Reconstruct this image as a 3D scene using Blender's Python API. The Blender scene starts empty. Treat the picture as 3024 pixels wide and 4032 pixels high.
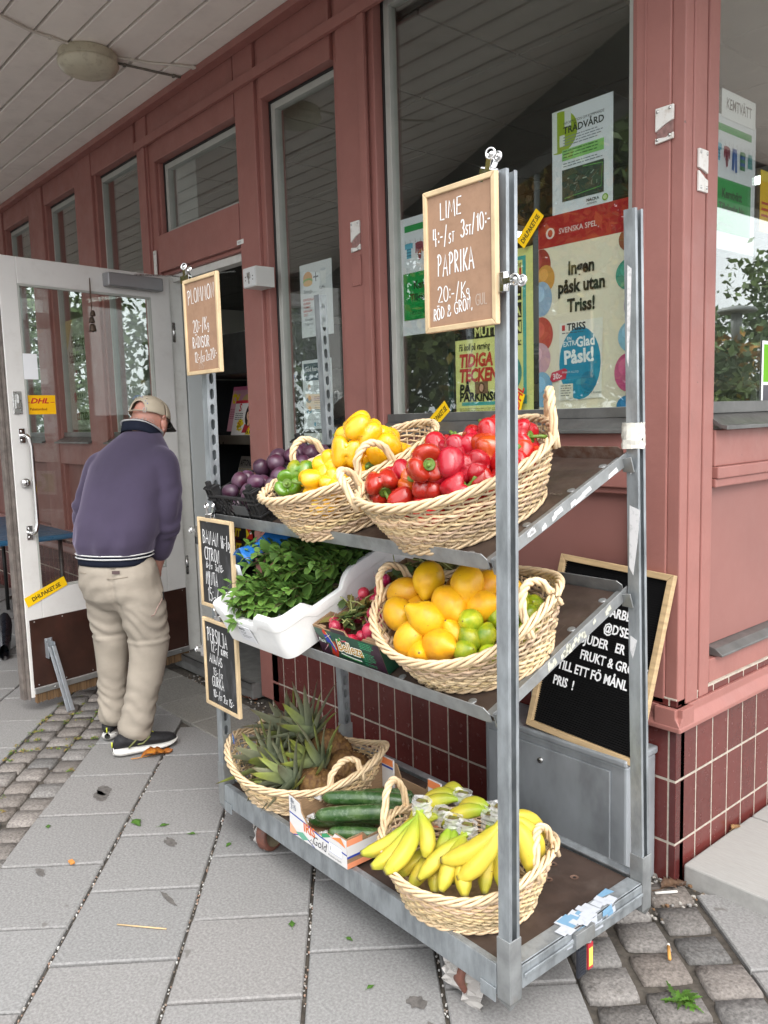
import bpy, math, random
import numpy as np
from mathutils import Matrix, Vector, noise as mnoise
S = bpy.context.scene
# ---------------------------------------------------------------- camera, sky, sun, exposure
cam = bpy.data.objects.new('camera', bpy.data.cameras.new('camera'))
S.collection.objects.link(cam)
cam.data.sensor_fit = 'HORIZONTAL'; cam.data.sensor_width = 36; cam.data.lens = 38.4643
cam.data.clip_start = .05; cam.data.clip_end = 900
CR = [[0.652783, -0.06931, 0.754368], [0.75702, 0.096748, -0.646189], [-0.028196, 0.992893, 0.115625]]
cam.matrix_world = Matrix([CR[0]+[1.23591], CR[1]+[-2.18566], CR[2]+[1.44387], [0, 0, 0, 1]])
S.camera = cam
SUN_EL, SUN_AZ = 50, 112      # azimuth clockwise from +Y
W = bpy.data.worlds.new('World'); S.world = W; W.use_nodes = True
nt = W.node_tree; bg = nt.nodes['Background']
sky = nt.nodes.new('ShaderNodeTexSky'); sky.sky_type = 'NISHITA'; sky.sun_disc = False
sky.sun_elevation = math.radians(SUN_EL); sky.sun_rotation = math.radians(SUN_AZ)
sky.air_density = 1.5; sky.dust_density = 8.0; sky.ozone_density = 1.0
hs = nt.nodes.new('ShaderNodeHueSaturation'); hs.inputs['Saturation'].default_value = .22
veil = nt.nodes.new('ShaderNodeMix'); veil.data_type = 'RGBA'; veil.inputs[0].default_value = .62      # even layer of cloud over the blue
veil.inputs[7].default_value = (7.6, 7.8, 8.1, 1)
nt.links.new(sky.outputs[0], hs.inputs['Color']); nt.links.new(hs.outputs[0], veil.inputs[6]); nt.links.new(veil.outputs[2], bg.inputs[0])
bg.inputs[1].default_value = .15
sun = bpy.data.objects.new('sun', bpy.data.lights.new('sun', 'SUN')); S.collection.objects.link(sun)
sun.data.energy = .8; sun.data.angle = math.radians(60); sun.data.color = (1, .96, .9)
az, el = math.radians(SUN_AZ), math.radians(SUN_EL)
sdir = Vector((math.sin(az)*math.cos(el), math.cos(az)*math.cos(el), math.sin(el)))
sun.rotation_euler = sdir.to_track_quat('Z', 'Y').to_euler()
S.view_settings.view_transform = 'Standard'; S.view_settings.look = 'None'
S.view_settings.exposure = 1.32; S.view_settings.gamma = 1
S.cycles.max_bounces = 12; S.cycles.diffuse_bounces = 8; S.cycles.transparent_max_bounces = 16; S.cycles.caustics_reflective = False
S.cycles.use_denoising = True
# ---------------------------------------------------------------- helpers
rnd = random.Random(7)
def R3(rx=0, ry=0, rz=0): return np.array(Matrix.Rotation(rz, 3, 'Z') @ Matrix.Rotation(ry, 3, 'Y') @ Matrix.Rotation(rx, 3, 'X'))
def unit(v): v = np.asarray(v, float); return v/max(1e-9, np.linalg.norm(v))
def frame(z, up=(0, 0, 1)):
    z = unit(z); x = np.cross(up, z)
    if np.linalg.norm(x) < 1e-3: x = np.cross((0, 1, 0), z)
    x = unit(x); return np.stack([x, np.cross(z, x), z], 1)
class M:
    def __init__(s): s.V = []; s.F = []; s.mi = []; s.sm = []; s.C = []; s.n = 0; s.R = np.eye(3); s.t = np.zeros(3); s.m = 0; s.col = (1, 1, 1)
    def add(s, V, F, smooth=False, col=None, m=None):
        V = np.asarray(V, float).reshape(-1, 3) @ s.R.T + s.t
        s.V.append(V); o = s.n
        s.F += [tuple(i+o for i in f) for f in F]
        s.mi += [s.m if m is None else m]*len(F); s.sm += [smooth]*len(F)
        c = s.col if col is None else col
        c = np.asarray(c, float); s.C.append(np.broadcast_to(c, (len(V), 3)) if c.ndim == 1 else c)
        s.n += len(V); return s
    def at(s, t=(0, 0, 0), R=None): s.t = np.array(t, float); s.R = np.eye(3) if R is None else np.asarray(R); return s
    def box(s, x0, x1, y0, y1, z0, z1, R=None, c=None, **k):
        V = np.array([(x, y, z) for x in (x0, x1) for y in (y0, y1) for z in (z0, z1)], float)
        if R is not None:
            ct = V.mean(0) if c is None else np.array(c); V = (V-ct) @ np.asarray(R).T + ct
        return s.add(V, [(0, 1, 3, 2), (4, 6, 7, 5), (0, 4, 5, 1), (2, 3, 7, 6), (0, 2, 6, 4), (1, 5, 7, 3)], **k)
    def bar(s, p, q, w, h=None, up=(0, 0, 1), **k):
        p = np.array(p, float); q = np.array(q, float); h = h or w; B = frame(q-p, up); L = np.linalg.norm(q-p)
        V = np.array([(x, y, z) for x in (-w/2, w/2) for y in (-h/2, h/2) for z in (0, L)]) @ B.T + p
        return s.add(V, [(0, 1, 3, 2), (4, 6, 7, 5), (0, 4, 5, 1), (2, 3, 7, 6), (0, 2, 6, 4), (1, 5, 7, 3)], **k)
    def tube(s, P, r, n=8, closed=False, cap=True, smooth=True, flat=1.0, **k):
        P = np.asarray(P, float); m = len(P); r = np.broadcast_to(np.asarray(r, float), (m,))
        T = np.roll(P, -1, 0)-np.roll(P, 1, 0)
        if not closed: T[0] = P[1]-P[0]; T[-1] = P[-1]-P[-2]
        T /= np.maximum(np.linalg.norm(T, axis=1), 1e-9)[:, None]
        x = frame(T[0])[:, 0]; a = np.linspace(0, 2*np.pi, n+1)[:-1]; ca, sa = np.cos(a), np.sin(a)*flat
        X = np.empty((m, 3))
        for i in range(m):
            x = x-T[i]*(x@T[i]); x /= max(1e-9, math.sqrt(x@x)); X[i] = x
        Y = np.cross(T, X)
        V = P[:, None]+r[:, None, None]*(ca[None, :, None]*X[:, None]+sa[None, :, None]*Y[:, None])
        F = []
        for i in range(m if closed else m-1):
            j = (i+1) % m
            for q in range(n): w = (q+1) % n; F.append((i*n+q, i*n+w, j*n+w, j*n+q))
        if cap and not closed: F += [tuple(range(n-1, -1, -1)), tuple((m-1)*n+q for q in range(n))]
        return s.add(V, F, smooth=smooth, **k)
    def surf(s, G, cu=False, cv=False, smooth=True, **k):
        G = np.asarray(G, float); a, b = G.shape[:2]; F = []
        for i in range(a if cu else a-1):
            for j in range(b if cv else b-1):
                F.append((i*b+j, i*b+(j+1) % b, ((i+1) % a)*b+(j+1) % b, ((i+1) % a)*b+j))
        return s.add(G.reshape(-1, 3), F, smooth=smooth, **k)
    def lathe(s, prof, n=24, c=(0, 0, 0), ax=None, smooth=True, **k):
        a = np.linspace(0, 2*np.pi, n+1)[:-1]; p = np.array(prof, float)
        G = np.stack([p[:, :1]*np.cos(a), p[:, :1]*np.sin(a), np.repeat(p[:, 1:2], n, 1)], 2)
        if ax is not None: G = G @ frame(ax).T
        return s.surf(G+np.array(c), cv=True, smooth=smooth, **k)
    def ball(s, c, r, n=12, **k):
        a = np.linspace(-np.pi/2, np.pi/2, n//2+2); r = np.broadcast_to(np.asarray(r, float), (3,))
        b = np.linspace(0, 2*np.pi, n+1)[:-1]
        G = np.stack([np.cos(a)[:, None]*np.cos(b), np.cos(a)[:, None]*np.sin(b), np.repeat(np.sin(a)[:, None], n, 1)], 2)*r+np.array(c)
        return s.surf(G, cv=True, **k)
    def prism(s, pts, y0, y1, axis=1, **k):      # polygon in the two other axes, extruded along axis
        pts = np.array(pts, float); n = len(pts); V = []
        for yy in (y0, y1):
            for p in pts: q = [p[0], p[1]]; q.insert(axis, yy); V.append(q)
        F = [tuple(range(n)), tuple(range(2*n-1, n-1, -1))]+[(i, n+i, n+(i+1) % n, (i+1) % n) for i in range(n)]
        return s.add(V, F, **k)
    def build(s, name, mats, parent=None, bev=0, sub=0, loc=None, rot=None, seg=2):
        me = bpy.data.meshes.new(name)
        V = np.concatenate(s.V) if s.V else np.zeros((0, 3))
        me.from_pydata(V.tolist(), [], s.F)
        for m in (mats if isinstance(mats, (list, tuple)) else [mats]): me.materials.append(m)
        me.polygons.foreach_set('material_index', s.mi); me.polygons.foreach_set('use_smooth', s.sm)
        at = me.attributes.new('Col', 'FLOAT_COLOR', 'POINT')
        C4 = np.concatenate([np.concatenate(s.C), np.ones((len(V), 1))], 1); at.data.foreach_set('color', C4.ravel())
        me.update(); o = bpy.data.objects.new(name, me); S.collection.objects.link(o)
        if parent: o.parent = parent
        if loc is not None: o.location = loc
        if rot is not None: o.rotation_euler = rot
        if bev: b = o.modifiers.new('bevel', 'BEVEL'); b.width = bev; b.segments = seg; b.limit_method = 'ANGLE'; b.harden_normals = False
        if sub: b = o.modifiers.new('sub', 'SUBSURF'); b.levels = sub; b.render_levels = sub
        return o
def tag(o, label=None, cat=None, group=None, kind=None):
    if label: o['label'] = label
    if cat: o['category'] = cat
    if group: o['group'] = group
    if kind: o['kind'] = kind
    return o
def empty(name, loc=(0, 0, 0), rz=0, label=None, cat=None, group=None, kind=None):
    o = bpy.data.objects.new(name, None); S.collection.objects.link(o); o.location = loc; o.rotation_euler = (0, 0, rz)
    o.empty_display_size = .05
    return tag(o, label, cat, group, kind)
def copy_tree(o, parent=None):
    c = o.copy(); S.collection.objects.link(c)
    if parent: c.parent = parent
    for ch in list(o.children): copy_tree(ch, c)
    return c
# ---------------------------------------------------------------- materials
def lin(h):                                       # '#rrggbb' -> linear
    c = [int(h[i:i+2], 16)/255 for i in (1, 3, 5)]
    return tuple(x/12.92 if x < .04045 else ((x+.055)/1.055)**2.4 for x in c)
MC = {}
def mat(name, col=(.5, .5, .5), rough=.5, metal=0, spec=.5, var=0, vs=8, col2=None, bump=0, bs=60, usecol=False, rand=0, coat=0, sss=0,
        dirt=0, ds=3, dcol=(.05, .045, .04), stretch=(1, 1, 1), rvar=.1, bdist=.002, chip=None):
    if name in MC: return MC[name]
    if isinstance(col, str): col = lin(col)
    if isinstance(col2, str): col2 = lin(col2)
    m = bpy.data.materials.new(name); m.use_nodes = True; t = m.node_tree; N = t.nodes; L = t.links
    b = N['Principled BSDF']; b.inputs['Roughness'].default_value = rough; b.inputs['Metallic'].default_value = metal
    b.inputs['Specular IOR Level'].default_value = spec; b.inputs['Coat Weight'].default_value = coat; b.inputs['Coat Roughness'].default_value = .08
    if sss: b.inputs['Subsurface Weight'].default_value = sss; b.inputs['Subsurface Radius'].default_value = (.01, .004, .002)
    tc = N.new('ShaderNodeTexCoord'); mp = N.new('ShaderNodeMapping'); mp.inputs['Scale'].default_value = stretch
    L.new(tc.outputs['Object'], mp.inputs[0])
    def nz(sc, det=4, ro=.6):
        n = N.new('ShaderNodeTexNoise'); n.inputs['Scale'].default_value = sc; n.inputs['Detail'].default_value = det; n.inputs['Roughness'].default_value = ro
        L.new(mp.outputs[0], n.inputs['Vector']); return n
    def mix(f, a, c, typ='MIX'):
        x = N.new('ShaderNodeMix'); x.data_type = 'RGBA'; x.blend_type = typ; x.clamp_factor = True
        for i, q in ((0, f), (6, a), (7, c)):
            if isinstance(q, bpy.types.NodeSocket): L.new(q, x.inputs[i])
            elif i == 0: x.inputs[0].default_value = q
            else: x.inputs[i].default_value = (*q, 1)
        return x.outputs[2]
    def ramp(sk, a, c):
        r = N.new('ShaderNodeMapRange'); r.inputs['From Min'].default_value = a; r.inputs['From Max'].default_value = c
        L.new(sk, r.inputs['Value']); return r.outputs[0]
    out = tuple(col)
    if usecol:
        at = N.new('ShaderNodeAttribute'); at.attribute_name = 'Col'
        out = at.outputs['Color'] if tuple(col) == (1, 1, 1) else mix(1.0, tuple(col), at.outputs['Color'], 'MULTIPLY')
    if var or col2:
        n = nz(vs); c2 = col2 if col2 else tuple(max(0, x*(1-var)) for x in col)
        if usecol and not col2:
            v = N.new('ShaderNodeMapRange'); v.inputs['From Min'].default_value = .3; v.inputs['From Max'].default_value = .7
            v.inputs['To Min'].default_value = 1-var; v.inputs['To Max'].default_value = 1+var*.3; L.new(n.outputs['Fac'], v.inputs['Value'])
            out = mix(1.0, out, v.outputs[0], 'MULTIPLY')
        else: out = mix(ramp(n.outputs['Fac'], .38, .66), out, c2)
    if dirt:
        n = nz(ds, 6, .7); out = mix(ramp(n.outputs['Fac'], .52, .52+.3/max(dirt, .05)*.4), out, dcol)
    if chip:
        n = nz(chip[0], 3, .5); r = N.new('ShaderNodeMapRange'); r.inputs['From Min'].default_value = chip[1]; r.inputs['From Max'].default_value = chip[1]+.025; L.new(n.outputs['Fac'], r.inputs['Value']); out = mix(r.outputs[0], out, chip[2])
    if rand:
        oi = N.new('ShaderNodeObjectInfo'); h = N.new('ShaderNodeHueSaturation')
        a = N.new('ShaderNodeMapRange'); a.inputs['To Min'].default_value = 1-rand; a.inputs['To Max'].default_value = 1+rand*.6; L.new(oi.outputs['Random'], a.inputs['Value']); L.new(a.outputs[0], h.inputs['Value'])
        a2 = N.new('ShaderNodeMapRange'); a2.inputs['To Min'].default_value = .5-rand*.04; a2.inputs['To Max'].default_value = .5+rand*.04
        w = N.new('ShaderNodeMath'); w.operation = 'FRACT'; w2 = N.new('ShaderNodeMath'); w2.operation = 'MULTIPLY'; w2.inputs[1].default_value = 7.31
        L.new(oi.outputs['Random'], w2.inputs[0]); L.new(w2.outputs[0], w.inputs[0]); L.new(w.outputs[0], a2.inputs['Value']); L.new(a2.outputs[0], h.inputs['Hue'])
        if isinstance(out, tuple): h.inputs['Color'].default_value = (*out, 1)
        else: L.new(out, h.inputs['Color'])
        out = h.outputs[0]
    if isinstance(out, tuple): b.inputs['Base Color'].default_value = (*out, 1)
    else: L.new(out, b.inputs['Base Color'])
    if rvar:
        n = nz(vs*1.7); r = N.new('ShaderNodeMapRange'); r.inputs['From Min'].default_value = .3; r.inputs['From Max'].default_value = .7
        r.inputs['To Min'].default_value = max(.02, rough-rvar); r.inputs['To Max'].default_value = min(1, rough+rvar); L.new(n.outputs['Fac'], r.inputs['Value']); L.new(r.outputs[0], b.inputs['Roughness'])
    if bump:
        n = nz(bs, 5); bp = N.new('ShaderNodeBump'); bp.inputs['Strength'].default_value = bump; bp.inputs['Distance'].default_value = bdist
        L.new(n.outputs['Fac'], bp.inputs['Height']); L.new(bp.outputs[0], b.inputs['Normal'])
    MC[name] = m; return m
def emit(name, col, st):
    m = bpy.data.materials.new(name); m.use_nodes = True; b = m.node_tree.nodes['Principled BSDF']
    b.inputs['Base Color'].default_value = (*col, 1); b.inputs['Emission Color'].default_value = (*col, 1); b.inputs['Emission Strength'].default_value = st
    return m
def glass(name, tint=(.95, .97, .955), boost=2.15, wav=.10, ws=2.2, add=.01):
    m = bpy.data.materials.new(name); m.use_nodes = True; t = m.node_tree; N = t.nodes; L = t.links; N.clear()
    o = N.new('ShaderNodeOutputMaterial'); mx = N.new('ShaderNodeMixShader'); tr = N.new('ShaderNodeBsdfTransparent'); gl = N.new('ShaderNodeBsdfGlossy')
    tr.inputs[0].default_value = (*tint, 1); gl.inputs['Roughness'].default_value = .0; gl.inputs[0].default_value = (.94, .97, .96, 1)
    fr = N.new('ShaderNodeFresnel'); ge = N.new('ShaderNodeNewGeometry'); io = N.new('ShaderNodeMapRange'); io.inputs['To Min'].default_value = 1.5; io.inputs['To Max'].default_value = 1/1.5; L.new(ge.outputs['Backfacing'], io.inputs['Value']); L.new(io.outputs[0], fr.inputs[0]); mu = N.new('ShaderNodeMath'); mu.operation = 'MULTIPLY_ADD'; mu.use_clamp = True
    mu.inputs[1].default_value = boost; mu.inputs[2].default_value = add
    tc = N.new('ShaderNodeTexCoord'); n = N.new('ShaderNodeTexNoise'); n.inputs['Scale'].default_value = ws; n.inputs['Detail'].default_value = 2
    bp = N.new('ShaderNodeBump'); bp.inputs['Strength'].default_value = wav; bp.inputs['Distance'].default_value = .004
    L.new(tc.outputs['Object'], n.inputs['Vector']); L.new(n.outputs['Fac'], bp.inputs['Height']); L.new(bp.outputs[0], gl.inputs['Normal'])
    L.new(fr.outputs[0], mu.inputs[0]); L.new(mu.outputs[0], mx.inputs[0]); L.new(tr.outputs[0], mx.inputs[1]); L.new(gl.outputs[0], mx.inputs[2]); L.new(mx.outputs[0], o.inputs[0])
    return m
def paper(col, rough=.65):
    col = lin(col) if isinstance(col, str) else tuple(col)
    return mat('print_%02x%02x%02x_%d' % (*[int(255*min(1, c)**.4545) for c in col], rough*100), col, rough, spec=.3, rvar=0)
# ---------------------------------------------------------------- lettering
_tc = {}
def text_mesh(s, bold=0.0, shear=0.0):
    k = (s, bold, shear)
    if k not in _tc:
        cu = bpy.data.curves.new('t', 'FONT'); cu.body = s; cu.offset = bold; cu.shear = shear; cu.resolution_u = 2; cu.fill_mode = 'FRONT'
        o = bpy.data.objects.new('t', cu); S.collection.objects.link(o)
        bpy.context.view_layer.update(); me = o.evaluated_get(bpy.context.evaluated_depsgraph_get()).to_mesh()
        V = np.array([v.co[:] for v in me.vertices]).reshape(-1, 3); F = [tuple(p.vertices) for p in me.polygons]
        o.evaluated_get(bpy.context.evaluated_depsgraph_get()).to_mesh_clear()
        bpy.data.objects.remove(o); bpy.data.curves.remove(cu); _tc[k] = (V, F)
    return _tc[k]
# hand lettering: single strokes on a 0..1 grid
def arc(cx, cy, rx, ry, a0, a1, n=10): return [(cx+rx*math.cos(math.radians(a0+(a1-a0)*i/n)), cy+ry*math.sin(math.radians(a0+(a1-a0)*i/n))) for i in range(n+1)]
HW = {
 'A': (.62, [[(0, 0), (.32, 1), (.6, 0)], [(.1, .36), (.52, .36)]]), 'B': (.5, [[(.05, 0), (.05, 1)], [(.05, 1)]+arc(.1, .77, .32, .23, 90, -90)+arc(.1, .27, .38, .27, 90, -90)+[(.05, 0)]]),
 'C': (.5, [arc(.36, .5, .36, .5, 55, 305, 14)]), 'D': (.55, [[(.05, 0), (.05, 1)], [(.05, 1)]+arc(.1, .5, .42, .5, 90, -90, 14)+[(.05, 0)]]),
 'E': (.45, [[(.42, 1), (.05, 1), (.05, 0), (.42, 0)], [(.05, .52), (.36, .52)]]), 'G': (.6, [arc(.36, .5, .36, .5, 55, 300, 14)+[(.56, .12), (.56, .45), (.34, .45)]]),
 'I': (.14, [[(.07, 0), (.07, 1)]]), 'J': (.42, [[(.1, 1), (.38, 1)], [(.34, 1), (.34, .2)]+arc(.18, .16, .16, .2, 0, -150, 8)]),
 'K': (.5, [[(.05, 0), (.05, 1)], [(.46, 1), (.06, .48), (.48, 0)]]), 'L': (.42, [[(.05, 1), (.05, 0), (.4, 0)]]),
 'M': (.66, [[(.0, 0), (.1, 1), (.32, .3), (.54, 1), (.64, 0)]]), 'N': (.52, [[(.04, 0), (.06, 1), (.46, 0), (.48, 1)]]),
 'O': (.56, [arc(.28, .5, .27, .5, 90, 450, 18)]), 'P': (.48, [[(.06, 0), (.06, 1)], [(-.06, .9), (.06, 1)]+arc(.1, .75, .32, .25, 90, -90)+[(.06, .5)]]),
 'R': (.5, [[(.06, 0), (.06, 1)], [(.06, 1)]+arc(.1, .75, .32, .25, 90, -90)+[(.06, .5), (.46, 0)]]),
 'S': (.46, [arc(.24, .75, .2, .25, 30, 270, 10)+arc(.22, .25, .22, .25, 90, -140, 10)]), 'T': (.5, [[(0, 1), (.5, 1)], [(.25, 1), (.25, 0)]]),
 'U': (.52, [[(.03, 1), (.03, .3)]+arc(.25, .26, .22, .26, 180, 360, 10)+[(.47, 1)]]), 'V': (.5, [[(0, 1), (.25, 0), (.5, 1)]]),
 'Y': (.5, [[(0, 1), (.25, .5)], [(.5, 1), (.1, -.25)]]), 'g': (.4, [arc(.2, .45, .18, .22, 20, 380, 12)+[(.36, .66), (.36, -.1)]+arc(.19, -.1, .17, .18, 0, -160, 8)]),
 '0': (.5, [arc(.25, .5, .24, .5, 90, 450, 18)]), '1': (.24, [[(.02, .8), (.16, 1), (.16, 0)]]), '2': (.48, [arc(.22, .74, .21, .26, 160, -20, 10)+[(.02, 0), (.46, 0)]]),
 '3': (.46, [arc(.2, .76, .2, .24, 150, -80, 10)+arc(.2, .26, .24, .26, 80, -150, 10)]), '4': (.5, [[(.1, 1), (.03, .42), (.46, .42)], [(.36, 1), (.34, 0)]]),
 '5': (.46, [[(.42, 1), (.08, 1), (.05, .56)]+arc(.2, .3, .24, .3, 110, -140, 10)]), '6': (.46, [[(.36, 1)]+arc(.24, .3, .22, .3, 150, 510, 16)]),
 ':': (.14, [[(.07, .68), (.07, .76)], [(.07, .2), (.07, .28)]]), '-': (.3, [[(.02, .42), (.26, .42)]]), '/': (.4, [[(0, -.12), (.36, 1.08)]]),
 '&': (.6, [[(.56, .3)]+arc(.28, .24, .22, .24, -40, -300, 12)+arc(.3, .76, .15, .22, 240, -60, 10)+[(.02, .3), (0, 0)]]), ',': (.14, [[(.08, .08), (.03, -.12)]]), ' ': (.3, []), '!': (.14, [[(.07, 1), (.07, .3)], [(.07, 0), (.07, .06)]]),
}
def hand(m, s, x, z, h, t, y, wob=.04, slope=0, wx=1.0, mi=0, seed=1, gap=.12):
    """strokes of chalk pen in the plane y, growing to +x; small letters drawn smaller"""
    rg = random.Random(seed); cx = x; k = 0
    for ch in s:
        small = 1.0
        if ch == '~': continue
        acc = None; base = ch
        if ch in 'ÄÖÅ': base = {'Ä': 'A', 'Ö': 'O', 'Å': 'A'}[ch]; acc = ch
        if ch.islower() and ch != 'g': base = ch.upper(); small = .55
        if ch == 'g': small = .75
        w, st = HW[base]; j = rg.uniform(-wob, wob)*h; rot = rg.uniform(-.05, .05)
        st = list(st)
        if acc in ('Ä', 'Ö'): st = st+[[(w*.28, 1.16), (w*.28, 1.24)], [(w*.68, 1.16), (w*.68, 1.24)]]
        if acc == 'Å': st = st+[arc(w*.5, 1.2, .1, .1, 0, 360, 8)]
        for ln in st:
            P = [(cx+(px*wx*small+rot*py)*h, z+j+slope*(cx-x)+py*h*small) for px, py in ln]
            P = np.array(P); n = len(P)
            if n < 2: continue
            T = np.gradient(P, axis=0); T /= np.maximum(np.linalg.norm(T, axis=1), 1e-9)[:, None]
            Nn = np.stack([-T[:, 1], T[:, 0]], 1); tt = t*(.85+.3*rg.random())*(.75 if small < 1 else 1)/2
            A = P+Nn*tt; B = P-Nn*tt; A[0] -= T[0]*tt*.6; B[0] -= T[0]*tt*.6; A[-1] += T[-1]*tt*.6; B[-1] += T[-1]*tt*.6
            yy = y-.00012*(k % 5); k += 1
            V = [(a[0], yy, a[1]) for a in A]+[(b[0], yy, b[1]) for b in B]
            m.add(V, [(i, n+i, n+i+1, i+1) for i in range(n-1)], m=mi)
        cx += (w*wx*small+gap)*h
    return cx
class Flat:
    """thin printed sheet in a local x-z plane facing -y: layers of colour a fraction of a millimetre apart"""
    def __init__(s, w, h, col, th=.0012): s.m = M(); s.mats = []; s.ix = {}; s.w = w; s.h = h; s.k = 1; s.m.box(0, w, 0, th, 0, h, m=s.c(col)); s.top = .0
    def c(s, col):
        mt = col if isinstance(col, bpy.types.Material) else paper(col)
        if mt.name not in s.ix: s.ix[mt.name] = len(s.mats); s.mats.append(mt)
        return s.ix[mt.name]
    def y(s): s.k += 1; return -.00012*s.k
    def rect(s, x0, x1, z0, z1, col): y = s.y(); s.m.add([(x0, y, z0), (x1, y, z0), (x1, y, z1), (x0, y, z1)], [(0, 1, 2, 3)], m=s.c(col)); return s
    def poly(s, pts, col): y = s.y(); s.m.add([(p[0], y, p[1]) for p in pts], [tuple(range(len(pts)))], m=s.c(col)); return s
    def ell(s, cx, cz, rx, rz, col, n=28, rot=0):
        a = np.linspace(0, 2*np.pi, n+1)[:-1]; x = rx*np.cos(a); z = rz*np.sin(a); c, q = math.cos(rot), math.sin(rot)
        return s.poly([(cx+c*i-q*j, cz+q*i+c*j) for i, j in zip(x, z)], col)
    def line(s, pts, t, col):
        y = s.y(); P = np.array(pts, float); T = np.gradient(P, axis=0); T /= np.maximum(np.linalg.norm(T, axis=1), 1e-9)[:, None]
        Nn = np.stack([-T[:, 1], T[:, 0]], 1)*t/2; n = len(P); V = [(a[0], y, a[1]) for a in P+Nn]+[(a[0], y, a[1]) for a in P-Nn]
        s.m.add(V, [(i, n+i, n+i+1, i+1) for i in range(n-1)], m=s.c(col)); return s
    def text(s, t, x, z, h, col, bold=.0, wx=1.0, shear=0, align='L', rot=0, maxw=None):
        V, F = text_mesh(t, bold, shear)
        if not len(V): return s
        V = V.copy(); cap = h/.73; w = V[:, 0].max()*cap*wx
        if maxw and w > maxw: wx *= maxw/w; w = maxw
        X = V[:, 0]*cap*wx-(w/2 if align == 'C' else w if align == 'R' else 0); Z = V[:, 1]*cap
        c, q = math.cos(rot), math.sin(rot); y = s.y()
        s.m.add(np.stack([x+c*X-q*Z, np.full(len(X), y), z+q*X+c*Z], 1), F, m=s.c(col)); return s
    def block(s, x, z, w, n, lh, col, seed=3, t=.35):       # small unreadable body copy: short grey dashes
        rg = random.Random(seed)
        for i in range(n):
            cx = x; e = x+w*(rg.uniform(.55, 1) if i == n-1 else rg.uniform(.88, 1))
            while cx < e-lh*.5:
                ww = min(rg.uniform(.6, 2.6)*lh, e-cx); s.rect(cx, cx+ww, z-i*lh-lh*t, z-i*lh, col); s.k -= 1; cx += ww+lh*.35
        s.k += 1; return s
    def build(s, name, loc, label, cat, rz=0, group=None, parent=None, rx=0):
        o = s.m.build(name, s.mats, parent); o.location = loc; o.rotation_euler = (rx, 0, rz)
        return tag(o, label, cat, group) if label else o

# ================================================================ SETTING: ground
ND = np.array([.62, .7846]); SD = np.array([-.7846, .62])          # across / along the paving courses
def ns(n, s): return ND*n+SD*s
m_soil = mat('joint_soil', (.085, .073, .06), .95, var=.5, vs=40, bump=.6, bs=120, dirt=.5, ds=30, dcol=(.03, .028, .024))
g = M(); g.add([(-60, -60, -.014), (60, -60, -.014), (60, 60, -.014), (-60, 60, -.014)], [(0, 1, 2, 3)])
tag(g.build('ground', m_soil), kind='structure')
g = M(); g.add([(-60, -60, -.008), (60, -60, -.008), (60, -6.1, -.008), (-60, -6.1, -.008)], [(0, 1, 2, 3)]); g.add([(1.02, -6.05, -.008), (60, -6.05, -.008), (60, 60, -.008), (1.02, 60, -.008)], [(0, 1, 2, 3)])
tag(g.build('pavement', mat('far_pavement', (.30, .29, .28), .9, var=.2, vs=2)), kind='structure')
m_slab = mat('concrete_slab', (1, 1, 1), .88, usecol=True, var=.34, vs=130, bump=.6, bs=260, dirt=.14, ds=3.2, dcol=(.185, .178, .17), spec=.3, chip=(9, .70, (.15, .142, .135)))
m_cob = mat('granite_sett', (1, 1, 1), .85, usecol=True, var=.5, vs=110, bump=.9, bs=75, spec=.3, bdist=.006, dirt=.2, ds=40, dcol=(.10, .085, .07))
rg = random.Random(11)
def slabby(m, c, ux, uy, lx, ly, th, col, j=.004, ch=.004, rise=0):
    """one paver: chamfered block with slightly uneven corners"""
    ux = np.array([*ux, 0.]); uy = np.array([*uy, 0.]); c = np.array([c[0], c[1], 0.])
    t = [rg.uniform(-.0018, .0018)+rise for _ in range(4)]
    K = [(-1, -1), (1, -1), (1, 1), (-1, 1)]; V = []
    for (a, b), dz in zip(K, t): V.append(c+ux*(a*lx/2+rg.uniform(-j, j)*.3)+uy*(b*ly/2+rg.uniform(-j, j)*.3)+np.array([0, 0, -th]))
    for (a, b), dz in zip(K, t): V.append(V[len(V)-4]*np.array([1, 1, 0])+np.array([0, 0, dz-ch]))
    for i, ((a, b), dz) in enumerate(zip(K, t)): V.append(V[4+i]*np.array([1, 1, 0])-ux*a*ch-uy*b*ch+np.array([0, 0, dz]))
    F = [(8, 9, 10, 11)]
    for i in range(4): k = (i+1) % 4; F += [(i, k, 4+k, 4+i), (4+i, 4+k, 8+k, 8+i)]
    m.add(V, F, col=col)
def inA(p): return p[1] < -.435 or p[0] > .02
pv = M(); P0 = .35
cols = [k for k in range(-9, 5)]
for k in range(-16, 12):
    n0 = -1.808+.35*k
    if k == -2: continue                         # sett band beside the door
    if k == 4: continue                          # sett band by the corner
    nn = n0 if k < 4 else .035+.35*(k-5)
    if k < -2: nn = -2.5+.35*(k+2)
    off = .113 if k % 2 == 0 else -.06
    for q in range(-18, 30):
        s0 = off+.345*q; c = ns(nn+.175, s0+.1725); x, y = c
        if abs(x) > 9 or y < -6 or y > 8: continue
        if y > -.30 and x < .1 and k > -3: continue
        if y > -.12 and k <= -3: continue
        if x > -.02 and y > .07: continue
        if x < 0 and y > -.1: continue
        b = rg.uniform(.96, 1.03); t = rg.uniform(-.003, .003)
        slabby(pv, c, ND, SD, .339, .334, .03, (.252*b+t, .247*b, .243*b-t*.5))
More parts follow.
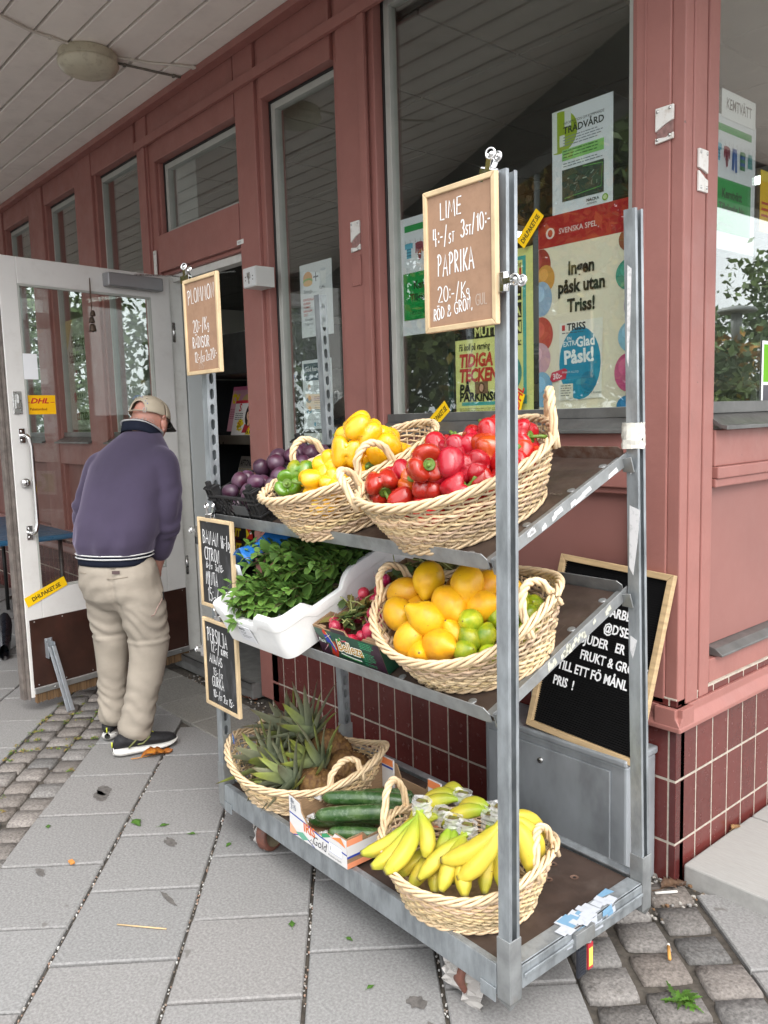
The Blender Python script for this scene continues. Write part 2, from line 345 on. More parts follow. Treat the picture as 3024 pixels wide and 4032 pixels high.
# row of slabs laid parallel to the wall
for i in range(11):
    x0 = -3.07+.36*i-.1
    if x0 > -.35: continue
    b = rg.uniform(.66, .8); slabby(pv, (x0, -.275), (1, 0), (0, 1), .352, .325, .03, (.30*b, .29*b, .265*b), rise=.0045)
for i in range(9):      # cut pieces between the two layings
    x0 = -2.62+.36*i; b = rg.uniform(.7, .85)
    continue
    slabby(pv, (x0, -.47), (1, 0), (0, 1), .35, .05, .03, (.30*b, .29*b, .27*b), rise=-.004)
tag(pv.build('paving_slabs', m_slab), kind='structure')
cb = M()
def sett(n, s, ln, ls, shade=1.0):
    c = ns(n, s); b = rg.uniform(.62, 1.0)*shade; t = rg.uniform(-.015, .022)
    # slightly domed irregular stone
    ux, uy = np.array([*ND, 0]), np.array([*SD, 0]); G = []
    a = rg.uniform(-.07, .07); h0 = rg.uniform(-.004, .004)
    for i in range(6):
        row = []
        for j in range(6):
            u, v = -1+2*i/5, -1+2*j/5; e = max(abs(u), abs(v))
            sh = 1-.07*(abs(u)*abs(v))**2+.05*mnoise.noise(Vector((n*30+u*1.3, s*30+v*1.3, 8)))
            z = (.0015*(1-u*u*.8)*(1-v*v*.8)+h0+.0040*mnoise.noise(Vector((n*40+u*1.6, s*40+v*1.6, 3)))) if e < .99 else -.0125
            sc = .93 if e < .99 and e > .55 else 1
            if e >= .99: sc = 1.0
            else: sc = 1.53 if e > .5 else 1.0
            row.append(np.array([*c, 0])+ux*(u*sc*sh*ln/2+a*v*.02)+uy*(v*sc*sh*ls/2+a*u*.02)+np.array([0, 0, z]))
        G.append(row)
    cb.surf(G, smooth=True, col=(.27*b+t, .25*b+t*.4, .235*b))
for s in np.arange(-2.2, 3.2, .118):
    for i in range(3):
        x, y = ns(-2.44+.118*i, s)
        if y > -.15: continue
        sett(-2.438+.119*i+rg.uniform(-.004, .004), s+rg.uniform(-.008, .008)+.04*(i % 2), .106+rg.uniform(-.006, .006), .104+rg.uniform(-.01, .008))
for s in np.arange(-1.6, .5, .13):
    for i in range(3):
        n = -.335+.148*i; x, y = ns(n, s)
        if y > .03 or (x > .0 and y > .02): continue
        sett(n+rg.uniform(-.006, .006), s+rg.uniform(-.01, .01)+.06*(i % 2), .132+rg.uniform(-.01, .006), .118+rg.uniform(-.012, .006), .86)
tag(cb.build('sett_paving', m_cob), kind='structure')
# raised concrete slabs along the side facade
st = M(); m_step = mat('brushed_concrete', (.34, .335, .32), .9, var=.14, vs=30, bump=.35, bs=150, stretch=(1, 14, 1), dirt=.15, ds=4, dcol=(.3, .27, .22))
for y0, y1 in ((.032, .47), (.478, 1.2), (1.208, 1.95), (1.958, 2.7), (2.708, 6)): st.box(.012, 1.0, y0, y1, -.02, .055)
tag(st.build('raised_step', m_step, bev=.006), kind='structure')
# gravel and dust along the wall foot
gv = M()
for i in range(520):
    x = rg.uniform(-3.0, .0); y = rg.uniform(-.115, -.012); r = rg.uniform(.003, .009)
    if rg.random() < .2: x = rg.uniform(-.05, .1); y = rg.uniform(-.2, .03)
    c = rg.choice([(.25, .24, .23), (.14, .11, .08), (.35, .33, .3), (.18, .1, .05), (.1, .09, .08)])
    gv.ball((x, y, r*.1-.003), (r, r*rg.uniform(.5, 1), r*.6), 5, smooth=False, col=c)
for i in range(500):       # grit lying in the open joints
    k = rg.choice([0, 1, 2, 3]); n = -1.808+.35*k+rg.uniform(-.004, .004); s = rg.uniform(-.5, 1.3); p = ns(n, s); r = rg.uniform(.002, .0042); c = rg.choice([(.4, .38, .36), (.2, .17, .14), (.3, .2, .15), (.5, .5, .48)])
    gv.ball((p[0], p[1], -.008), r, 5, smooth=False, col=c)
tag(gv.build('grit', mat('grit_stone', (1, 1, 1), .9, usecol=True)), kind='stuff')
# moss and weeds in the sett joints
ms = M()
for i in range(420):
    s = rg.choice(list(np.arange(-2.2, 3.2, .118)))-.059+rg.uniform(-.012, .012); n = rg.uniform(-2.5, -2.14)
    if rg.random() < .45: n = -2.44+.119*rg.choice([.5, 1.5, -.5])+rg.uniform(-.01, .01); s = rg.uniform(-2, 3)
    x, y = ns(n, s)
    if mnoise.noise(Vector((x*3, y*3, 1))) < -.05: continue
    for q in range(7):
        r = rg.uniform(.004, .011); a = rg.uniform(0, 6.3); c = rg.choice([(.14, .17, .03), (.2, .17, .04), (.07, .15, .02), (.22, .15, .05)])
        ox, oy = rg.uniform(-.014, .014), rg.uniform(-.014, .014); dz = rg.uniform(.002, .008); v = np.array([math.cos(a), math.sin(a), 0])*r; w = np.array([-v[1], v[0], 0])*.5
        p = np.array([x+ox, y+oy, -.002])
        ms.add([p-v-w, p+v*.2-w+(0, 0, dz), p+v+(0, 0, dz*.6), p+w+(0, 0, dz)], [(0, 1, 2, 3)], col=c)
tag(ms.build('moss', mat('moss_leaf', (1, 1, 1), .8, usecol=True)), kind='stuff')
# ================================================================ SETTING: the shop building
B = empty('shop_building', (0, 0, 0), label='red-brown timber shop front with tall windows and a dark red tiled base', cat='building')
m_red = mat('red_wood_paint', (.315, .132, .113), .5, var=.10, vs=5, bump=.35, bs=38, bdist=.003, dirt=.22, ds=6, dcol=(.235, .10, .085), rvar=.14, chip=(55, .745, (.16, .085, .075)))
m_red2 = mat('red_panel_paint', (.27, .118, .102), .55, var=.08, vs=3, bump=.06, bs=90)
m_grey = mat('grey_window_profile', (.42, .43, .40), .5, var=.1, vs=12)
m_blk = mat('black_gasket', (.012, .012, .012), .5)
m_sill = mat('zinc_sill', (.19, .19, .185), .42, metal=.55, var=.25, vs=9, dirt=.2, ds=14, dcol=(.07, .07, .07))
m_glass = glass('window_glass')
ZS = 3.2
YF = .0
def part(m, name, mt, bev=.004, parent=B, **k): return m.build(name, mt, parent, bev=bev, **k)
# tiled base, individual glazed tiles on a mortar bed
m_tile = mat('glazed_tile', (1, 1, 1), .22, usecol=True, var=.12, vs=18, bump=.05, bs=30, rvar=.08, dirt=.06, ds=40, dcol=(.2, .17, .15))
m_grout = mat('tile_grout', (.46, .41, .345), .9, var=.3, vs=50, bump=.4, bs=200)
tl = M(); tl.m = 1
tl.box(-2.235, -.0016, .0016, .2, -.2, .58); tl.box(-9, -3.24, .0016, .2, -.2, .58); tl.box(-.2, -.0016, .2004, 8, -.2, .58)
tl.m = 0
for zi, (z0, z1) in enumerate(((-.08, .118), (.126, .318), (.326, .51), (.518, .575))):
    for i in range(90):
        x1 = -.028-.1048*i; x0 = x1-.0978
        if i == 0: tl.box(-.022, 0, 0, .05, z0, z1, col=(.085, .02, .019))
        if -3.24 < x0 and x1 < -2.2: continue
        b = rg.uniform(.82, 1.14); tl.box(x0, x1, 0, .03, z0, z1, col=(.118*b, .0265*b, .0235*b))
    for i in range(60):
        y0 = .026+.1*i; b = rg.uniform(.86, 1.14); tl.box(-.03, 0, y0, y0+.093, z0, z1, col=(.122*b, .0285*b, .025*b))
part(tl, 'tiled_base', [m_tile, m_grout], bev=.0018)
# sloped timber drip board above the tiles
tr = M()
for (x0, x1) in ((-2.2, .024), (-9, -3.24)): tr.prism([(-.026, .488), (-.026, .50), (-.008, .53), (-.008, .555), (.06, .555), (.06, .488)], x0, x1, axis=0)
tr.prism([(.026, .488), (.026, .50), (.008, .53), (.008, .555), (-.06, .555), (-.06, .488)], -.024, 6, axis=1)
part(tr, 'base_trim', m_red, bev=.002)
# timber frame of the long facade
fr = M()
def post(x0, x1, z0=.556, z1=ZS, y0=YF, y1=.14): fr.box(x0, x1, y0, y1, z0, z1)
post(-.155, -.042, y0=.0); post(-.172, -.155, y0=.012); post(-.042, .0, y0=.004, y1=.046)           # corner post, A side
post(-1.36, -1.32, y0=.015); post(-1.54, -1.36, y0=.0); post(-1.585, -1.54, y0=.022)
post(-2.165, -2.125, y0=.018); post(-2.335, -2.165, y0=.0, z0=.02); post(-2.35, -2.335, y0=.012, z0=.02)
post(-3.30, -3.235, y0=.012, z0=.03); post(-3.42, -3.30, y0=.0); post(-3.475, -3.42, y0=.02)
for x0, x1 in ((-4.41, -4.12), (-5.35, -5.05), (-6.3, -6.0), (-7.25, -6.95), (-8.2, -7.9)):
    post(x0, x1, y0=.0); fr.box(x0-.03, x0, .02, .14, .556, ZS); fr.box(x1, x1+.03, .02, .14, .556, ZS)
# rails (butted between the posts)
WX = [(-1.32, -.172), (-2.125, -1.585), (-4.12, -3.475), (-5.05, -4.41), (-6.0, -5.35), (-6.95, -6.3), (-7.9, -7.25)]
def rail(x0, x1, z0, z1, y0=.004, y1=.13): fr.box(x0+.0005, x1-.0005, y0, y1, z0, z1)
rail(-1.32, -.172, 1.205, 1.375, .002); rail(-1.32, -.172, 1.185, 1.205, .016); rail(-1.32, -.172, .556, .66, .002); rail(-1.32, -.172, 3.06, ZS)
rail(-2.125, -1.585, 2.91, ZS); rail(-2.125, -1.585, .556, .70)
for a, b in WX[2:]:
    rail(a+.03 if a != -3.475 and a < -3.5 and a != -4.12 else a, b, 3.03, ZS, .006); rail(a, b, 1.16, 1.315, .004); rail(a, b, .556, .66, .004)
rail(-3.235, -2.35, 2.295, 2.497, .004); rail(-3.235, -2.35, 2.90, ZS, .004); fr.box(-3.235, -3.215, .03, .13, 2.497, 2.90); fr.box(-2.37, -2.35, .03, .13, 2.497, 2.90)
fr.box(-3.234, -2.351, .03, .12, 2.276, 2.295)
part(fr, 'timber_frame', m_red, bev=.004)
# mouldings right under the soffit
mo = M(); mo.box(-3.42, -.02, -.02, -.001, 3.0, 3.045); mo.box(-9, .01, -.05, -.001, 3.165, 3.198); mo.box(-1.385, -1.345, -.014, -.001, .56, 2.999); mo.box(-.125, -.118, -.003, 0, .56, 2.999)
mo.box(-3.345, -3.31, -.012, -.001, .56, 2.999)
part(mo, 'moulding', m_red, bev=.004)
# recessed panels
pn = M(); pn.box(-1.32, -.172, .045, .07, .66, 1.186); part(pn, 'infill_panel', m_red2, bev=0)
for a, b in WX[2:]: pn = M(); pn.box(a, b, .05, .07, .66, 1.16); part(pn, 'infill_panel', m_red2, bev=0)
# side facade (faces +x)
sf = M()
sf.box(-.16, .004, .046, .115, .556, ZS); sf.box(-.16, -.006, .1152, .1278, .556, ZS); sf.box(-.16, .002, .128, .185, .556, ZS); sf.box(-.16, -.012, .1852, .2148, .556, ZS)
for y0, y1 in ((.215, 1.6), (1.86, 3.2), (3.46, 4.8)):
    sf.box(-.14, -.006, y0, y1, 1.262, 1.375); sf.box(-.14, .006, y0, y1, 1.225, 1.262); sf.box(-.14, -.012, y0, y1, .556, .655); sf.box(-.14, -.006, y0, y1, 2.95, ZS); sf.box(-.14, -.002, y0, y1, 1.198, 1.225)
for y0, y1 in ((1.6, 1.86), (3.2, 3.46), (4.8, 6)): sf.box(-.16, .002, y0, y1, .556, ZS)
part(sf, 'side_timber_frame', m_red, bev=.004)
for y0, y1 in ((.215, 1.6), (1.86, 3.2), (3.46, 4.8)): sp = M(); sp.box(-.06, -.04, y0, y1, .69, 1.2); part(sp, 'side_infill_panel', m_red2, bev=0)
sz = M()
for y0, y1 in ((.25, 1.6), (1.86, 3.2), (3.46, 4.8)): sz.prism([(-.05, .69), (-.012, .682), (.012, .664), (.012, .658), (-.05, .658)], y0, y1, axis=1)
part(sz, 'panel_sill', m_sill, bev=.002)
# chamfered post edges worn to bare knots: small paint chips
# ---- windows
def windowA(x0, x1, z0, z1, inner=.03, sill=True):
    w = M(); f = .012
    w.m = 1
    w.box(x0, x0+f, .055, .07, z0, z1); w.box(x1-f, x1, .055, .07, z0, z1); w.box(x0+f, x1-f, .055, .07, z1-f, z1); w.box(x0+f, x1-f, .055, .07, z0, z0+f)
    w.m = 0
    w.box(x0+f, x0+f+inner, .06, .10, z0+f, z1-f); w.box(x1-f-inner, x1-f, .06, .10, z0+f, z1-f); w.box(x0+f+inner, x1-f-inner, .06, .10, z1-f-inner, z1-f); w.box(x0+f+inner, x1-f-inner, .06, .10, z0+f, z0+f+inner*.7)
    o = w.build('window', [m_grey, m_blk], B, bev=.002)
    p = M(); e = f+.006; p.box(x0+e, x1-e, .078, .083, z0+e, z1-e); p.build('pane', m_glass, o)
    if sill:
        s = M(); s.prism([(.055, z0+.002), (.055, z0-.012), (-.012, z0-.045), (-.03, z0-.047), (-.03, z0-.036), (-.012, z0-.033), (.04, z0+.002)], x0-.012, x1+.012, axis=0); s.box(x0+.004, x1-.004, .034, .056, z0, z0+.032)
        s.build('sill', m_sill, o, bev=.0015)
    return o
windowA(-1.32, -.172, 1.42, 3.06); windowA(-2.125, -1.585, .745, 2.91); windowA(-3.215, -2.37, 2.497, 2.90, sill=False)
for a, b in WX[2:]: windowA(a, b, 1.36, 3.03)
def windowB(y0, y1, z0, z1):
    w = M(); f = .012; i = .02; w.m = 1
    w.box(-.075, -.06, y0, y0+f, z0, z1); w.box(-.075, -.06, y1-f, y1, z0, z1); w.box(-.075, -.06, y0+f, y1-f, z1-f, z1); w.box(-.075, -.06, y0+f, y1-f, z0, z0+f)
    w.m = 0
    w.box(-.10, -.062, y0+f, y0+f+i, z0+f, z1-f); w.box(-.10, -.062, y1-f-i, y1-f, z0+f, z1-f); w.box(-.10, -.062, y0+f+i, y1-f-i, z1-f-i, z1-f)
    o = w.build('side_window', [m_grey, m_blk], B, bev=.002)
    p = M(); p.box(-.083, -.078, y0+.015, y1-.015, z0+.015, z1-.015); p.build('pane', glass_b, o)
    s = M(); s.prism([(-.055, z0+.002), (-.055, z0-.012), (.016, z0-.046), (.034, z0-.05), (.034, z0-.038), (.016, z0-.034), (-.04, z0+.002)], y0-.006, y1, axis=1); s.box(-.056, -.03, y0, y1, z0, z0+.036)
    s.build('sill', m_sill, o, bev=.0015)
glass_b = glass('side_window_glass', boost=2.3, wav=.04)
for y0, y1 in ((.215, 1.6), (1.86, 3.2), (3.46, 4.8)): windowB(y0, y1, 1.425, 2.95)
# ---- canopy with board soffit
m_sof = mat('white_soffit_paint', (.84, .78, .72), .6, var=.07, vs=4, bump=.08, bs=30, dirt=.10, ds=6, dcol=(.33, .28, .24))
m_fas = mat('grey_fascia', (.17, .165, .155), .6, var=.1, vs=4)
sb = M(); ex = lambda y: -.95+(y+1.15)*2.11
y = .012; k = 0
while y > -4.6:
    w = .157; x1 = min(ex(y)+.1, 1.5)
    if x1 > -9: sb.box(-9.5, x1, y-w, y-.011, ZS+rg.uniform(-.0015, .0015), ZS+.022)
    y -= .159; k += 1
sb.box(.02, 1.5, .02, 8, ZS, ZS+.02)
part(sb, 'soffit', m_sof, bev=.004)
rf = M(); rf.prism([(1.55, 8), (1.55, .05), (ex(0), -.0), (ex(-5), -5), (-9.6, -5), (-9.6, 8)], ZS+.024, ZS+.4, axis=2)
part(rf, 'canopy_roof', m_fas, bev=0)
fb = M(); p, q = np.array([ex(0)+.1, 0, 3.1]), np.array([ex(-5), -5, 3.1]); fb.bar(p, q, .14, .42); fb.bar((1.62, .0, 3.1), (1.62, 8, 3.1), .14, .42)
part(fb, 'fascia', m_fas, bev=.006)
# ---- shop interior
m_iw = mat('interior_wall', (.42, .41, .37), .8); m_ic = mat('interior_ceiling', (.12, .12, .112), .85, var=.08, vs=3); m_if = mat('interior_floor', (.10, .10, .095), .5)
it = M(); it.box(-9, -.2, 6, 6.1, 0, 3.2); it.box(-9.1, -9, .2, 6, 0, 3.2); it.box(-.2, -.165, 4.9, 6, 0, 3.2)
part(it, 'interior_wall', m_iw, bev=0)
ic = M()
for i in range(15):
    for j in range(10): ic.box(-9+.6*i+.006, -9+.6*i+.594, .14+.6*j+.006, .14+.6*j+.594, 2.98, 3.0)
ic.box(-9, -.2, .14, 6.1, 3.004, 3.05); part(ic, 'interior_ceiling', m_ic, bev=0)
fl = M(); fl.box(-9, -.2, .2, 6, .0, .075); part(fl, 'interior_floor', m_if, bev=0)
th = M(); th.box(-3.232, -2.352, -.045, .35, .0, .085); part(th, 'threshold', mat('slate_threshold', (.15, .15, .145), .6, var=.3, vs=14, bump=.2, bs=30), bev=.008)
th = M(); th.box(-3.232, -2.352, -.05, -.046, .055, .089); th.box(-3.232, -2.352, -.05, -.02, .0855, .089); part(th, 'threshold_rail', m_sill, bev=0)
# vestibule: white frame and pale partition on the hinge side of the doorway
m_wht = mat('white_door_paint', (.66, .66, .63), .42, var=.08, vs=6, bump=.05, bs=40, dirt=.16, ds=12, dcol=(.36, .33, .29))
vs_ = M(); vs_.box(-3.232, -3.205, .005, .05, .09, 2.27, m=1); vs_.box(-3.205, -3.165, .02, .10, .09, 2.275); vs_.box(-3.165, -2.42, .05, .11, 2.235, 2.275); vs_.box(-3.2, -3.19, .052, .068, .09, 2.27, m=2)
part(vs_, 'door_frame', [m_wht, m_red, m_blk], bev=.003)
pt = M(); pt.box(-3.2, -3.17, .11, .24, .78, 2.98); pt.box(-3.2, -3.16, .11, .23, .09, .72, m=1); pt.box(-3.22, -3.14, .11, .25, .72, .78, m=2)
part(pt, 'partition', [mat('pale_partition', (.52, .55, .55), .5), m_wht, mat('grey_ledge', (.2, .2, .2), .5)], bev=.004)
def tube_light(x, y):
    o = empty('ceiling_light', (x, y, 2.96), label=None, cat='ceiling light', group='fluorescent ceiling lights inside the shop')
    o['label'] = 'long fluorescent ceiling light glowing inside the dark shop'
    a = M(); a.box(-.6, .6, -.09, .09, -.03, .018); a.build('housing', mat('lamp_housing', (.6, .6, .6), .4), o, bev=.004)
    b = M(); b.box(-.57, .57, -.07, .07, -.045, -.031); b.build('diffuser', m_tl, o)
m_tl = emit('tube_glow', (.9, 1, .95), 4)
for x, y in ((-7.4, 1.6), (-5.2, 1.6), (-3.9, 3.3), (-1.6, 3.4), (-1.3, 4.8)): tube_light(x, y)

# ================================================================ the door leaf (part of the building), standing open
m_steel = mat('brushed_steel', (.55, .55, .54), .28, metal=1, var=.1, vs=30)
m_chrome = mat('chrome', (.75, .75, .75), .08, metal=1, rvar=.03)
m_kick = mat('brown_kick_plate', (.046, .020, .014), .38, var=.3, vs=9, bump=.05, bs=30, dirt=.15, ds=8, dcol=(.10, .03, .022))
m_dgrey = mat('weathered_edge', (.16, .135, .12), .7, var=.4, vs=25)
DL = M(); T = .023
DL.box(.03, .155, -T, T, .08, 2.262); DL.box(.912, 1.0, -T, T, .08, 2.262); DL.box(.1555, .9115, -T, T, 2.135, 2.262); DL.box(.1555, .9115, -T, T, .08, .62)
DL.box(1.0005, 1.012, -T-.002, T-.004, .07, 2.26, m=1); DL.box(1.012, 1.03, -T-.02, -T+.02, .07, 2.26, m=1)
door = DL.build('door', [m_white_leaf := mat('white_leaf_paint', (.70, .69, .67), .38, var=.05, vs=5, bump=.04, bs=50, dirt=.14, ds=11, dcol=(.45, .41, .37)), m_dgrey], B, bev=.003)
door.location = (-3.17, .04, 0); door.rotation_euler = (0, 0, math.radians(-80.7))
p = M(); p.box(.150, .917, -.004, .004, .612, 2.14); p.build('pane', glass('door_glass', tint=(.95, .97, .955), boost=1.0, wav=.03, add=.005), door)
p = M()
for a, b, c, d in ((.155, .165, .62, 2.135), (.902, .912, .62, 2.135)): p.box(a, b, .006, .0235, c, d)
p.box(.165, .902, .006, .0235, 2.124, 2.135); p.box(.165, .902, .006, .0235, .62, .632); p.build('glazing_bead', m_grey, door, bev=.002)
p = M(); p.box(.035, .985, T+.0005, T+.003, .128, .478)
for i in range(7):
    for zz in (.14, .466): p.ball((.06+i*.15, T+.003, zz), (.004, .002, .004), 6, m=1)
p.build('kick_plate', [m_kick, m_steel], door)
p = M(); p.box(.04, .985, T+.001, T+.012, .098, .124)
for i in range(4): p.ball((.1+i*.26, T+.012, .111), (.006, .004, .006), 8)
p.build('brush_strip', mat('worn_aluminium', (.5, .5, .49), .4, metal=.8, var=.2, vs=20), door, bev=.002)
p = M()
for i in range(230): x = .04+.945*i/230; p.box(x, x+.003, T-.004, T+.005, .05+rnd.uniform(-.004, .004), .099, col=rnd.choice([(.16, .09, .04), (.1, .06, .03), (.2, .12, .06)]))
p.build('brush', mat('bristle', (1, 1, 1), .9, usecol=True), door)
# pull handle, lock plate, knob, closer, prop
h = M(); yy = T+.055
h.tube([(.945, T+.004, 1.40), (.945, yy-.014, 1.40), (.94, yy, 1.388), (.93, yy, 1.35), (.93, yy, .965), (.94, yy, .93), (.945, yy-.014, .918), (.945, T+.004, .918)], .0105, 12)
for z in (1.40, .918):
    h.box(.933, .963, T+.0005, T+.005, z-.035, z+.035)
    for q in (-.022, .022): h.ball((.951, T+.005, z+q), (.006, .004, .006), 8)
h.build('handle', m_chrome, door, bev=.001)
h = M(); h.box(.935, .98, T+.0005, T+.006, 1.505, 1.615); h.box(.943, .972, T+.006, T+.012, 1.53, 1.575); h.box(.952, .962, T+.006, T+.02, 1.555, 1.60); h.build('lock_plate', m_steel, door, bev=.004)
h = M(); h.lathe([(0, .034), (.012, .033), (.02, .026), (.023, .016), (.02, .006), (.014, .004), (.012, 0)], 20, c=(.955, T, 1.17), ax=(0, 1, 0)); h.build('knob', m_chrome, door)
h = M(); h.box(.11, .45, T+.001, T+.06, 2.165, 2.235); h.build('closer', mat('grey_closer', (.27, .27, .28), .38, metal=.4), door, bev=.006)
h = M(); h.bar((.28, T+.045, 2.24), (.02, T+.1, 2.25), .018, .006); h.bar((.02, T+.1, 2.25), (-.1, T+.42, 2.25), .018, .006); h.build('closer_arm', m_steel, door, bev=.001)
h = M(); h.box(.875, .915, T+.003, T+.008, .27, .37); h.box(.875, .879, T+.008, T+.035, .27, .35); h.box(.911, .915, T+.008, T+.035, .27, .35)
for q in (.885, .905): h.ball((q, T+.008, .36), (.005, .004, .005), 8)
h.build('prop_bracket', mat('galvanised_prop', (.5, .54, .58), .4, metal=.7, var=.2, vs=20), door, bev=.001)
h = M(); a, b = np.array([.895, T+.03, .33]), np.array([.872, T+.13, .006]); h.bar(a, b, .03, .006, up=(1, 0, 0)); 
for q in (-.0135, .0135): h.bar(a+(q, .006, 0), b+(q, .006, 0), .004, .014, up=(1, 0, 0))
h.build('door_prop', MC['galvanised_prop'], door, bev=.001)
for z in (.55, 1.9): h = M(); h.tube([(-.0, 0, z), (0, 0, z+.11)], .011, 10); h.build('hinge', m_steel, door)
# --- things fixed to the frame
kb = M(); kb.box(-2.158, -2.05, -.1, -.001, 2.055, 2.145); kb.box(-2.155, -2.053, -.1045, -.1005, 2.058, 2.142, m=1); kb.box(-2.118, -2.09, -.108, -.105, 2.095, 2.12, m=2); kb.box(-2.109, -2.099, -.107, -.1046, 2.07, 2.1, m=2)
for q in (-2.135, -2.073): kb.box(q-.003, q+.003, -.1055, -.1046, 2.1, 2.106, m=3); kb.box(q-.003, q+.003, -.1055, -.1046, 2.085, 2.09, m=3)
kb.build('key_switch', [mat('white_plastic_box', (.56, .56, .54), .4), mat('white_plastic_face', (.6, .61, .61), .35), m_steel, m_blk], B, bev=.004)
Flat(.06, .022, '#d9d9d6').text('9003', .008, .006, .010, '#555555').build('number_label', (-2.366, -.0012, 2.298), None, None, parent=B)
m_wp = mat('white_bracket', (.68, .67, .64), .4, dirt=.3, ds=40, dcol=(.3, .2, .12)); m_chip = mat('bare_filler', (.30, .17, .155), .8, var=.4, vs=60)
def plate(pts, z0, z1, ax, screws, back=None):
    p = M(); (a, b) = pts
    if ax == 1:
        p.prism([(a, z1), (b, z1), (b, z1-(z1-z0)*.42), (a+(b-a)*.55, z1-(z1-z0)*.5), (a, z1-(z1-z0)*.66)], -.008, -.001, axis=1); p.prism([(a, z0), (b, z0+.004), (b, z0+(z1-z0)*.22), (a+(b-a)*.6, z0+(z1-z0)*.12), (a, z0+(z1-z0)*.16)], -.008, -.001, axis=1)
        p.box(a+.002, b-.002, -.003, -.0005, z0+.004, z1-.004, m=1)
        for sx, sz in screws: p.ball((sx, -.008, sz), (.005, .004, .005), 8, m=2)
    else:
        p.prism([(a, z1), (b, z1), (b, z0+(z1-z0)*.45), (a+(b-a)*.6, z0+(z1-z0)*.5), (a, z0+(z1-z0)*.55)], .005, .012, axis=0); p.prism([(a, z0), (b, z0), (b, z0+(z1-z0)*.3), (a+(b-a)*.7, z0+(z1-z0)*.33), (a, z0+(z1-z0)*.48)], .005, .012, axis=0)
        for sx, sz in screws: p.ball((.012, sx, sz), (.004, .005, .005), 8, m=2)
    return p.build('broken_bracket', [m_wp, m_chip, m_steel], B, bev=.0015)
plate((-.085, -.03), 2.185, 2.28, 1, [(-.078, 2.27), (-.04, 2.272), (-.078, 2.195), (-.04, 2.2)])
plate((-1.468, -1.41), 2.115, 2.235, 1, [(-1.46, 2.225), (-1.42, 2.225), (-1.46, 2.122), (-1.42, 2.122)])
plate((.062, .112), 2.05, 2.165, 0, [(.07, 2.155), (.104, 2.155), (.072, 2.06), (.104, 2.062)])
p = M(); p.box(-1.47, -1.41, -.006, -.001, 1.98, 2.1)
for sx, sz in ((-1.46, 2.09), (-1.42, 2.09), (-1.46, 1.99), (-1.42, 1.99)): p.ball((sx, -.006, sz), (.004, .003, .004), 8)
p.build('painted_bracket', m_red, B, bev=.001)
p = M(); p.box(-3.275, -3.245, -.007, .0, 2.25, 2.42)
for q in (2.27, 2.4): p.ball((-3.26, -.008, q), (.005, .004, .005), 8, m=1)
p.build('hinge_bracket', [m_wp, m_steel], B, bev=.0015)
# --- lamp and cables under the canopy
lamp = empty('canopy_lamp', (-2.78, -.52, 3.2), label='round cream ceiling lamp with a dirty flat dome, screwed under the white canopy', cat='lamp')
m_crm = mat('aged_cream_plastic', (.55, .51, .39), .4, var=.1, vs=9, dirt=.35, ds=22, dcol=(.25, .2, .13))
p = M(); p.lathe([(0, 0), (.168, 0), (.178, -.01), (.178, -.045), (.182, -.05), (0.0, -.05)], 40); p.build('base', m_crm, lamp)
p = M(); p.lathe([(.176, -.05), (.184, -.056), (.184, -.066), (.178, -.074), (.165, -.094), (.13, -.108), (.08, -.115), (0, -.117)], 40); p.build('dome', m_crm, lamp)
def cable(pts, r, label, mt):
    m = M(); m.tube(pts, r, 8)
    for i in range(len(pts)-1):
        if i % 2 == 0: q = (np.array(pts[i])+np.array(pts[i+1]))/2; m.box(q[0]-.009, q[0]+.009, q[1]-.006, q[1]+.006, q[2]-.008, q[2]+.006)
    return tag(m.build('cable', mt, None), label, 'cable')
lamp.scale = (.76, .76, .85)
cable([(-2.45, -1.3, 3.194), (-2.62, -.98, 3.193), (-2.69, -.82, 3.192), (-2.72, -.62, 3.192), (-2.735, -.42, 3.193), (-2.69, -.25, 3.192), (-2.63, -.12, 3.192), (-2.575, .0, 3.185)], .0065, 'long white electric cable clipped across the canopy boards past the lamp', mat('white_cable', (.6, .56, .5), .5))
cable([(-2.79, -.39, 3.192), (-2.78, -.28, 3.193), (-2.77, -.15, 3.193), (-2.755, -.02, 3.193)], .006, 'short grimy cable running from the round lamp to the wall', mat('grimy_cable', (.2, .18, .15), .7, var=.5, vs=30))
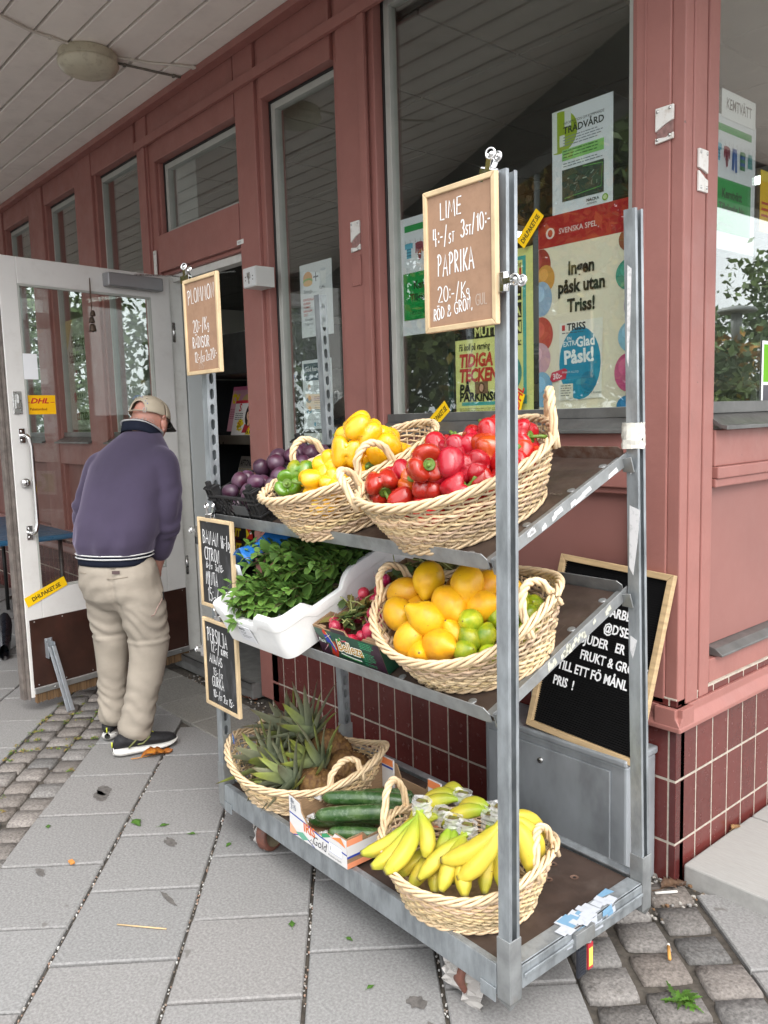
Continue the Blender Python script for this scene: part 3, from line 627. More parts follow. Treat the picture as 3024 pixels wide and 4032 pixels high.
# ================================================================ posters and notices
YP = .0975
def clothes(F, x, z, w):
    k = w/5
    F.poly([(x, z), (x+k*.2, z+k*.05), (x+k*.6, z+k*.05), (x+k*.8, z), (x+k*.78, z-k*.35), (x+k*.62, z-k*.3), (x+k*.62, z-k*.95), (x+k*.16, z-k*.95), (x+k*.18, z-k*.3), (x+k*.02, z-k*.35)], '#5fb3cf')
    for i in range(3): F.rect(x+k*.17, x+k*.62, z-k*(.4+.2*i), z-k*(.32+.2*i), '#2f7f9d')
    a = x+k*1.05; F.poly([(a, z-k*.05), (a+k*.2, z), (a+k*.55, z), (a+k*.75, z-k*.08), (a+k*.78, z-k*.7), (a+k*.66, z-k*.7), (a+k*.62, z-k*.4), (a+k*.5, z-k*1.15), (a+k*.3, z-k*1.2), (a+k*.14, z-k*.4), (a+k*.1, z-k*.7), (a, z-k*.7)], '#8d3446')
    for i in range(4): F.rect(a+k*.17, a+k*.58, z-k*(.22+.2*i), z-k*(.18+.2*i), '#5b1f2e')
    a = x+k*2.1; F.poly([(a, z), (a+k*.55, z), (a+k*.62, z-k*1.35), (a+k*.36, z-k*1.35), (a+k*.28, z-k*.55), (a+k*.18, z-k*1.3), (a-k*.06, z-k*1.25)], '#3b67ad')
    a = x+k*3.05; F.poly([(a, z-k*.05), (a+k*.18, z), (a+k*.5, z), (a+k*.68, z-k*.05), (a+k*.66, z-k*1.1), (a+k*.02, z-k*1.1)], '#2f7d4a')
    for i in range(2): F.rect(a+k*.03, a+k*.65, z-k*(.45+.4*i), z-k*(.25+.4*i), '#3c5ea6')
    a = x+k*4.1; F.poly([(a, z), (a+k*.5, z), (a+k*.56, z-k*.85), (a-k*.05, z-k*.85)], '#5aa5a5')
    for i in range(4): F.rect(a, a+k*.5, z-k*(.2+.18*i), z-k*(.14+.18*i), '#3d7f86')
    for i in range(10): F.line([(x+w*i/10+.004, z+k*.25), (x+w*i/10+.006, z)], .0012, '#6b5a48')
def kemtvatt(x, z, w=.335):
    F = Flat(w, w*1.36, '#e9edf4'); h = w*1.36
    F.rect(.03, w-.03, h*.88, h*.935, '#1f9a4c'); clothes(F, .03, h*.78, w*.88); F.rect(.02, w-.035, h*.13, h*.53, '#189a4a')
    F.text('Kemtvätt', w*.46, h*.39, h*.07, '#16301d', .03, .9, align='C'); F.text('Tillgänglig Nu', w*.46, h*.29, h*.062, '#16301d', .03, .9, align='C', maxw=w*.78); F.text('HENKAN', w*.16, h*.17, h*.035, '#14602f', 0, 1.25)
    return F
kemtvatt(0, 0).build('poster', (-1.285, YP, 1.765), 'white and green dry-cleaning poster behind the left side of the large window', 'poster')
F = kemtvatt(0, 0, .30); F.build('poster', (-.097, .325, 1.945), 'white and green dry-cleaning poster in the side window right of the corner post', 'poster', rz=math.pi/2)
F = Flat(.225, .085, '#eef1f4'); F.text('KEMTVÄTT', .1125, .03, .034, '#26282c', .012, .85, align='C', maxw=.17); F.build('sign', (-.094, .388, 2.345), 'white paper strip reading KEMTVÄTT above the dry-cleaning poster in the side window', 'sign', rz=math.pi/2)
F = Flat(.34, .2, '#f4c400'); F.rect(0, .34, .165, .2, '#f9d94a')
for i in range(3): F.rect(.01, .06, .05+.02*i, .058+.02*i, '#c8232b')
F.text('DHL', .075, .05, .075, '#c8232b', .03, 1.1, shear=.25); F.build('sign', (-.092, .655, 2.03), 'yellow and red parcel sign in the side window beside the dry-cleaning poster', 'sign', rz=math.pi/2)
F = Flat(.26, .225, '#f2f3f2'); F.rect(.012, .248, .085, .213, '#6fb51e'); F.rect(.012, .248, .012, .075, '#5b5a60'); F.build('sticker', (-.0745, .66, 1.44), 'lime green and grey sticker low in the side window', 'sticker', rz=math.pi/2)
# tree-care notice
F = Flat(.232, .33, '#e4eaf0')
F.poly([(max(.001, .03+.07*math.cos(t)), .26+.066*math.sin(t)) for t in np.linspace(0, 6.283, 41)[:-1]], '#9bb52a')
for a, b, c, d in ((.0, .02, .2, .33), (.05, .075, .27, .33), (.03, .05, .215, .25)): F.rect(a, b, c, d, '#dfe6e0')
F.text('INFORMATION OM KOMMANDE', .045, .28, .009, '#33413a', 0, 1, maxw=.155); F.text('TRÄDVÅRD', .045, .252, .022, '#22302a', .025, 1.05, maxw=.155)
F.block(.045, .242, .15, 4, .0085, '#7a858c'); F.rect(.04, .2, .168, .203, '#8cc873'); F.block(.045, .199, .145, 3, .0095, '#3d6b35'); F.block(.045, .16, .15, 2, .0085, '#7a858c')
F.rect(.04, .2, .04, .14, '#3c4a42'); rg = random.Random(5)
for i in range(34): x = rg.uniform(.045, .18); z = rg.uniform(.045, .125); F.line([(x, z), (x+rg.uniform(-.004, .02), z+rg.uniform(-.004, .014))], rg.uniform(.001, .004), rg.choice(['#5d6d62', '#7c8a80', '#93a093', '#2d3a33', '#52634f'])); F.k -= 1
F.line([(.05, .05), (.19, .06), (.195, .13), (.12, .135)], .0015, '#7fd060')
F.text('NACKA', .135, .022, .010, '#2a3530', .02); F.text('KOMMUN', .137, .012, .006, '#2a3530'); F.ell(.205, .023, .011, .011, '#7fae2a'); F.ell(.205, .023, .007, .007, '#cfe0a8'); F.block(.03, .012, .06, 1, .006, '#888')if 0 else None
F.build('notice', (-.525, YP, 2.085), 'white tree-care notice with green emblem and an aerial photo, high in the large window', 'notice')
# easter lottery poster
F = Flat(.365, .655, '#efe6cf')
F.rect(0, .365, .555, .655, '#b3282c'); F.ell(.05, .6, .018, .018, '#e9d6d2'); F.ell(.05, .6, .010, .012, '#b3282c'); F.text('SVENSKA SPEL', .085, .592, .018, '#ead9d4', .01, .95)
for cx, cz, rx, rz, c in ((-.0, .50, .052, .06, '#a23a37'), (.03, .455, .038, .045, '#d79c4e'), (.012, .39, .045, .058, '#9fbad6'), (.01, .27, .05, .06, '#c9544a'), (.0, .19, .05, .055, '#d4a6b6'), (.014, .085, .045, .06, '#86b7d8'), (.365, .53, .05, .04, '#9a5a3c'), (.36, .425, .055, .05, '#3f9c88'), (.365, .33, .03, .05, '#c9b5c6'), (.36, .235, .045, .048, '#8fc0dd'), (.352, .125, .05, .06, '#d2598c'), (.36, .02, .05, .035, '#2f86bd')):
    a = np.linspace(0, 2*np.pi, 41)[:-1]; F.poly([(min(.364, max(.001, cx+rx*math.cos(t))), min(.554, max(.001, cz+rz*math.sin(t)))) for t in a], c)
    F.poly([(min(.364, max(.001, cx-rx*.2+rx*.5*math.cos(t))), min(.554, max(.001, cz+rz*.3+rz*.45*math.sin(t)))) for t in a], tuple(min(1, x*1.25+.02) for x in lin(c)))
F.text('Ingen', .175, .455, .043, '#1d1d1d', .035, .82, align='C'); F.text('påsk utan', .175, .398, .043, '#1d1d1d', .035, .82, align='C'); F.text('Triss!', .175, .335, .043, '#1d1d1d', .035, .82, align='C')
F.poly([(.085, .045), (.255, .05), (.26, .305), (.09, .30)], '#f1eee2'); F.ell(.17, .165, .082, .118, '#1f93b6'); F.rect(.1, .112, .275, .293, '#c2323a'); F.text('TRISS', .12, .274, .024, '#1c2a30', .03, .95); F.block(.1, .268, .13, 1, .008, '#49585e')
F.text('EXTRA', .105, .222, .017, '#eef6f8', .02, .85, rot=.06); F.text('Glad', .158, .218, .033, '#f4fafb', .03, .85, rot=.05); F.text('Påsk!', .108, .165, .045, '#f4fafb', .035, .95, rot=.05); F.text('EN', .12, .243, .011, '#eef6f8', .02)
F.ell(.205, .105, .03, .032, '#1a80a2'); F.poly([(.05, .118), (.06, .108), (.115, .118), (.122, .145), (.112, .152), (.058, .14)], '#d23e55'); F.text('30:-', .063, .117, .019, '#f6e8ea', .03, .95, rot=.12)
F.rect(.09, .145, .05, .1, '#e6e2d2'); F.block(.095, .095, .045, 5, .008, '#777777'); F.text('SKRAPA ALLTID', .1, .135, .007, '#d6ecf2'); F.text('Pris 30 kronor', .19, .065, .008, '#2c5966')
F.build('poster', (-.585, YP, 1.435), 'large easter poster with red top band and coloured eggs in the large window', 'poster')
# newspaper bill
F = Flat(.375, .575, '#eef09a')
F.rect(.012, .363, .012, .563, '#eef09a')
for a, b, c, d in ((.33, .345, .05, .545), (.03, .345, .535, .548), (.03, .345, .04, .053)): F.rect(a, b, c, d, '#4fb3ad')
F.text('våg', .325, .515, .017, '#222222', 0, .9, align='R'); F.text('N', .325, .46, .05, '#cf3b2e', .03, .9, align='R'); F.rect(.19, .325, .40, .452, '#161616'); F.text('N-', .32, .408, .034, '#eef09a', .03, .9, align='R')
F.rect(.19, .325, .34, .392, '#161616'); F.text('KA', .322, .348, .034, '#eef09a', .03, .9, align='R'); F.rect(.0, .325, .285, .332, '#161616'); F.text('EN', .322, .292, .034, '#eef09a', .03, .9, align='R'); F.text('MUTT', .1, .292, .034, '#eef09a', .03, .9)
F.text('Få koll på varning', .02, .245, .026, '#1b1b1b', .015, .62, shear=.12); F.text('na:', .323, .245, .026, '#1b1b1b', .02, .8, align='R')
F.text('TIDIGA', .02, .185, .048, '#cf3b36', .045, .78, shear=.14); F.text('TECKEN', .02, .13, .048, '#cf3b36', .045, .78, shear=.14)
F.text('PÅ', .02, .085, .036, '#1b1b1b', .045, .95, shear=.08); F.text('PARKINSON', .02, .057, .033, '#1b1b1b', .045, .95, shear=.08, maxw=.30)
F.rect(.1, .165, .083, .127, '#8a6a55'); F.ell(.133, .104, .016, .02, '#5a3a26'); F.ell(.133, .104, .010, .014, '#d9a98f'); F.ell(.29, .15, .035, .055, '#4f9c94'); F.ell(.285, .2, .022, .026, '#244a55'); F.ell(.285, .14, .02, .03, '#8fd0b4')
F.block(.02, .03, .25, 2, .007, '#8d8f60')
F.build('poster', (-.985, YP, 1.435), 'yellow newspaper placard with big red and black headline in the middle of the large window', 'poster')
# coffee offer, hygiene note, opening hours
F = Flat(.245, .33, '#e9edf2')
F.ell(.062, .265, .036, .03, '#d99a52'); F.ell(.062, .252, .038, .014, '#7fae45'); F.ell(.062, .243, .036, .014, '#e2b06b'); F.rect(.105, .145, .262, .268, '#2d3442'); F.rect(.122, .128, .245, .285, '#2d3442'); F.poly([(.16, .29), (.205, .29), (.2, .225), (.168, .225)], '#f7f9fb'); F.ell(.182, .29, .022, .006, '#cdd5df')
F.text('Smörgås', .03, .2, .016, '#6c737c', 0, .9); F.text('Kaffe', .15, .205, .016, '#5b626b', 0, .9)
for i, t in enumerate(('KRUKSALLAD', 'GURKA', 'TOMAT', 'KALKON', 'OST')): F.text(t, .022, .165-.017*i, .011, '#c4574f', .02, 1.1)
F.text('25:-', .15, .14, .026, '#cf4b43', .02, .9, rot=-.2); F.line([(.15, .19), (.19, .2), (.185, .15), (.225, .13), (.18, .11), (.17, .07)], .0015, '#b9c3cf'); F.text('Allergisk', .03, .075, .013, '#7d848c'); F.text('Fråga oss', .03, .055, .013, '#8d949c')
F.build('notice', (-1.985, YP, 1.82), 'white sandwich and coffee offer taped high in the narrow window', 'notice')
F = Flat(.23, .32, '#e6ecf2'); F.rect(.012, .218, .225, .305, '#2f4759'); F.text('God handhygien', .02, .268, .022, '#eef3f6', .02, 1, maxw=.19); F.text('Undvik att bli smittad', .02, .24, .011, '#a9bccb', 0, 1, maxw=.18)
for i, c in enumerate(('#c3cdd6', '#4f9fc9', '#6b93a8')): F.ell(.045, .185-.05*i, .022, .013, c); F.ell(.052, .195-.05*i, .012, .012, '#d8b6a4'); F.block(.09, .2-.05*i, .11, 4, .009, '#8f9aa4', seed=i)
F.line([(.012, .045), (.218, .045)], .001, '#9aa4ad'); F.ell(.09, .022, .008, .01, '#74b3d2'); F.block(.105, .028, .09, 2, .009, '#8f9aa4'); F.build('notice', (-1.995, YP, 1.395), 'white hand hygiene notice with dark blue heading in the narrow window', 'notice')
F = Flat(.215, .17, '#e8ebe9'); F.text('Öppettider', .02, .125, .024, '#3a3a3a', 0, .95); F.text('Mån-Fre 09-19', .02, .085, .022, '#3a3a3a', 0, .9, maxw=.18); F.rect(0, .215, .072, .074, '#b9bcbb'); F.text('Lördag 10-18', .02, .042, .022, '#7a7a7a', 0, .9, maxw=.17)
F.build('notice', (-2.0, YP, 1.205), 'white opening hours notice at the foot of the narrow window', 'notice')
F = Flat(.26, .16, '#eef0ee'); F.rect(.02, .15, .02, .14, '#7ac142'); F.ell(.15, .08, .05, .05, '#f4f6f2'); F.ell(.165, .07, .022, .022, '#7ac142'); F.build('sticker', (-1.965, YP, .985), 'white and green sticker low in the narrow window under the shelf', 'sticker')
# poster seen through the door
F = Flat(.5, .80, '#eaeee4'); F.poly([(.0, .8), (.16, .8), (.0, .55)], '#e9d98a'); F.text('Plötsligt', .25, .60, .085, '#2a2f2c', .02, .72, align='C'); F.text('händer det!', .25, .49, .085, '#2a2f2c', .02, .72, align='C', maxw=.42)
F.text('TRISS', .2, .405, .03, '#38424a', .03); F.rect(.16, .19, .40, .435, '#c9535c'); F.line([(.16, .38), (.3, .38), (.3, .22), (.27, .18), (.24, .22), (.16, .22), (.16, .38)], .006, '#59636a')
for i in range(3):
    for j in range(3): F.ell(.185+.04*i, .35-.05*j, .013, .017, '#6d777d')
F.poly([(.1, .26), (.14, .28), (.16, .22), (.12, .19)], '#cc6f78'); F.rect(.14, .19, .07, .13, '#c9535c'); F.ell(.165, .095, .014, .02, '#f1e4e2'); F.text('TRISS', .2, .07, .06, '#2b3136', .035, .85); F.poly([(.42, 0), (.5, 0), (.5, .07)], '#3b86c4'); F.block(.12, .03, .25, 1, .012, '#9aa29c')
F.build('poster', (-5.03, YP, 1.41), 'white lottery poster with grey headline, seen through the open door glass', 'poster')
# stuck on the door
c, q = math.cos(math.radians(-80.7)), math.sin(math.radians(-80.7))
def onDoor(s, y, z): return (-3.17+c*s-q*y, .04+q*s+c*y, z)
DZ = math.radians(-80.7)+math.pi
F = Flat(.155, .095, '#f3b90c'); F.text('DHL', .022, .055, .026, '#c2262b', .035, 1.35, shear=.3); F.rect(.0, .02, .058, .061, '#c2262b'); F.rect(.128, .15, .058, .061, '#c2262b'); F.text('Paketombud', .018, .02, .013, '#8a3a10', .02, 1); F.build('sticker', onDoor(.905, .0058, 1.503), 'yellow parcel agent sticker on the glass of the open door', 'sticker', rz=DZ)
F = Flat(.072, .125, '#e9ebef'); F.build('note', onDoor(.912, .0245, 1.675), 'small blank white note stuck on the edge of the door glass', 'note', rz=DZ)
# yellow tapes
def tape(L, w, loc, rz, rot, txt, label, mark=None):
    F = Flat(L, w, '#f2c512', th=.0004)
    if txt: F.text(txt, L*.5, w*.28, w*.42, '#35301a', .03, .9, align='C', maxw=L*.84)
    if mark: F.text(mark, L*.12, w*.2, w*.6, '#c62d22', .03, 1, shear=.2)
    o = F.build('tape', loc, label, 'tape', rz=rz); o.rotation_euler = Matrix.Rotation(rz, 3, 'Z').to_matrix().to_4x4().to_euler() if False else (Matrix.Rotation(rz, 3, 'Z') @ Matrix.Rotation(rot, 3, 'Y')).to_euler(); return o
tape(.125, .045, (-.63, .0765, 2.0), 0, math.radians(-47), 'DHLPAKET.SE', 'yellow parcel tape joining the easter poster to the placard')
tape(.12, .048, (-1.05, .0335, 1.385), 0, math.radians(-38), 'DHLPAKET.SE', 'yellow parcel tape hanging off the lower left corner of the placard')
tape(.07, .05, (-.655, .0765, 1.44), 0, math.radians(-70), None, 'yellow parcel tape with red letters at the lower right corner of the placard', 'DHL')
tape(.23, .052, onDoor(.985, .0265, .545), DZ, math.radians(-20), 'DHLPAKET.SE', 'yellow parcel tape wrapped round the free edge of the door', None)
# cow bells on the door
bl = empty('door_bell', onDoor(.527, .03, 2.2), label='two rusty little bells hanging on a cord from the top of the door', cat='bell')
m_bell = mat('rusty_bell', (.09, .06, .042), .5, metal=.5, var=.4, vs=40)
p = M(); p.tube([(0, 0, 0), (.004, 0, -.08), (-.006, .002, -.16), (0, 0, -.21)], .0022, 6); p.tube([(0, 0, 0), (-.008, 0, -.09), (.01, 0, -.15)], .002, 6); p.build('cord', mat('brown_cord', (.1, .06, .04), .9), bl)
for k, (dx, z, r) in enumerate(((.012, -.165, .014), (0, -.232, .019), (-.006, -.195, .015))):
    p = M(); p.lathe([(0, 0), (r*.5, -.002), (r*.8, -r*.6), (r, -r*1.8), (r*1.05, -r*2.1), (r*.9, -r*2.0), (0, -r*1.6)], 14, c=(dx, 0, z)); p.ball((dx, 0, z-r*2.2), r*.22, 6); p.build('bell', m_bell, bl)
# --- steel cabinet and the letter board leaning on it
cab = empty('steel_cabinet', (0, 0, 0), label='low grey steel utility cabinet against the tiles behind the trolley', cat='cabinet')
m_cab = mat('galvanised_cabinet', (.40, .43, .46), .42, metal=.45, var=.35, vs=5, dirt=.3, ds=5, dcol=(.2, .21, .22), stretch=(1, 1, .5))
p = M(); p.box(-.62, -.062, -.165, -.006, .0, .40); p.build('body', m_cab, cab, bev=.008)
p = M(); p.box(-.60, -.115, -.172, -.166, .03, .375); p.build('door', m_cab, cab, bev=.004)
p = M(); p.box(-.63, -.055, -.178, -.004, .4005, .425); p.build('lid', m_cab, cab, bev=.007)
p = M(); p.lathe([(0, .006), (.008, .006), (.011, .003), (.011, 0)], 14, c=(-.375, -.172, .33), ax=(0, -1, 0)); p.build('lock', m_steel, cab)
lb = empty('letter_board', (-.435, -.152, .428), label='black felt board with white letters leaning on the wall above the steel cabinet', cat='letter board')
lb.rotation_euler = (math.radians(-15.5), math.radians(3.0), 0)
m_oak = mat('light_wood_frame', (.56, .40, .22), .5, var=.3, vs=7, stretch=(1, 1, 9), bump=.05, bs=60); m_pine = mat('pine_frame', (.66, .50, .30), .5, var=.28, vs=9, stretch=(1, 6, 1), bump=.04, bs=60)
def woodframe(par, w, h, f, d, mt):
    p = M()
    for pts in (((0, 0), (w, 0), (w-f, f), (f, f)), ((f, h-f), (w-f, h-f), (w, h), (0, h)), ((0, 0), (f, f), (f, h-f), (0, h)), ((w-f, f), (w, 0), (w, h), (w-f, h-f))): p.prism(pts, -d, 0, axis=1)
    return p.build('frame', mt, par, bev=.002)
LW, LH = .405, .57
woodframe(lb, LW, LH, .02, .022, m_oak)
p = M()
for i in range(74): z = .021+i*(LH-.042)/74; p.box(.02, LW-.02, -.010, -.004, z, z+(LH-.042)/74*.62)
p.box(.02, LW-.02, -.004, -.001, .02, LH-.02); p.build('felt', mat('black_felt', (.008, .008, .0085), .95, spec=.1), lb)
F = Flat(.0, .0, '#f4f5f6'); F.m = M(); F.m.m = 0
for t, x, z in (('PRIS  !', .062, .155), ('TILL ETT FÖ MÅNL G', .068, .207), ('FRUKT & GRÖNT', .142, .257), ('BJUDER   ER', .13, .307), ('@D\'SERVA', .205, .357), ('ARBETE', .218, .407), ('EI', .29, .46)):
    F.text(t, x, z, .030, '#f1f2f4', .02, .74, rot=-.012, maxw=LW-.022-x)
V = F.m.build('letters', F.mats, lb); V.location = (0, -.0112, 0); V.modifiers.new('sol', 'SOLIDIFY').thickness = .0015

# ================================================================ the steel trolley
CL = np.array([-1.24824, -.85687, 0.]); CA = -.0172096
TH = math.atan2(.205, .51)
def CM(): return Matrix.Translation(CL.tolist()) @ Matrix.Rotation(CA, 4, 'Z')
def SM(zf): return CM() @ Matrix.Translation((0, .02, zf)) @ Matrix.Rotation(TH, 4, 'X')
ZU, ZM, ZB = 1.115, .765, .184
m_galv = mat('galvanised_steel', (.40, .435, .46), .40, metal=.6, var=.38, vs=26, dirt=.28, ds=16, dcol=(.17, .18, .185), bump=.06, bs=60, stretch=(1, 1, .35), rvar=.12)
m_galv2 = mat('dull_galvanised', (.36, .375, .38), .45, metal=.6, var=.3, vs=14, dirt=.3, ds=10, dcol=(.2, .18, .15), rvar=.12)
m_ply = mat('phenolic_ply', (.062, .042, .034), .42, var=.35, vs=14, bump=.06, bs=70, dirt=.3, ds=9, dcol=(.10, .08, .068), rvar=.14)
m_rust = mat('rusty_steel', (.10, .045, .028), .75, var=.6, vs=40, col2=(.16, .12, .10), bump=.3, bs=90)
m_tyre = mat('red_brown_tyre', (.19, .075, .052), .55, var=.3, vs=20, dirt=.3, ds=20); m_hub = mat('hub', (.28, .23, .15), .5, var=.3, vs=30)
m_lab = mat('torn_label', (.66, .66, .67), .7, dirt=.5, ds=60, dcol=(.35, .37, .38))
cart = empty('plant_trolley', CL, CA, label='tall galvanised steel trolley with two slanted shelves, displaying fruit and vegetables by the shop door', cat='trolley')
f = M()
f.box(.042, 1.308, .0, .004, .118, .192); f.box(.042, 1.308, .0045, .03, .118, .123); f.box(.042, 1.308, .0045, .02, .187, .192)
f.box(.042, 1.308, .561, .565, .118, .196); f.box(.042, 1.308, .535, .5605, .190, .196); f.box(.042, 1.308, .535, .5605, .118, .123)
for a, b, c in ((1.346, 1.35, 1.30), (.0, .004, .05)):
    f.box(min(a, b), max(a, b), .042, .523, .135, .1905); f.box(min(c, a)+(.0 if c > a else .0045), max(c, a)-(.0 if c < a else -.0), .042, .523, .191, .195) if c < a else f.box(.0, .05, .042, .523, .191, .195)
f.box(1.352, 1.356, .045, .52, .163, .172)
f.box(.042, .09, -.004, -.0005, .10, .135); f.box(1.26, 1.308, -.004, -.0005, .10, .135)
f.build('base_frame', m_galv, cart, bev=.0015)
d = M(); d.box(.045, 1.30, .022, .533, .168, ZB)
for x, y in ((1.06, .40), (1.12, .44), (1.2, .43), (1.16, .37), (1.22, .1), (1.15, .16)):
    d.lathe([(.012, .0015), (.0045, .0012), (.0045, -.001), (0, -.001)], 12, c=(x, y, ZB), m=1); d.lathe([(.0, .0008), (.0045, .0007)], 10, c=(x, y, ZB), m=2)
d.build('base_board', [m_ply, mat('rust_ring', (.12, .07, .05), .8), m_blk], cart)
def upost(x0, x1, y0, y1, z0, z1, web, lean):
    """U channel: web at one x side with punched slots, open at the other"""
    m = M(); t = .003
    m.box(x0, x1, y0, y0+t, z0, z1); m.box(x0, x1, y1-t, y1, z0, z1)
    lip = .006
    if web > 0: xa, xb = x1-t, x1; m.box(x0, x0+t, y0+t, y0+t+lip, z0, z1); m.box(x0, x0+t, y1-t-lip, y1-t, z0, z1)
    else: xa, xb = x0, x0+t; m.box(x1-t, x1, y0+t, y0+t+lip, z0, z1); m.box(x1-t, x1, y1-t-lip, y1-t, z0, z1)
    ya, yb = y0+t, y1-t; sl = .0065
    m.box(xa, xb, ya, ya+sl, z0, z1); m.box(xa, xb, yb-sl, yb, z0, z1)
    z = z0; a0, a1 = ya+sl, yb-sl
    while z < z1-.03:
        zz = min(z+.016, z1); m.box(xa, xb, a0, a1, z, zz)
        if z+.05 < z1:
            q = .006
            for (py, sy) in ((a0, 1), (a1, -1)):
                for (pz, sz) in ((zz, 1), (z+.05, -1)): m.prism([(py, pz), (py+sy*q, pz), (py, pz+sz*q)], xa, xb, axis=0)
        z += .05
    m.box(xa, xb, a0, a1, z1-.12, z1) if web < 0 or True else None
    V = np.concatenate(m.V); k = (V[:, 2]-z0)/(z1-z0); V[:, 0] += lean[0]*k; V[:, 1] += lean[1]*k; m.V = [V]
    return m
def sleeve(x0, x1, y0, y1, fx, fy):
    m = M(); t = .0035; z0, z1 = .10, .264
    pts = [(x0, y0), (x1, y0), (x1, y1), (x0, y1)]
    for (xa, xb, ya, yb) in ((x0, x1, y0, y0+t), (x0, x1, y1-t, y1), (x0, x0+t, y0+t, y1-t), (x1-t, x1, y0+t, y1-t)): m.box(xa, xb, ya, yb, z0+.012, z1)
    cx, cy = (x0 if fx < 0 else x1), (y0 if fy < 0 else y1)
    m.add([(x0, y0, z0+.012), (x1, y0, z0+.012), (x1, y1, z0+.012), (x0, y1, z0+.012), ((x0+x1)/2+(cx-(x0+x1)/2)*.5, (y0+y1)/2+(cy-(y0+y1)/2)*.5, z0-.012)], [(0, 1, 4), (1, 2, 4), (2, 3, 4), (3, 0, 4)])
    return m
for nm, (x0, x1, y0, y1, web, lean, zt, fx, fy) in {'a': (.0, .04, .0, .04, 1, (.03, .0), 1.87, -1, -1), 'b': (1.31, 1.35, .0, .04, -1, (.014, .0), 1.93, 1, -1), 'c': (.0, .04, .525, .565, 1, (-.065, 0), 1.90, -1, 1), 'd': (1.31, 1.35, .525, .565, -1, (-.036, .0), 1.935, 1, 1)}.items():
    po = upost(x0+.003, x1-.003, y0+.003, y1-.003, .20, zt, web, lean).build('post', m_galv, cart, bev=.0008)
    sleeve(x0, x1, y0, y1, fx, fy).build('sleeve', m_galv2, po, bev=.0012)
# worn labels and paint on the rear right post
p = M(); p.box(1.27, 1.2745, .53, .56, 1.3, 1.36); p.build('torn_sticker', m_lab, cart) if False else None
def caster(x, y, rz, big=True):
    m = M(); R = R3(0, 0, rz); m.at((x, y, 0), R)
    m.lathe([(.048, -.019), (.058, -.019), (.0625, -.014), (.0625, .014), (.058, .019), (.048, .019)], 28, c=(0, 0, .0625), ax=(1, 0, 0))
    o = m.build('wheel', m_tyre, cart)
    h = M(); h.at((x, y, 0), R); h.lathe([(0, -.016), (.045, -.015), (.048, -.019)], 24, c=(0, 0, .0625), ax=(1, 0, 0)); h.lathe([(.048, .019), (.045, .015), (0, .016)], 24, c=(0, 0, .0625), ax=(1, 0, 0)); h.tube([(-.028, 0, .0625), (.028, 0, .0625)], .008, 8); h.build('hub', m_hub, o)
    b = M(); b.at((x, y, 0), R)
    for s in (-1, 1): b.prism([(-.016, .055), (.016, .055), (.04, .118), (-.012, .118)], s*.025-.0015, s*.025+.0015, axis=0)
    b.box(-.04, .04, -.03, .05, .112, .118); b.build('fork', m_galv2, cart, bev=.001)
caster(.215, .075, .35); caster(1.165, .085, -.25); caster(.2, .49, .2); caster(1.16, .49, -.1)
# scraps of packing film caught in the casters
rg = random.Random(3)
for cx, cy, cz in ((.20, .055, .06), (1.19, .06, .04), (1.13, .05, .07)):
    m = M(); G = []
    for i in range(9):
        G.append([np.array([cx+.03*math.cos(j*.9)+.012*mnoise.noise(Vector((i*.7, j*.8, cx*9))), cy-.02+.02*mnoise.noise(Vector((i*.5, j, 3+cx))), cz+.045-.011*i+.006*mnoise.noise(Vector((i, j*.6, cx)))]) for j in range(5)])
    m.surf(G, smooth=False); m.build('film_scrap', mat('film', (.40, .38, .36), .25, spec=.6), cart)
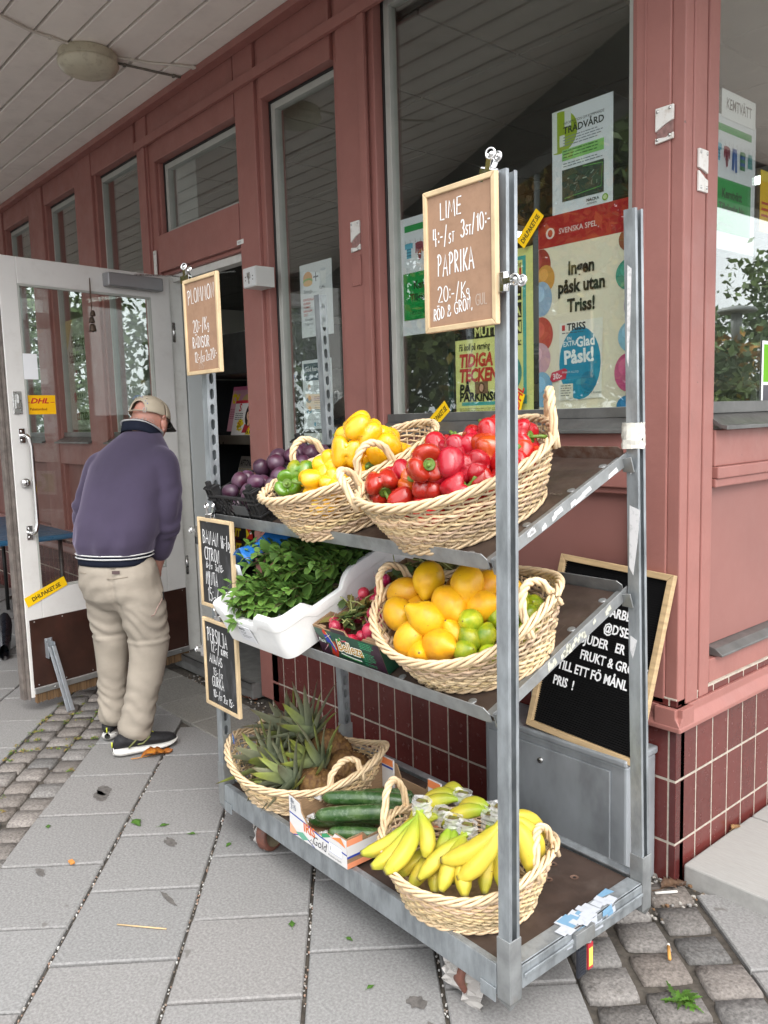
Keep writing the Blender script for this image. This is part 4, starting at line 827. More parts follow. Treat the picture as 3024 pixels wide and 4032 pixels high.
# slanted shelves
def shelf(zf, rusty):
    o = empty('shelf'); o.parent = cart; o.location = (0, .02, zf); o.rotation_euler = (TH, 0, 0)
    b = M(); b.box(.056, 1.286, .005, .545, -.012, 0); b.build('board', m_ply, o)
    r = M()
    r.prism([(.052, -.014), (1.27, -.014), (1.285, -.008), (1.285, .012), (1.27, .026), (.066, .026), (.052, .012)], -.0025, .0005, axis=1)
    r.box(.06, 1.28, .001, .024, -.015, -.0125)
    r.box(.052, .055, .004, .549, -.014, .014); r.prism([(.004, -.016), (.56, -.016), (.566, -.004), (.56, .016), (.004, .012)], 1.288, 1.2915, axis=0)
    r.box(1.262, 1.2875, .004, .548, .0005, .003)
    for q in (.18, .36, .5): r.lathe([(0, .002), (.010, .0015), (.011, 0)], 12, c=(1.25, q, .0005))
    for q in (.3, .62, .95, 1.2): r.lathe([(0, .002), (.010, .0015), (.011, 0)], 12, c=(q, .03, .0005))
    r.build('rim', m_galv2, o, bev=.0008)
    k = M(); k.prism([(.06, -.014), (1.265, -.014), (1.282, -.004), (1.282, .022), (1.268, .032), (.06, .032)], .5505, .5535, axis=1)
    k.build('rear_lip', m_rust if rusty else m_galv2, o, bev=.0008)
    h = M()
    for x0, x1 in ((1.2835, 1.316), (.03, .0515)):
        for y0 in (.006, .53): h.prism([(x0, -.03), (x1, -.03), (x1, .012), (x0, .006)], y0, y0+.004, axis=1)
    h.build('hook', m_galv2, o, bev=.0008)
    # stencilled marks on the board
    F = Flat(0, 0, '#4b4038'); F.m = M(); c = '#6d6258'
    if rusty: F.line([(1.085, .27), (1.085, .33), (1.175, .33), (1.175, .27), (1.085, .27)], .0015, c); F.text('CC', 1.1, .285, .024, c, .04, 1.3); F.text('16/2', 1.2, .33, .012, c, .01, 1.4)
    else:
        F.line([(1.165, .30), (1.165, .37), (1.225, .37), (1.225, .30), (1.165, .30)], .0015, c); F.text('C', 1.178, .345, .024, c, .04, 1.1, rot=-1.57); F.text('C', 1.178, .325, .024, c, .04, 1.1, rot=-1.57); F.text('98/12', 1.185, .26, .012, c, .01, 1.2, rot=-1.57)
    s = F.m.build('stencil', F.mats, o); s.rotation_euler = (-math.pi/2, 0, 0); s.location = (0, 0, .0012)
    # paper stickers on the right rim
    l = M(); rg = random.Random(9 if rusty else 4)
    for i in range(9 if rusty else 26):
        y = rg.uniform(.12, .5) if rusty else rg.uniform(.2, .48); w = rg.uniform(.01, .05 if rusty else .014); z = rg.uniform(-.01, .004)
        l.prism([(y, z-.005), (y+w, z-.006+rg.uniform(0, .006)), (y+w*.9, z+.009), (y+w*.1, z+.007-rg.uniform(0, .004))], 1.2918, 1.2922, axis=0)
    l.build('label_scrap', m_lab if rusty else mat('scuffed_paint', (.5, .5, .42), .7), o)
shelf(ZU, True); shelf(ZM, False)
# lock tags and tape wound round the right hand rail
t = M(); t.box(1.352, 1.359, .236, .268, .068, .138); 
for i in range(8): t.box(1.3592, 1.361, .238, .266, .073+i*.0075, .0765+i*.0075)
t.tube([(1.355, .243, .1385), (1.355, .243, .156), (1.355, .261, .156), (1.355, .261, .1385)], .003, 6)
t.build('black_tag', mat('black_tag', (.02, .022, .03), .4), cart, bev=.002)['label'] = 'black plastic lock tag'
t = M(); t.box(1.3535, 1.359, .276, .296, .072, .14); t.box(1.3592, 1.3600, .279, .293, .08, .128, m=1); t.build('red_tag', [mat('red_tag', (.4, .03, .04), .4), mat('tag_label', (.62, .68, .12), .5)], cart, bev=.002)['label'] = 'red plastic lock tag with a yellow label'
t = M(); t.box(1.3515, 1.3625, .225, .30, .15, .188); t.tube([(1.358, .265, .15), (1.358, .285, .142), (1.358, .29, .152), (1.358, .27, .16)], .003, 6); t.build('tag_holder', m_galv2, cart, bev=.002)
t = M(); rg = random.Random(2)
for i in range(22):
    y = rg.uniform(.17, .40); w = rg.uniform(.015, .05); x = rg.uniform(1.30, 1.335); e = .1953+.0001*i
    t.add([(x, y, e), (x+rg.uniform(.012, .03), y+.004, e), (x+.02, y+w, e), (x-.004, y+w*.9, e)], [(0, 1, 2, 3)], m=1 if i % 5 == 0 else 0)
    if i % 2: z = rg.uniform(.15, .18); t.add([(1.3507+.0001*i, y, z), (1.3507+.0001*i, y+w, z-.004), (1.3507+.0001*i, y+w*.9, z+.02), (1.3507+.0001*i, y, z+.016)], [(0, 1, 2, 3)], m=1 if i % 3 == 0 else 0)
t.build('packing_tape', [mat('white_tape', (.46, .49, .54), .45, dirt=.3, ds=60, dcol=(.3, .32, .34)), mat('blue_tape_print', (.16, .30, .44), .45)], cart)
# torn label on the rear right post and a paper scrap wrapped round it
t = M()
for z0, z1, w in ((1.02, 1.2, .03), (1.55, 1.8, .012), (1.28, 1.3, .02), (.80, .86, .02)):
    k = (z0-.2)/1.735*-.036; t.prism([(1.318+k, z1), (1.318+k+w, z1-.01), (1.318+k+w*.8, (z0+z1)/2), (1.318+k+w*.4, z0), (1.318+k, z0+.02)], .5268, .5274, axis=1)
t.build('torn_label', m_lab, cart)['kind'] = 'stuff'
m = M(); G = []
for i in range(7): G.append([np.array([1.30+.028*math.cos(a)*(1+.25*mnoise.noise(Vector((i, a*2, 1)))), .543+.03*math.sin(a)*(1+.25*mnoise.noise(Vector((i*.7, a*2, 5)))), 1.345+.011*i+.004*mnoise.noise(Vector((a, i, 2)))]) for a in np.linspace(0, 6.28, 17)])
m.surf(G, smooth=False); m.build('paper_scrap', mat('crumpled_paper', (.55, .54, .49), .7), cart)
# ================================================================ wicker baskets
m_wick = mat('peeled_wicker', (1, 1, 1), .42, usecol=True, var=.18, vs=60, bump=.1, bs=160, spec=.4, rvar=.1)
def basket(A, Bx, hm, he, Mw, label, seed, hands, rowp=.0096):
    rg = random.Random(seed); o = empty('wicker_basket', label=label, cat='basket', group='oval wicker baskets on the trolley'); o.matrix_world = Mw
    k = .74; N = 50; wc = np.array((.66, .50, .315))
    def pt(t, u, dr=0):          # u 0..1 up the wall
        h = hm+(he-hm)*abs(math.cos(t))**3; e = k+(1-k)*(u**.8)
        n = np.array([math.cos(t)/A, math.sin(t)/Bx]); n /= np.linalg.norm(n)
        return np.array([A*e*math.cos(t)+n[0]*dr, Bx*e*math.sin(t)+n[1]*dr, .008+(h-.016)*u])
    m = M()
    for i in range(N):           # stakes
        t = 2*math.pi*(i+.5)/N; m.tube([pt(t, u) for u in np.linspace(0, 1, 6)], .0024, 5, col=wc*rg.uniform(.75, 1))
    rows = int(hm/rowp)
    for r in range(rows):
        u = (r+.6)/(rows+.4); P = []; ph = r % 3
        for i in range(N):
            t = 2*math.pi*i/N; s = [.0047, .0047, -.0045][(i+ph) % 3]; t2 = 2*math.pi*(i+.5)/N; s1 = [.0047, .0047, -.0045][(i+1+ph) % 3]
            du = .006*math.sin(i*2.1+r)+.004*rg.uniform(-1, 1)
            P.append(pt(t, u+du*.7+[0, .03, -.022][(i+ph) % 3], (s+s1)/2*.6)); P.append(pt(t2, u+du*.5, s))
        cc = wc*rg.choice([.62, .85, .95, 1.0, 1.08, 1.18])*np.array([1, rg.uniform(.94, 1.03), rg.uniform(.82, 1.08)]); V = np.array([[1, .97, .92]]); cl = np.array([cc*(1+.28*mnoise.noise(Vector((i*.16, r*3., seed)))) for i in range(len(P))]).repeat(5, 0)
        m.tube(P, .0037*rg.uniform(.85, 1.2), 5, closed=True, col=cl)
    for bn, (uu, R, rr, nst) in enumerate(((1.0, .0075, .0048, 4), (0.01, .0055, .0042, 3))):     # twisted borders
        for q in range(nst):
            P = []; n = 150
            for i in range(n):
                t = 2*math.pi*i/n; a = 2*math.pi*q/nst+t*11; c = pt(t, uu, R*math.cos(a)+(.002 if bn == 0 else .004)); c[2] += R*math.sin(a); P.append(c)
            m.tube(P, rr, 5, closed=True, col=wc*rg.uniform(.92, 1.18))
    m.build('weave', m_wick, o)
    b = M(); a = np.linspace(0, 2*np.pi, 41)[:-1]
    b.add([(0, 0, .006)]+[(A*k*math.cos(t), Bx*k*math.sin(t), .006) for t in a], [(0, 1+i, 1+(i+1) % 40) for i in range(40)])
    b.build('bottom', mat('basket_bottom', (.42, .30, .17), .6, var=.4, vs=60), o)
    for td, lift_, out_ in hands:       # twisted handles
        s = math.radians(td); h = M(); sp = .060/math.hypot(A*math.sin(s), Bx*math.cos(s)); rad = unit([math.cos(s)/A, math.sin(s)/Bx, 0]); tan = np.array([-rad[1], rad[0], 0]); up = np.array([0, 0, 1.])
        for q in range(3):
            P = []; n = 44
            for i in range(n):
                v = i/(n-1); t = s-sp+2*sp*v; k_ = math.sin(math.pi*v)**.6; a = 2*math.pi*q/3+v*15
                T = unit(tan*.055+(up*lift_+rad*out_)*2.6*math.cos(math.pi*v)); Nn = unit(np.cross(T, rad))
                P.append(pt(t, 1.0, .006)+up*(lift_*k_-.03*(1-k_)*(v < .12 or v > .88))+rad*out_*k_+(rad*math.cos(a)+Nn*math.sin(a))*.0058)
            h.tube(P, .0056, 6, col=wc*rg.uniform(.98, 1.2))
        h.build('handle', m_wick, o)
    return o
def BM(zf, tilt, cx, cv, ang): return CM() @ Matrix.Translation((0, .02, zf)) @ Matrix.Rotation(tilt, 4, 'X') @ Matrix.Translation((cx, cv, 0)) @ Matrix.Rotation(math.radians(ang), 4, 'Z')
MR = BM(ZU, TH, 1.07, .184, 72.6); MY = BM(ZU, TH, .668, .167, 72.3); ML = BM(ZM, TH, 1.086, .191, 15.4); MB_ = BM(ZB, 0, 1.064, .139, 23.1); MP = BM(ZB, 0, .278, .169, 32.5)
basket(.26, .199, .155, .17, MR, 'oval wicker basket full of red peppers on the top shelf', 1, [(152, .065, .02), (-23, .09, .012)])
basket(.27, .164, .162, .167, MY, 'oval wicker basket heaped with yellow peppers on the top shelf', 2, [(105, .072, .005), (-88, .075, .0)])
basket(.245, .214, .129, .182, ML, 'oval wicker basket of lemons and limes on the middle shelf', 3, [(166, .06, .0), (-12, .055, -.04)], .0090)
basket(.225, .218, .123, .182, MB_, 'oval wicker basket of bananas on the trolley base', 4, [(173, .09, .0), (-4, .06, -.035)], .0086)
basket(.271, .223, .111, .185, MP, 'oval wicker basket of pineapples on the trolley base', 5, [(-43, .06, -.02), (137, .05, .0)], .0090)
# ================================================================ chalk boards and clips
m_hard = mat('brown_hardboard', (.335, .20, .125), .75, var=.12, vs=30, bump=.1, bs=200, dirt=.12, ds=60, dcol=(.2, .11, .065)); m_chb = mat('chalkboard_black', (.018, .018, .019), .6, dirt=.6, ds=9, dcol=(.075, .077, .082), stretch=(1.8, 1, .55))
m_pen = mat('white_chalk_pen', (.80, .80, .80), .6); m_pen2 = mat('faded_chalk', (.45, .36, .30), .8)
def board(xw, zw, w, h, black, lines, label, yc=-.014, rz=0, ry=0):
    o = empty('price_board', label=label, cat='price board', group='hand-lettered price boards on the trolley')
    o.location = (xw, yc, zw); o.rotation_euler = (0, ry, CA+rz)
    woodframe(o, w, h, .012, .013, m_pine)
    p = M(); p.box(.011, w-.011, -.008, -.003, .011, h-.011); p.build('panel', m_chb if black else m_hard, o)
    l = M()
    for i, (t, x, z, hh, th, wx, mi, sl) in enumerate(lines): hand(l, t, x, z, hh, th*.76, -.0085, wx=wx, seed=i+3, mi=mi, slope=sl)
    l.build('lettering', [m_pen, m_pen2 if not black else mat('smudged_chalk', (.12, .12, .125), .8)], o)
    return o
YW = -.878
board(-.104, 1.623, .212, .30, False, [('LIME', .05, .235, .034, .0042, .9, 0, .05), ('4:-/ST'.replace('ST', 'st'), .028, .183, .036, .0042, .62, 0, .0), ('3st/10:-', .112, .188, .034, .0042, .62, 0, .12), ('PAPRIKA', .04, .118, .044, .0042, .52, 0, .03), ('20:-/Kg', .04, .064, .032, .0036, .85, 0, .0), ('RÖD & GRÖN,', .024, .026, .024, .0034, .72, 0, .12), ('GUL', .152, .044, .022, .0028, .75, 1, .0)],
      'brown price board reading LIME and PAPRIKA, clipped to the right front post of the trolley', yc=YW-.012)
board(-1.262, 1.595, .228, .305, False, [('PLOMMON', .028, .226, .044, .0044, .84, 0, .02), ('20:-/Kg', .055, .135, .038, .0042, .78, 0, .02), ('RÄDISOR', .045, .085, .034, .0040, .78, 0, .0), ('12:-/st', .055, .04, .032, .0036, .64, 0, .0), ('2st20:-', .132, .042, .032, .0036, .62, 0, .04), ('3 25-', .08, .018, .018, .002, .8, 1, 0)],
      'brown price board reading PLOMMON and RÄDISOR, high on the left front post of the trolley', yc=-.872)
board(-1.241, .829, .228, .300, True, [('BANAN', .028, .216, .044, .0044, .68, 0, -.05), ('16:-/kg', .152, .210, .040, .0040, .34, 0, -.02), ('CITRON', .036, .160, .042, .0044, .64, 0, -.04), ('6:-/st', .042, .132, .022, .0034, .72, 0, 0), ('3st/15:-', .105, .130, .022, .0032, .66, 0, -.05), ('MYNTA', .036, .078, .042, .0042, .50, 0, .0), ('15:-/st', .046, .022, .044, .0042, .72, 0, -.05)],
      'black price board reading BANAN, CITRON and MYNTA on the left front post of the trolley', yc=-.876)
board(-1.245, .485, .226, .303, True, [('PERSILJA', .028, .226, .046, .0044, .58, 0, -.05), ('12:-/', .05, .192, .034, .0040, .72, 0, -.04), ('KNIPPE', .118, .192, .018, .0034, .72, 0, -.02), ('ANANAS', .034, .152, .030, .0040, .68, 0, -.05), ('15:-/st', .058, .112, .026, .0036, .8, 0, -.05), ('GURKA', .045, .072, .034, .0040, .68, 0, -.02), ('10:-/st 2st 15:-', .05, .034, .026, .0036, .72, 0, -.07)],
      'black price board reading PERSILJA, ANANAS and GURKA, lowest on the left front post', yc=-.876)
def clip(loc, R, label):
    o = empty('bulldog_clip', label=label, cat='clip', group='chrome bulldog clips holding the price boards'); o.matrix_world = Matrix.Translation(loc) @ Matrix([list(r)+[0] for r in R]+[[0, 0, 0, 1]])
    m = M()
    for s in (-1, 1): m.prism([(s*.001, 0), (s*.0045, 0), (s*.0085, .026), (s*.0065, .026)], -.019, .019, axis=1)
    m.tube([(-.0, -.019, .025), (-.0, .019, .025)], .0065, 10); m.build('jaw', m_chrome, o, bev=.0005)
    for s in (-1, 1):
        h = M(); h.prism([(s*.006, .022), (s*.0078, .022), (s*.0128, .046), (s*.011, .046)], -.006, .006, axis=1)
        a = np.linspace(0, 2*np.pi, 21)[:-1]; h.tube([(s*(.012+.0014*math.cos(t)), .010*math.cos(t), .055+.010*math.sin(t)) for t in a], .0024, 6, closed=True); h.lathe([(0, .002), (.0095, .0), (.006, -.004)], 14, c=(s*.0125, 0, .055), ax=(s, 0, .2)); h.build('lever', m_chrome, o)
    return o
def axes(z, x): z = unit(z); x = np.array(x, float); x = unit(x-z*(x@z)); y = np.cross(z, x); return np.stack([x, y, z], 1)
clip((.075, -.896, 1.905), axes((.3, .1, .9), (-.1, 1, 0)), 'chrome bulldog clip on the top right corner of the LIME board')
clip((.098, -.896, 1.705), axes((1, .1, 0), (0, 1, 0)), 'chrome bulldog clip on the right edge of the LIME board')
clip((-1.25, -.878, 1.89), axes((-.15, .2, .95), (-.3, 1, 0)), 'chrome bulldog clip on the top left corner of the PLOMMON board')
clip((-1.165, -.882, 1.115), axes((-.1, .1, 1), (0, 1, 0)), 'chrome bulldog clip on top of the BANAN board')
clip((-1.235, -.882, 1.08), axes((-1, .1, 0), (0, 1, 0)), 'chrome bulldog clip on the left edge of the BANAN board')
clip((-1.14, -.882, .775), axes((-.1, .1, 1), (0, 1, 0)), 'chrome bulldog clip on top of the PERSILJA board')
clip((-1.24, -.882, .665), axes((-1, .1, 0), (0, 1, 0)), 'chrome bulldog clip on the left edge of the PERSILJA board')

# ================================================================ produce
def Wp(Mx, p): return Mx @ Vector(p)
def put(o, Mx, p, R=None, s=1.0):
    o.matrix_world = Mx @ Matrix.Translation(p) @ (Matrix([list(r)+[0] for r in np.asarray(R)]+[[0, 0, 0, 1]]) if R is not None else Matrix.Identity(4)) @ Matrix.Scale(s, 4)
def rotz(axis, spin):
    B = frame(axis); c, s = math.cos(spin), math.sin(spin); return B @ np.array([[c, -s, 0], [s, c, 0], [0, 0, 1]])
# ---- bell peppers: z is the stem axis
m_ystem = mat('pepper_stem', (.13, .22, .03), .5, var=.3, vs=60)
def pepper_mesh(seed, R, H, lobes):
    rg = random.Random(seed); m = M(); G = []; n = 36; ph = rg.uniform(0, 6); am = [rg.uniform(.85, 1.12) for _ in range(lobes)]
    prof = [(0.02, .30), (.16, .30), (.30, .36), (.50, .50), (.72, .56), (.9, .47), (1.0, .28), (1.0, .05), (.95, -.2), (.88, -.42), (.76, -.60), (.58, -.70), (.36, -.69), (.16, -.62), (.02, -.60)]
    prof = np.array(prof); q = np.linspace(0, len(prof)-1, 26); pr = np.stack([np.interp(q, range(len(prof)), prof[:, i]) for i in (0, 1)], 1)
    for i in range(2): pr[1:-1] = (pr[:-2]+2*pr[1:-1]+pr[2:])/4
    lean = (rg.uniform(-.12, .12), rg.uniform(-.12, .12))
    for r, z in pr:
        row = []
        for j in range(n):
            a = 2*math.pi*j/n; l = lobes*(a+ph)/(2*math.pi); k = int(l) % lobes; fr_ = l-math.floor(l)
            cr = abs(math.sin(math.pi*fr_))**.5; d = .73+.27*cr*am[k]; dz = (cr*am[k]-.8)*.30*(1 if z > .2 else -.9 if z < -.4 else 0)*min(1, r*1.6)
            row.append((R*r*d*math.cos(a)+lean[0]*H*z*abs(z), R*r*d*math.sin(a)+lean[1]*H*z*abs(z), H*(z+dz)))
        G.append(row)
    m.surf(G[::-1], cv=True); return m
def stem_mesh(seed, R, H):
    rg = random.Random(seed); m = M(); b = rg.uniform(.2, .6); d = rg.uniform(0, 6)
    z = H*.30
    m.lathe([(.0, z+.003), (R*.16, z+.004), (R*.24, z+.0035), (R*.30, z+.007), (R*.27, z+.001)], 14)
    m.tube([(0, 0, z), (.004*b*math.cos(d), .004*b*math.sin(d), z+.010), (.016*b*math.cos(d), .016*b*math.sin(d), z+.024), (.032*b*math.cos(d), .032*b*math.sin(d), z+.034)], [.0055, .0042, .0042, .005], 8)
    return m
PEP = {}
def pepper_proto(kind, k):
    key = (kind, k)
    if key in PEP: return copy_tree(PEP[key])
    cols = {'yellow': ((.80, .40, .008), .12), 'red': ((.44, .010, .010), .18), 'green': ((.10, .24, .012), .2), 'orange': ((.62, .10, .008), .2), 'turning': ((.42, .33, .012), .2)}
    c, r = cols[kind]
    m_ = mat('pepper_skin_'+kind, c, .24, var=.10, vs=9, rand=r, coat=.3, sss=.12, rvar=.1, dirt=.1, ds=35, dcol=tuple(x*.6 for x in c), col2={'turning': (.07, .22, .012), 'orange': (.45, .02, .008), 'yellow': (.74, .47, .012)}.get(kind), bump=.03, bs=25)
    R, H = [(.046, .050), (.043, .056), (.048, .046), (.041, .052)][k % 4]
    o = pepper_mesh(17+k*5, R, H, [4, 3, 4, 3][k % 4]).build('bell_pepper', m_); stem_mesh(k+40, R, H).build('stem', m_ystem, o)
    PEP[key] = o; return o
def where(i, n): return ''
def peppers(kind, Mx, L, grp, labels, default):
    for i, (p, ax, s) in enumerate(L):
        kd = kind[i] if isinstance(kind, (list, tuple)) else kind
        o = pepper_proto(kd, i); put(o, Mx, p, rotz(ax, i*1.7), s*1.1)
        for q in ('label', 'category', 'group'):
            if q in o: del o[q]
        tag(o, labels.get(i, default), 'pepper', grp)
# directions in basket frame: toward the camera is roughly T
TV = np.array([-.05, -.85, .35])
YEL = [((.048, -.05, .235), (-.75, .3, -.55), 1.12), ((-.007, -.045, .195), (.5, .2, .75), 1.05), ((.075, -.075, .18), (.2, .3, -.9), 1.15), ((.03, -.06, .135), (-.3, -.85, .3), .98), ((-.06, .0, .165), (.5, .5, -.5), 1.0),
       ((-.172, .075, .145), (-.35, -.8, .5), .92), ((-.125, .075, .155), (.6, .5, .4), .95), ((-.125, .005, .145), (-.9, .2, .2), .98), ((-.075, -.055, .13), (.3, .5, -.7), .92), ((.045, .055, .205), (-.5, .6, .3), 1.0), ((.12, -.05, .125), (.2, -.8, -.5), .95),
       ((.13, .03, .15), (.5, .5, .5), 1.0), ((0, .02, .11), (.4, .1, .8), 1.05), ((.08, .02, .10), (-.4, .1, .8), 1.05), ((-.08, .05, .09), (.4, .6, .3), 1.0), ((-.02, -.06, .075), (.4, -.6, .3), 1.0), ((.07, -.06, .07), (.4, -.6, .3), .95), ((-.12, -.02, .075), (.4, .6, -.3), .95)]
peppers(['yellow']*5+['green', 'turning']+['yellow']*11, MY, YEL, 'yellow and green peppers in the top shelf basket', {0: 'large yellow pepper lying on its side, topmost of the heap', 1: 'yellow pepper with a curved green stem in the middle of the heap', 2: 'large two-lobed yellow pepper on the right of the heap beside the topmost one', 3: 'yellow pepper with its stem end facing out under the basket handle', 5: 'green pepper with its stem end facing out at the front of the yellow heap', 6: 'half-turned green and yellow pepper behind the green one'}, 'yellow pepper among others in the yellow pepper basket')
RED = [((-.160, .105, .14), (-.3, -.75, -.35), .98), ((-.092, -.04, .195), (-.05, -.95, .25), 1.05), ((-.04, -.06, .165), (.5, .5, .5), 1.1), ((-.002, .07, .185), (.3, .6, .5), .92), ((-.10, .125, .14), (.2, .7, .5), .85), ((-.105, .04, .135), (-.1, -.35, .85), .9), ((-.10, -.03, .125), (.6, .5, .2), .9), ((-.15, .03, .11), (-.6, .3, -.3), .95), ((-.055, -.10, .12), (.6, -.3, .2), .95), ((.01, -.085, .15), (.4, .5, -.5), 1.0),
       ((.018, .0, .185), (.3, .4, .7), .9), ((.045, -.015, .18), (-.4, .3, .6), .95), ((.055, -.075, .17), (.7, -.2, -.4), 1.0), ((.0, -.03, .16), (.6, .2, .3), .85), ((.10, -.02, .19), (.3, .5, .6), .92), ((.085, .03, .175), (-.5, .5, .4), .9), ((.15, -.085, .165), (.6, -.7, .1), .98), ((.125, -.115, .135), (.5, .3, .5), .85), ((.01, -.11, .11), (.7, .1, .3), .9), ((.075, -.12, .15), (.2, -.7, .5), .98), ((.14, .01, .175), (.4, .5, .3), .95), ((.06, -.14, .12), (.7, .2, .2), .9),
       ((.16, -.03, .14), (0, .3, .9), 1.0), ((.1, .08, .12), (0, .3, .9), 1.0), ((-.02, .03, .12), (0, .3, .9), 1.05), ((.07, -.02, .11), (.3, .3, .6), 1.05), ((-.06, .02, .09), (.3, .3, .6), 1.0), ((-.12, -.03, .08), (.3, .3, .6), .95), ((-.03, -.08, .07), (.3, .3, .6), .95), ((.04, .09, .1), (.3, .8, .6), 1.0), ((-.04, .1, .1), (.1, .8, .4), .95), ((.09, -.09, .07), (.1, .8, .4), .95)]
kinds = ['red']*32; kinds[5] = 'orange'; kinds[17] = 'orange'; kinds[12] = 'orange'
peppers(kinds, MR, RED, 'red peppers in the right top shelf basket', {0: 'red pepper with a long green stem pointing out at the front left of the basket', 1: 'red pepper with its green stem end facing out, high in the heap', 2: 'big wrinkled red pepper right of the one facing out', 5: 'orange-red pepper with a bent green stem near the front of the basket', 12: 'orange-tinged red pepper beside the trolley post', 16: 'red pepper with a green stem at the right end of the basket', 17: 'small orange pepper at the right rim of the basket'}, 'red pepper among others in the red pepper basket')
# ---- lemons and limes
def citrus(name, R, Hh, nip, seed, mt):
    m = M(); G = []; n = 24; rg = random.Random(seed)
    for i in range(21):
        a = -math.pi/2+math.pi*i/20; z = math.sin(a); r = math.cos(a); e = 0
        if z > .86: e = nip*(z-.86)/.14; 
        if z < -.93: e = -nip*.35*(-.93-z)/.07
        row = []
        for j in range(n):
            b = 2*math.pi*j/n; w = 1+.035*mnoise.noise(Vector((2*r*math.cos(b)+seed, 2*r*math.sin(b), 2*z)))
            row.append((R*r*w*math.cos(b), R*r*w*math.sin(b), Hh*z*w+e*R))
        G.append(row)
    m.surf(G, cv=True)
    m.lathe([(0, 0), (R*.12, -.0004), (R*.15, .002)], 10, c=(0, 0, -Hh*1.02-nip*.35*R), m=1)
    m.lathe([(R*.10, -.0015), (R*.06, .0006), (0, .0002)], 8, c=(0, 0, Hh+nip*R*.97), m=1)
    return m.build(name, [mt, mat('stalk_scar', (.16, .11, .04), .8)])
m_lem = mat('lemon_peel', (.74, .42, .012), .36, var=.12, vs=14, col2=(.66, .31, .010), rand=.22, bump=.28, bs=330, bdist=.001, dirt=.22, ds=30, dcol=(.40, .20, .05), chip=(70, .715, (.22, .11, .03)), spec=.4, sss=.08)
m_lime = mat('lime_peel', (.42, .44, .02), .3, var=.2, vs=22, col2=(.10, .23, .008), rand=.3, bump=.2, bs=330, bdist=.0008, sss=.08)
LP = [citrus('lemon', .0375, .046, .30, s, m_lem) for s in (1, 2)]; LI = [citrus('lime', .0255, .028, .18, s, m_lime) for s in (3, 4)]
LEM = [((-.109, .035, .20), (.1, -.7, -.4), 1.1), ((.018, .011, .20), (.1, -.8, -.5), 1.12), ((-.185, .016, .17), (.8, .2, .2), 1.1), ((-.015, -.04, .175), (.75, -.6, -.35), 1.15), ((-.168, -.055, .15), (.6, -.5, -.4), 1.08), ((-.145, .012, .13), (-.1, -.7, .5), 1), ((-.055, -.09, .16), (-.65, -.2, .7), 1.16), ((.053, -.013, .15), (.85, .1, .2), 1.08), ((-.10, -.125, .125), (-.5, -.5, -.6), 1.08), ((-.07, -.135, .09), (.3, -.5, .4), 1.05),
       ((-.015, -.13, .115), (.85, -.3, .1), 1.1), ((.008, -.085, .105), (-.1, -.2, .9), 1.08), ((-.024, .001, .1), (.5, .4, -.5), 1.05), ((-.07, .10, .13), (.5, .3, .3), 1.05), ((-.15, -.02, .08), (.5, .3, .3), 1.0), ((.03, -.03, .08), (.5, .3, .3), 1.0), ((.02, .075, .15), (.5, .6, .3), 1.08), ((.06, .09, .115), (.5, .3, .3), 1.0), ((-.09, -.05, .09), (.5, .3, .3), 1.0), ((-.12, .08, .09), (.5, .3, .3), 1.0), ((-.03, .05, .13), (.2, .5, .3), 1.05), ((.03, .03, .06), (.5, .3, .3), 1.0), ((-.03, -.09, .055), (.5, .3, .3), 1.0)]
ll = {0: 'large orange-yellow lemon perched at the top left of the lemon heap', 1: 'large orange-yellow lemon perched at the top beside the trolley post', 2: 'lemon at the left edge of the basket below the handle', 3: 'long lemon in the middle of the heap with its tip pointing right', 6: 'bright lemon in the middle of the heap with its tip pointing up left', 8: 'lemon with a brown stalk scar at the lower left front of the basket', 10: 'scarred lemon lying at the front rim of the basket', 7: 'lemon above the limes beside the trolley post'}
for i, (p, ax, s) in enumerate(LEM):
    o = LP[i] if i < 2 else LP[i % 2].copy()
    if i >= 2: S.collection.objects.link(o)
    put(o, ML, p, rotz(ax, i), s); tag(o, ll.get(i, 'lemon among others heaped in the left part of the lemon and lime basket'), 'lemon', 'lemons in the middle shelf basket')
LIM = [((.055, -.075, .15), (.0, -.8, .5), 1.15), ((.06, -.105, .12), (-.5, .1, .8), 1.1), ((.055, -.135, .105), (.7, -.2, .3), 1.1), ((.09, -.085, .115), (.2, .5, .7), 1.05), ((.093, -.02, .125), (.2, .5, .7), 1), ((.08, .0, .12), (.2, .5, .7), 1), ((.122, .04, .12), (.3, .5, .5), 1.1), ((.13, .1, .085), (.3, -.5, .5), 1), ((.09, .115, .095), (.3, -.5, .5), .95), ((.14, .045, .09), (.3, .5, .2), 1), ((.10, .03, .11), (.3, .5, .5), 1.05), ((.12, -.03, .095), (.3, -.5, .5), 1.1), ((.10, -.11, .08), (.3, -.5, .5), 1.05), ((.15, 0, .07), (.3, -.5, .5), 1.05), ((.12, .08, .05), (.3, -.5, .5), 1.05), ((.09, .06, .07), (.3, -.5, .5), 1.05)]
ll = {0: 'green lime with a pale stalk scar resting on top against the lemons', 1: 'yellow lime below the topmost green one', 2: 'two-tone green and yellow lime at the front rim', 7: 'dark green lime under the basket handle on the right', 6: 'yellow-green lime just right of the trolley post'}
for i, (p, ax, s) in enumerate(LIM):
    o = LI[i] if i < 2 else LI[i % 2].copy()
    if i >= 2: S.collection.objects.link(o)
    put(o, ML, p, rotz(ax, i), s); tag(o, ll.get(i, 'lime among others in the right part of the lemon and lime basket'), 'lime', 'limes in the middle shelf basket')
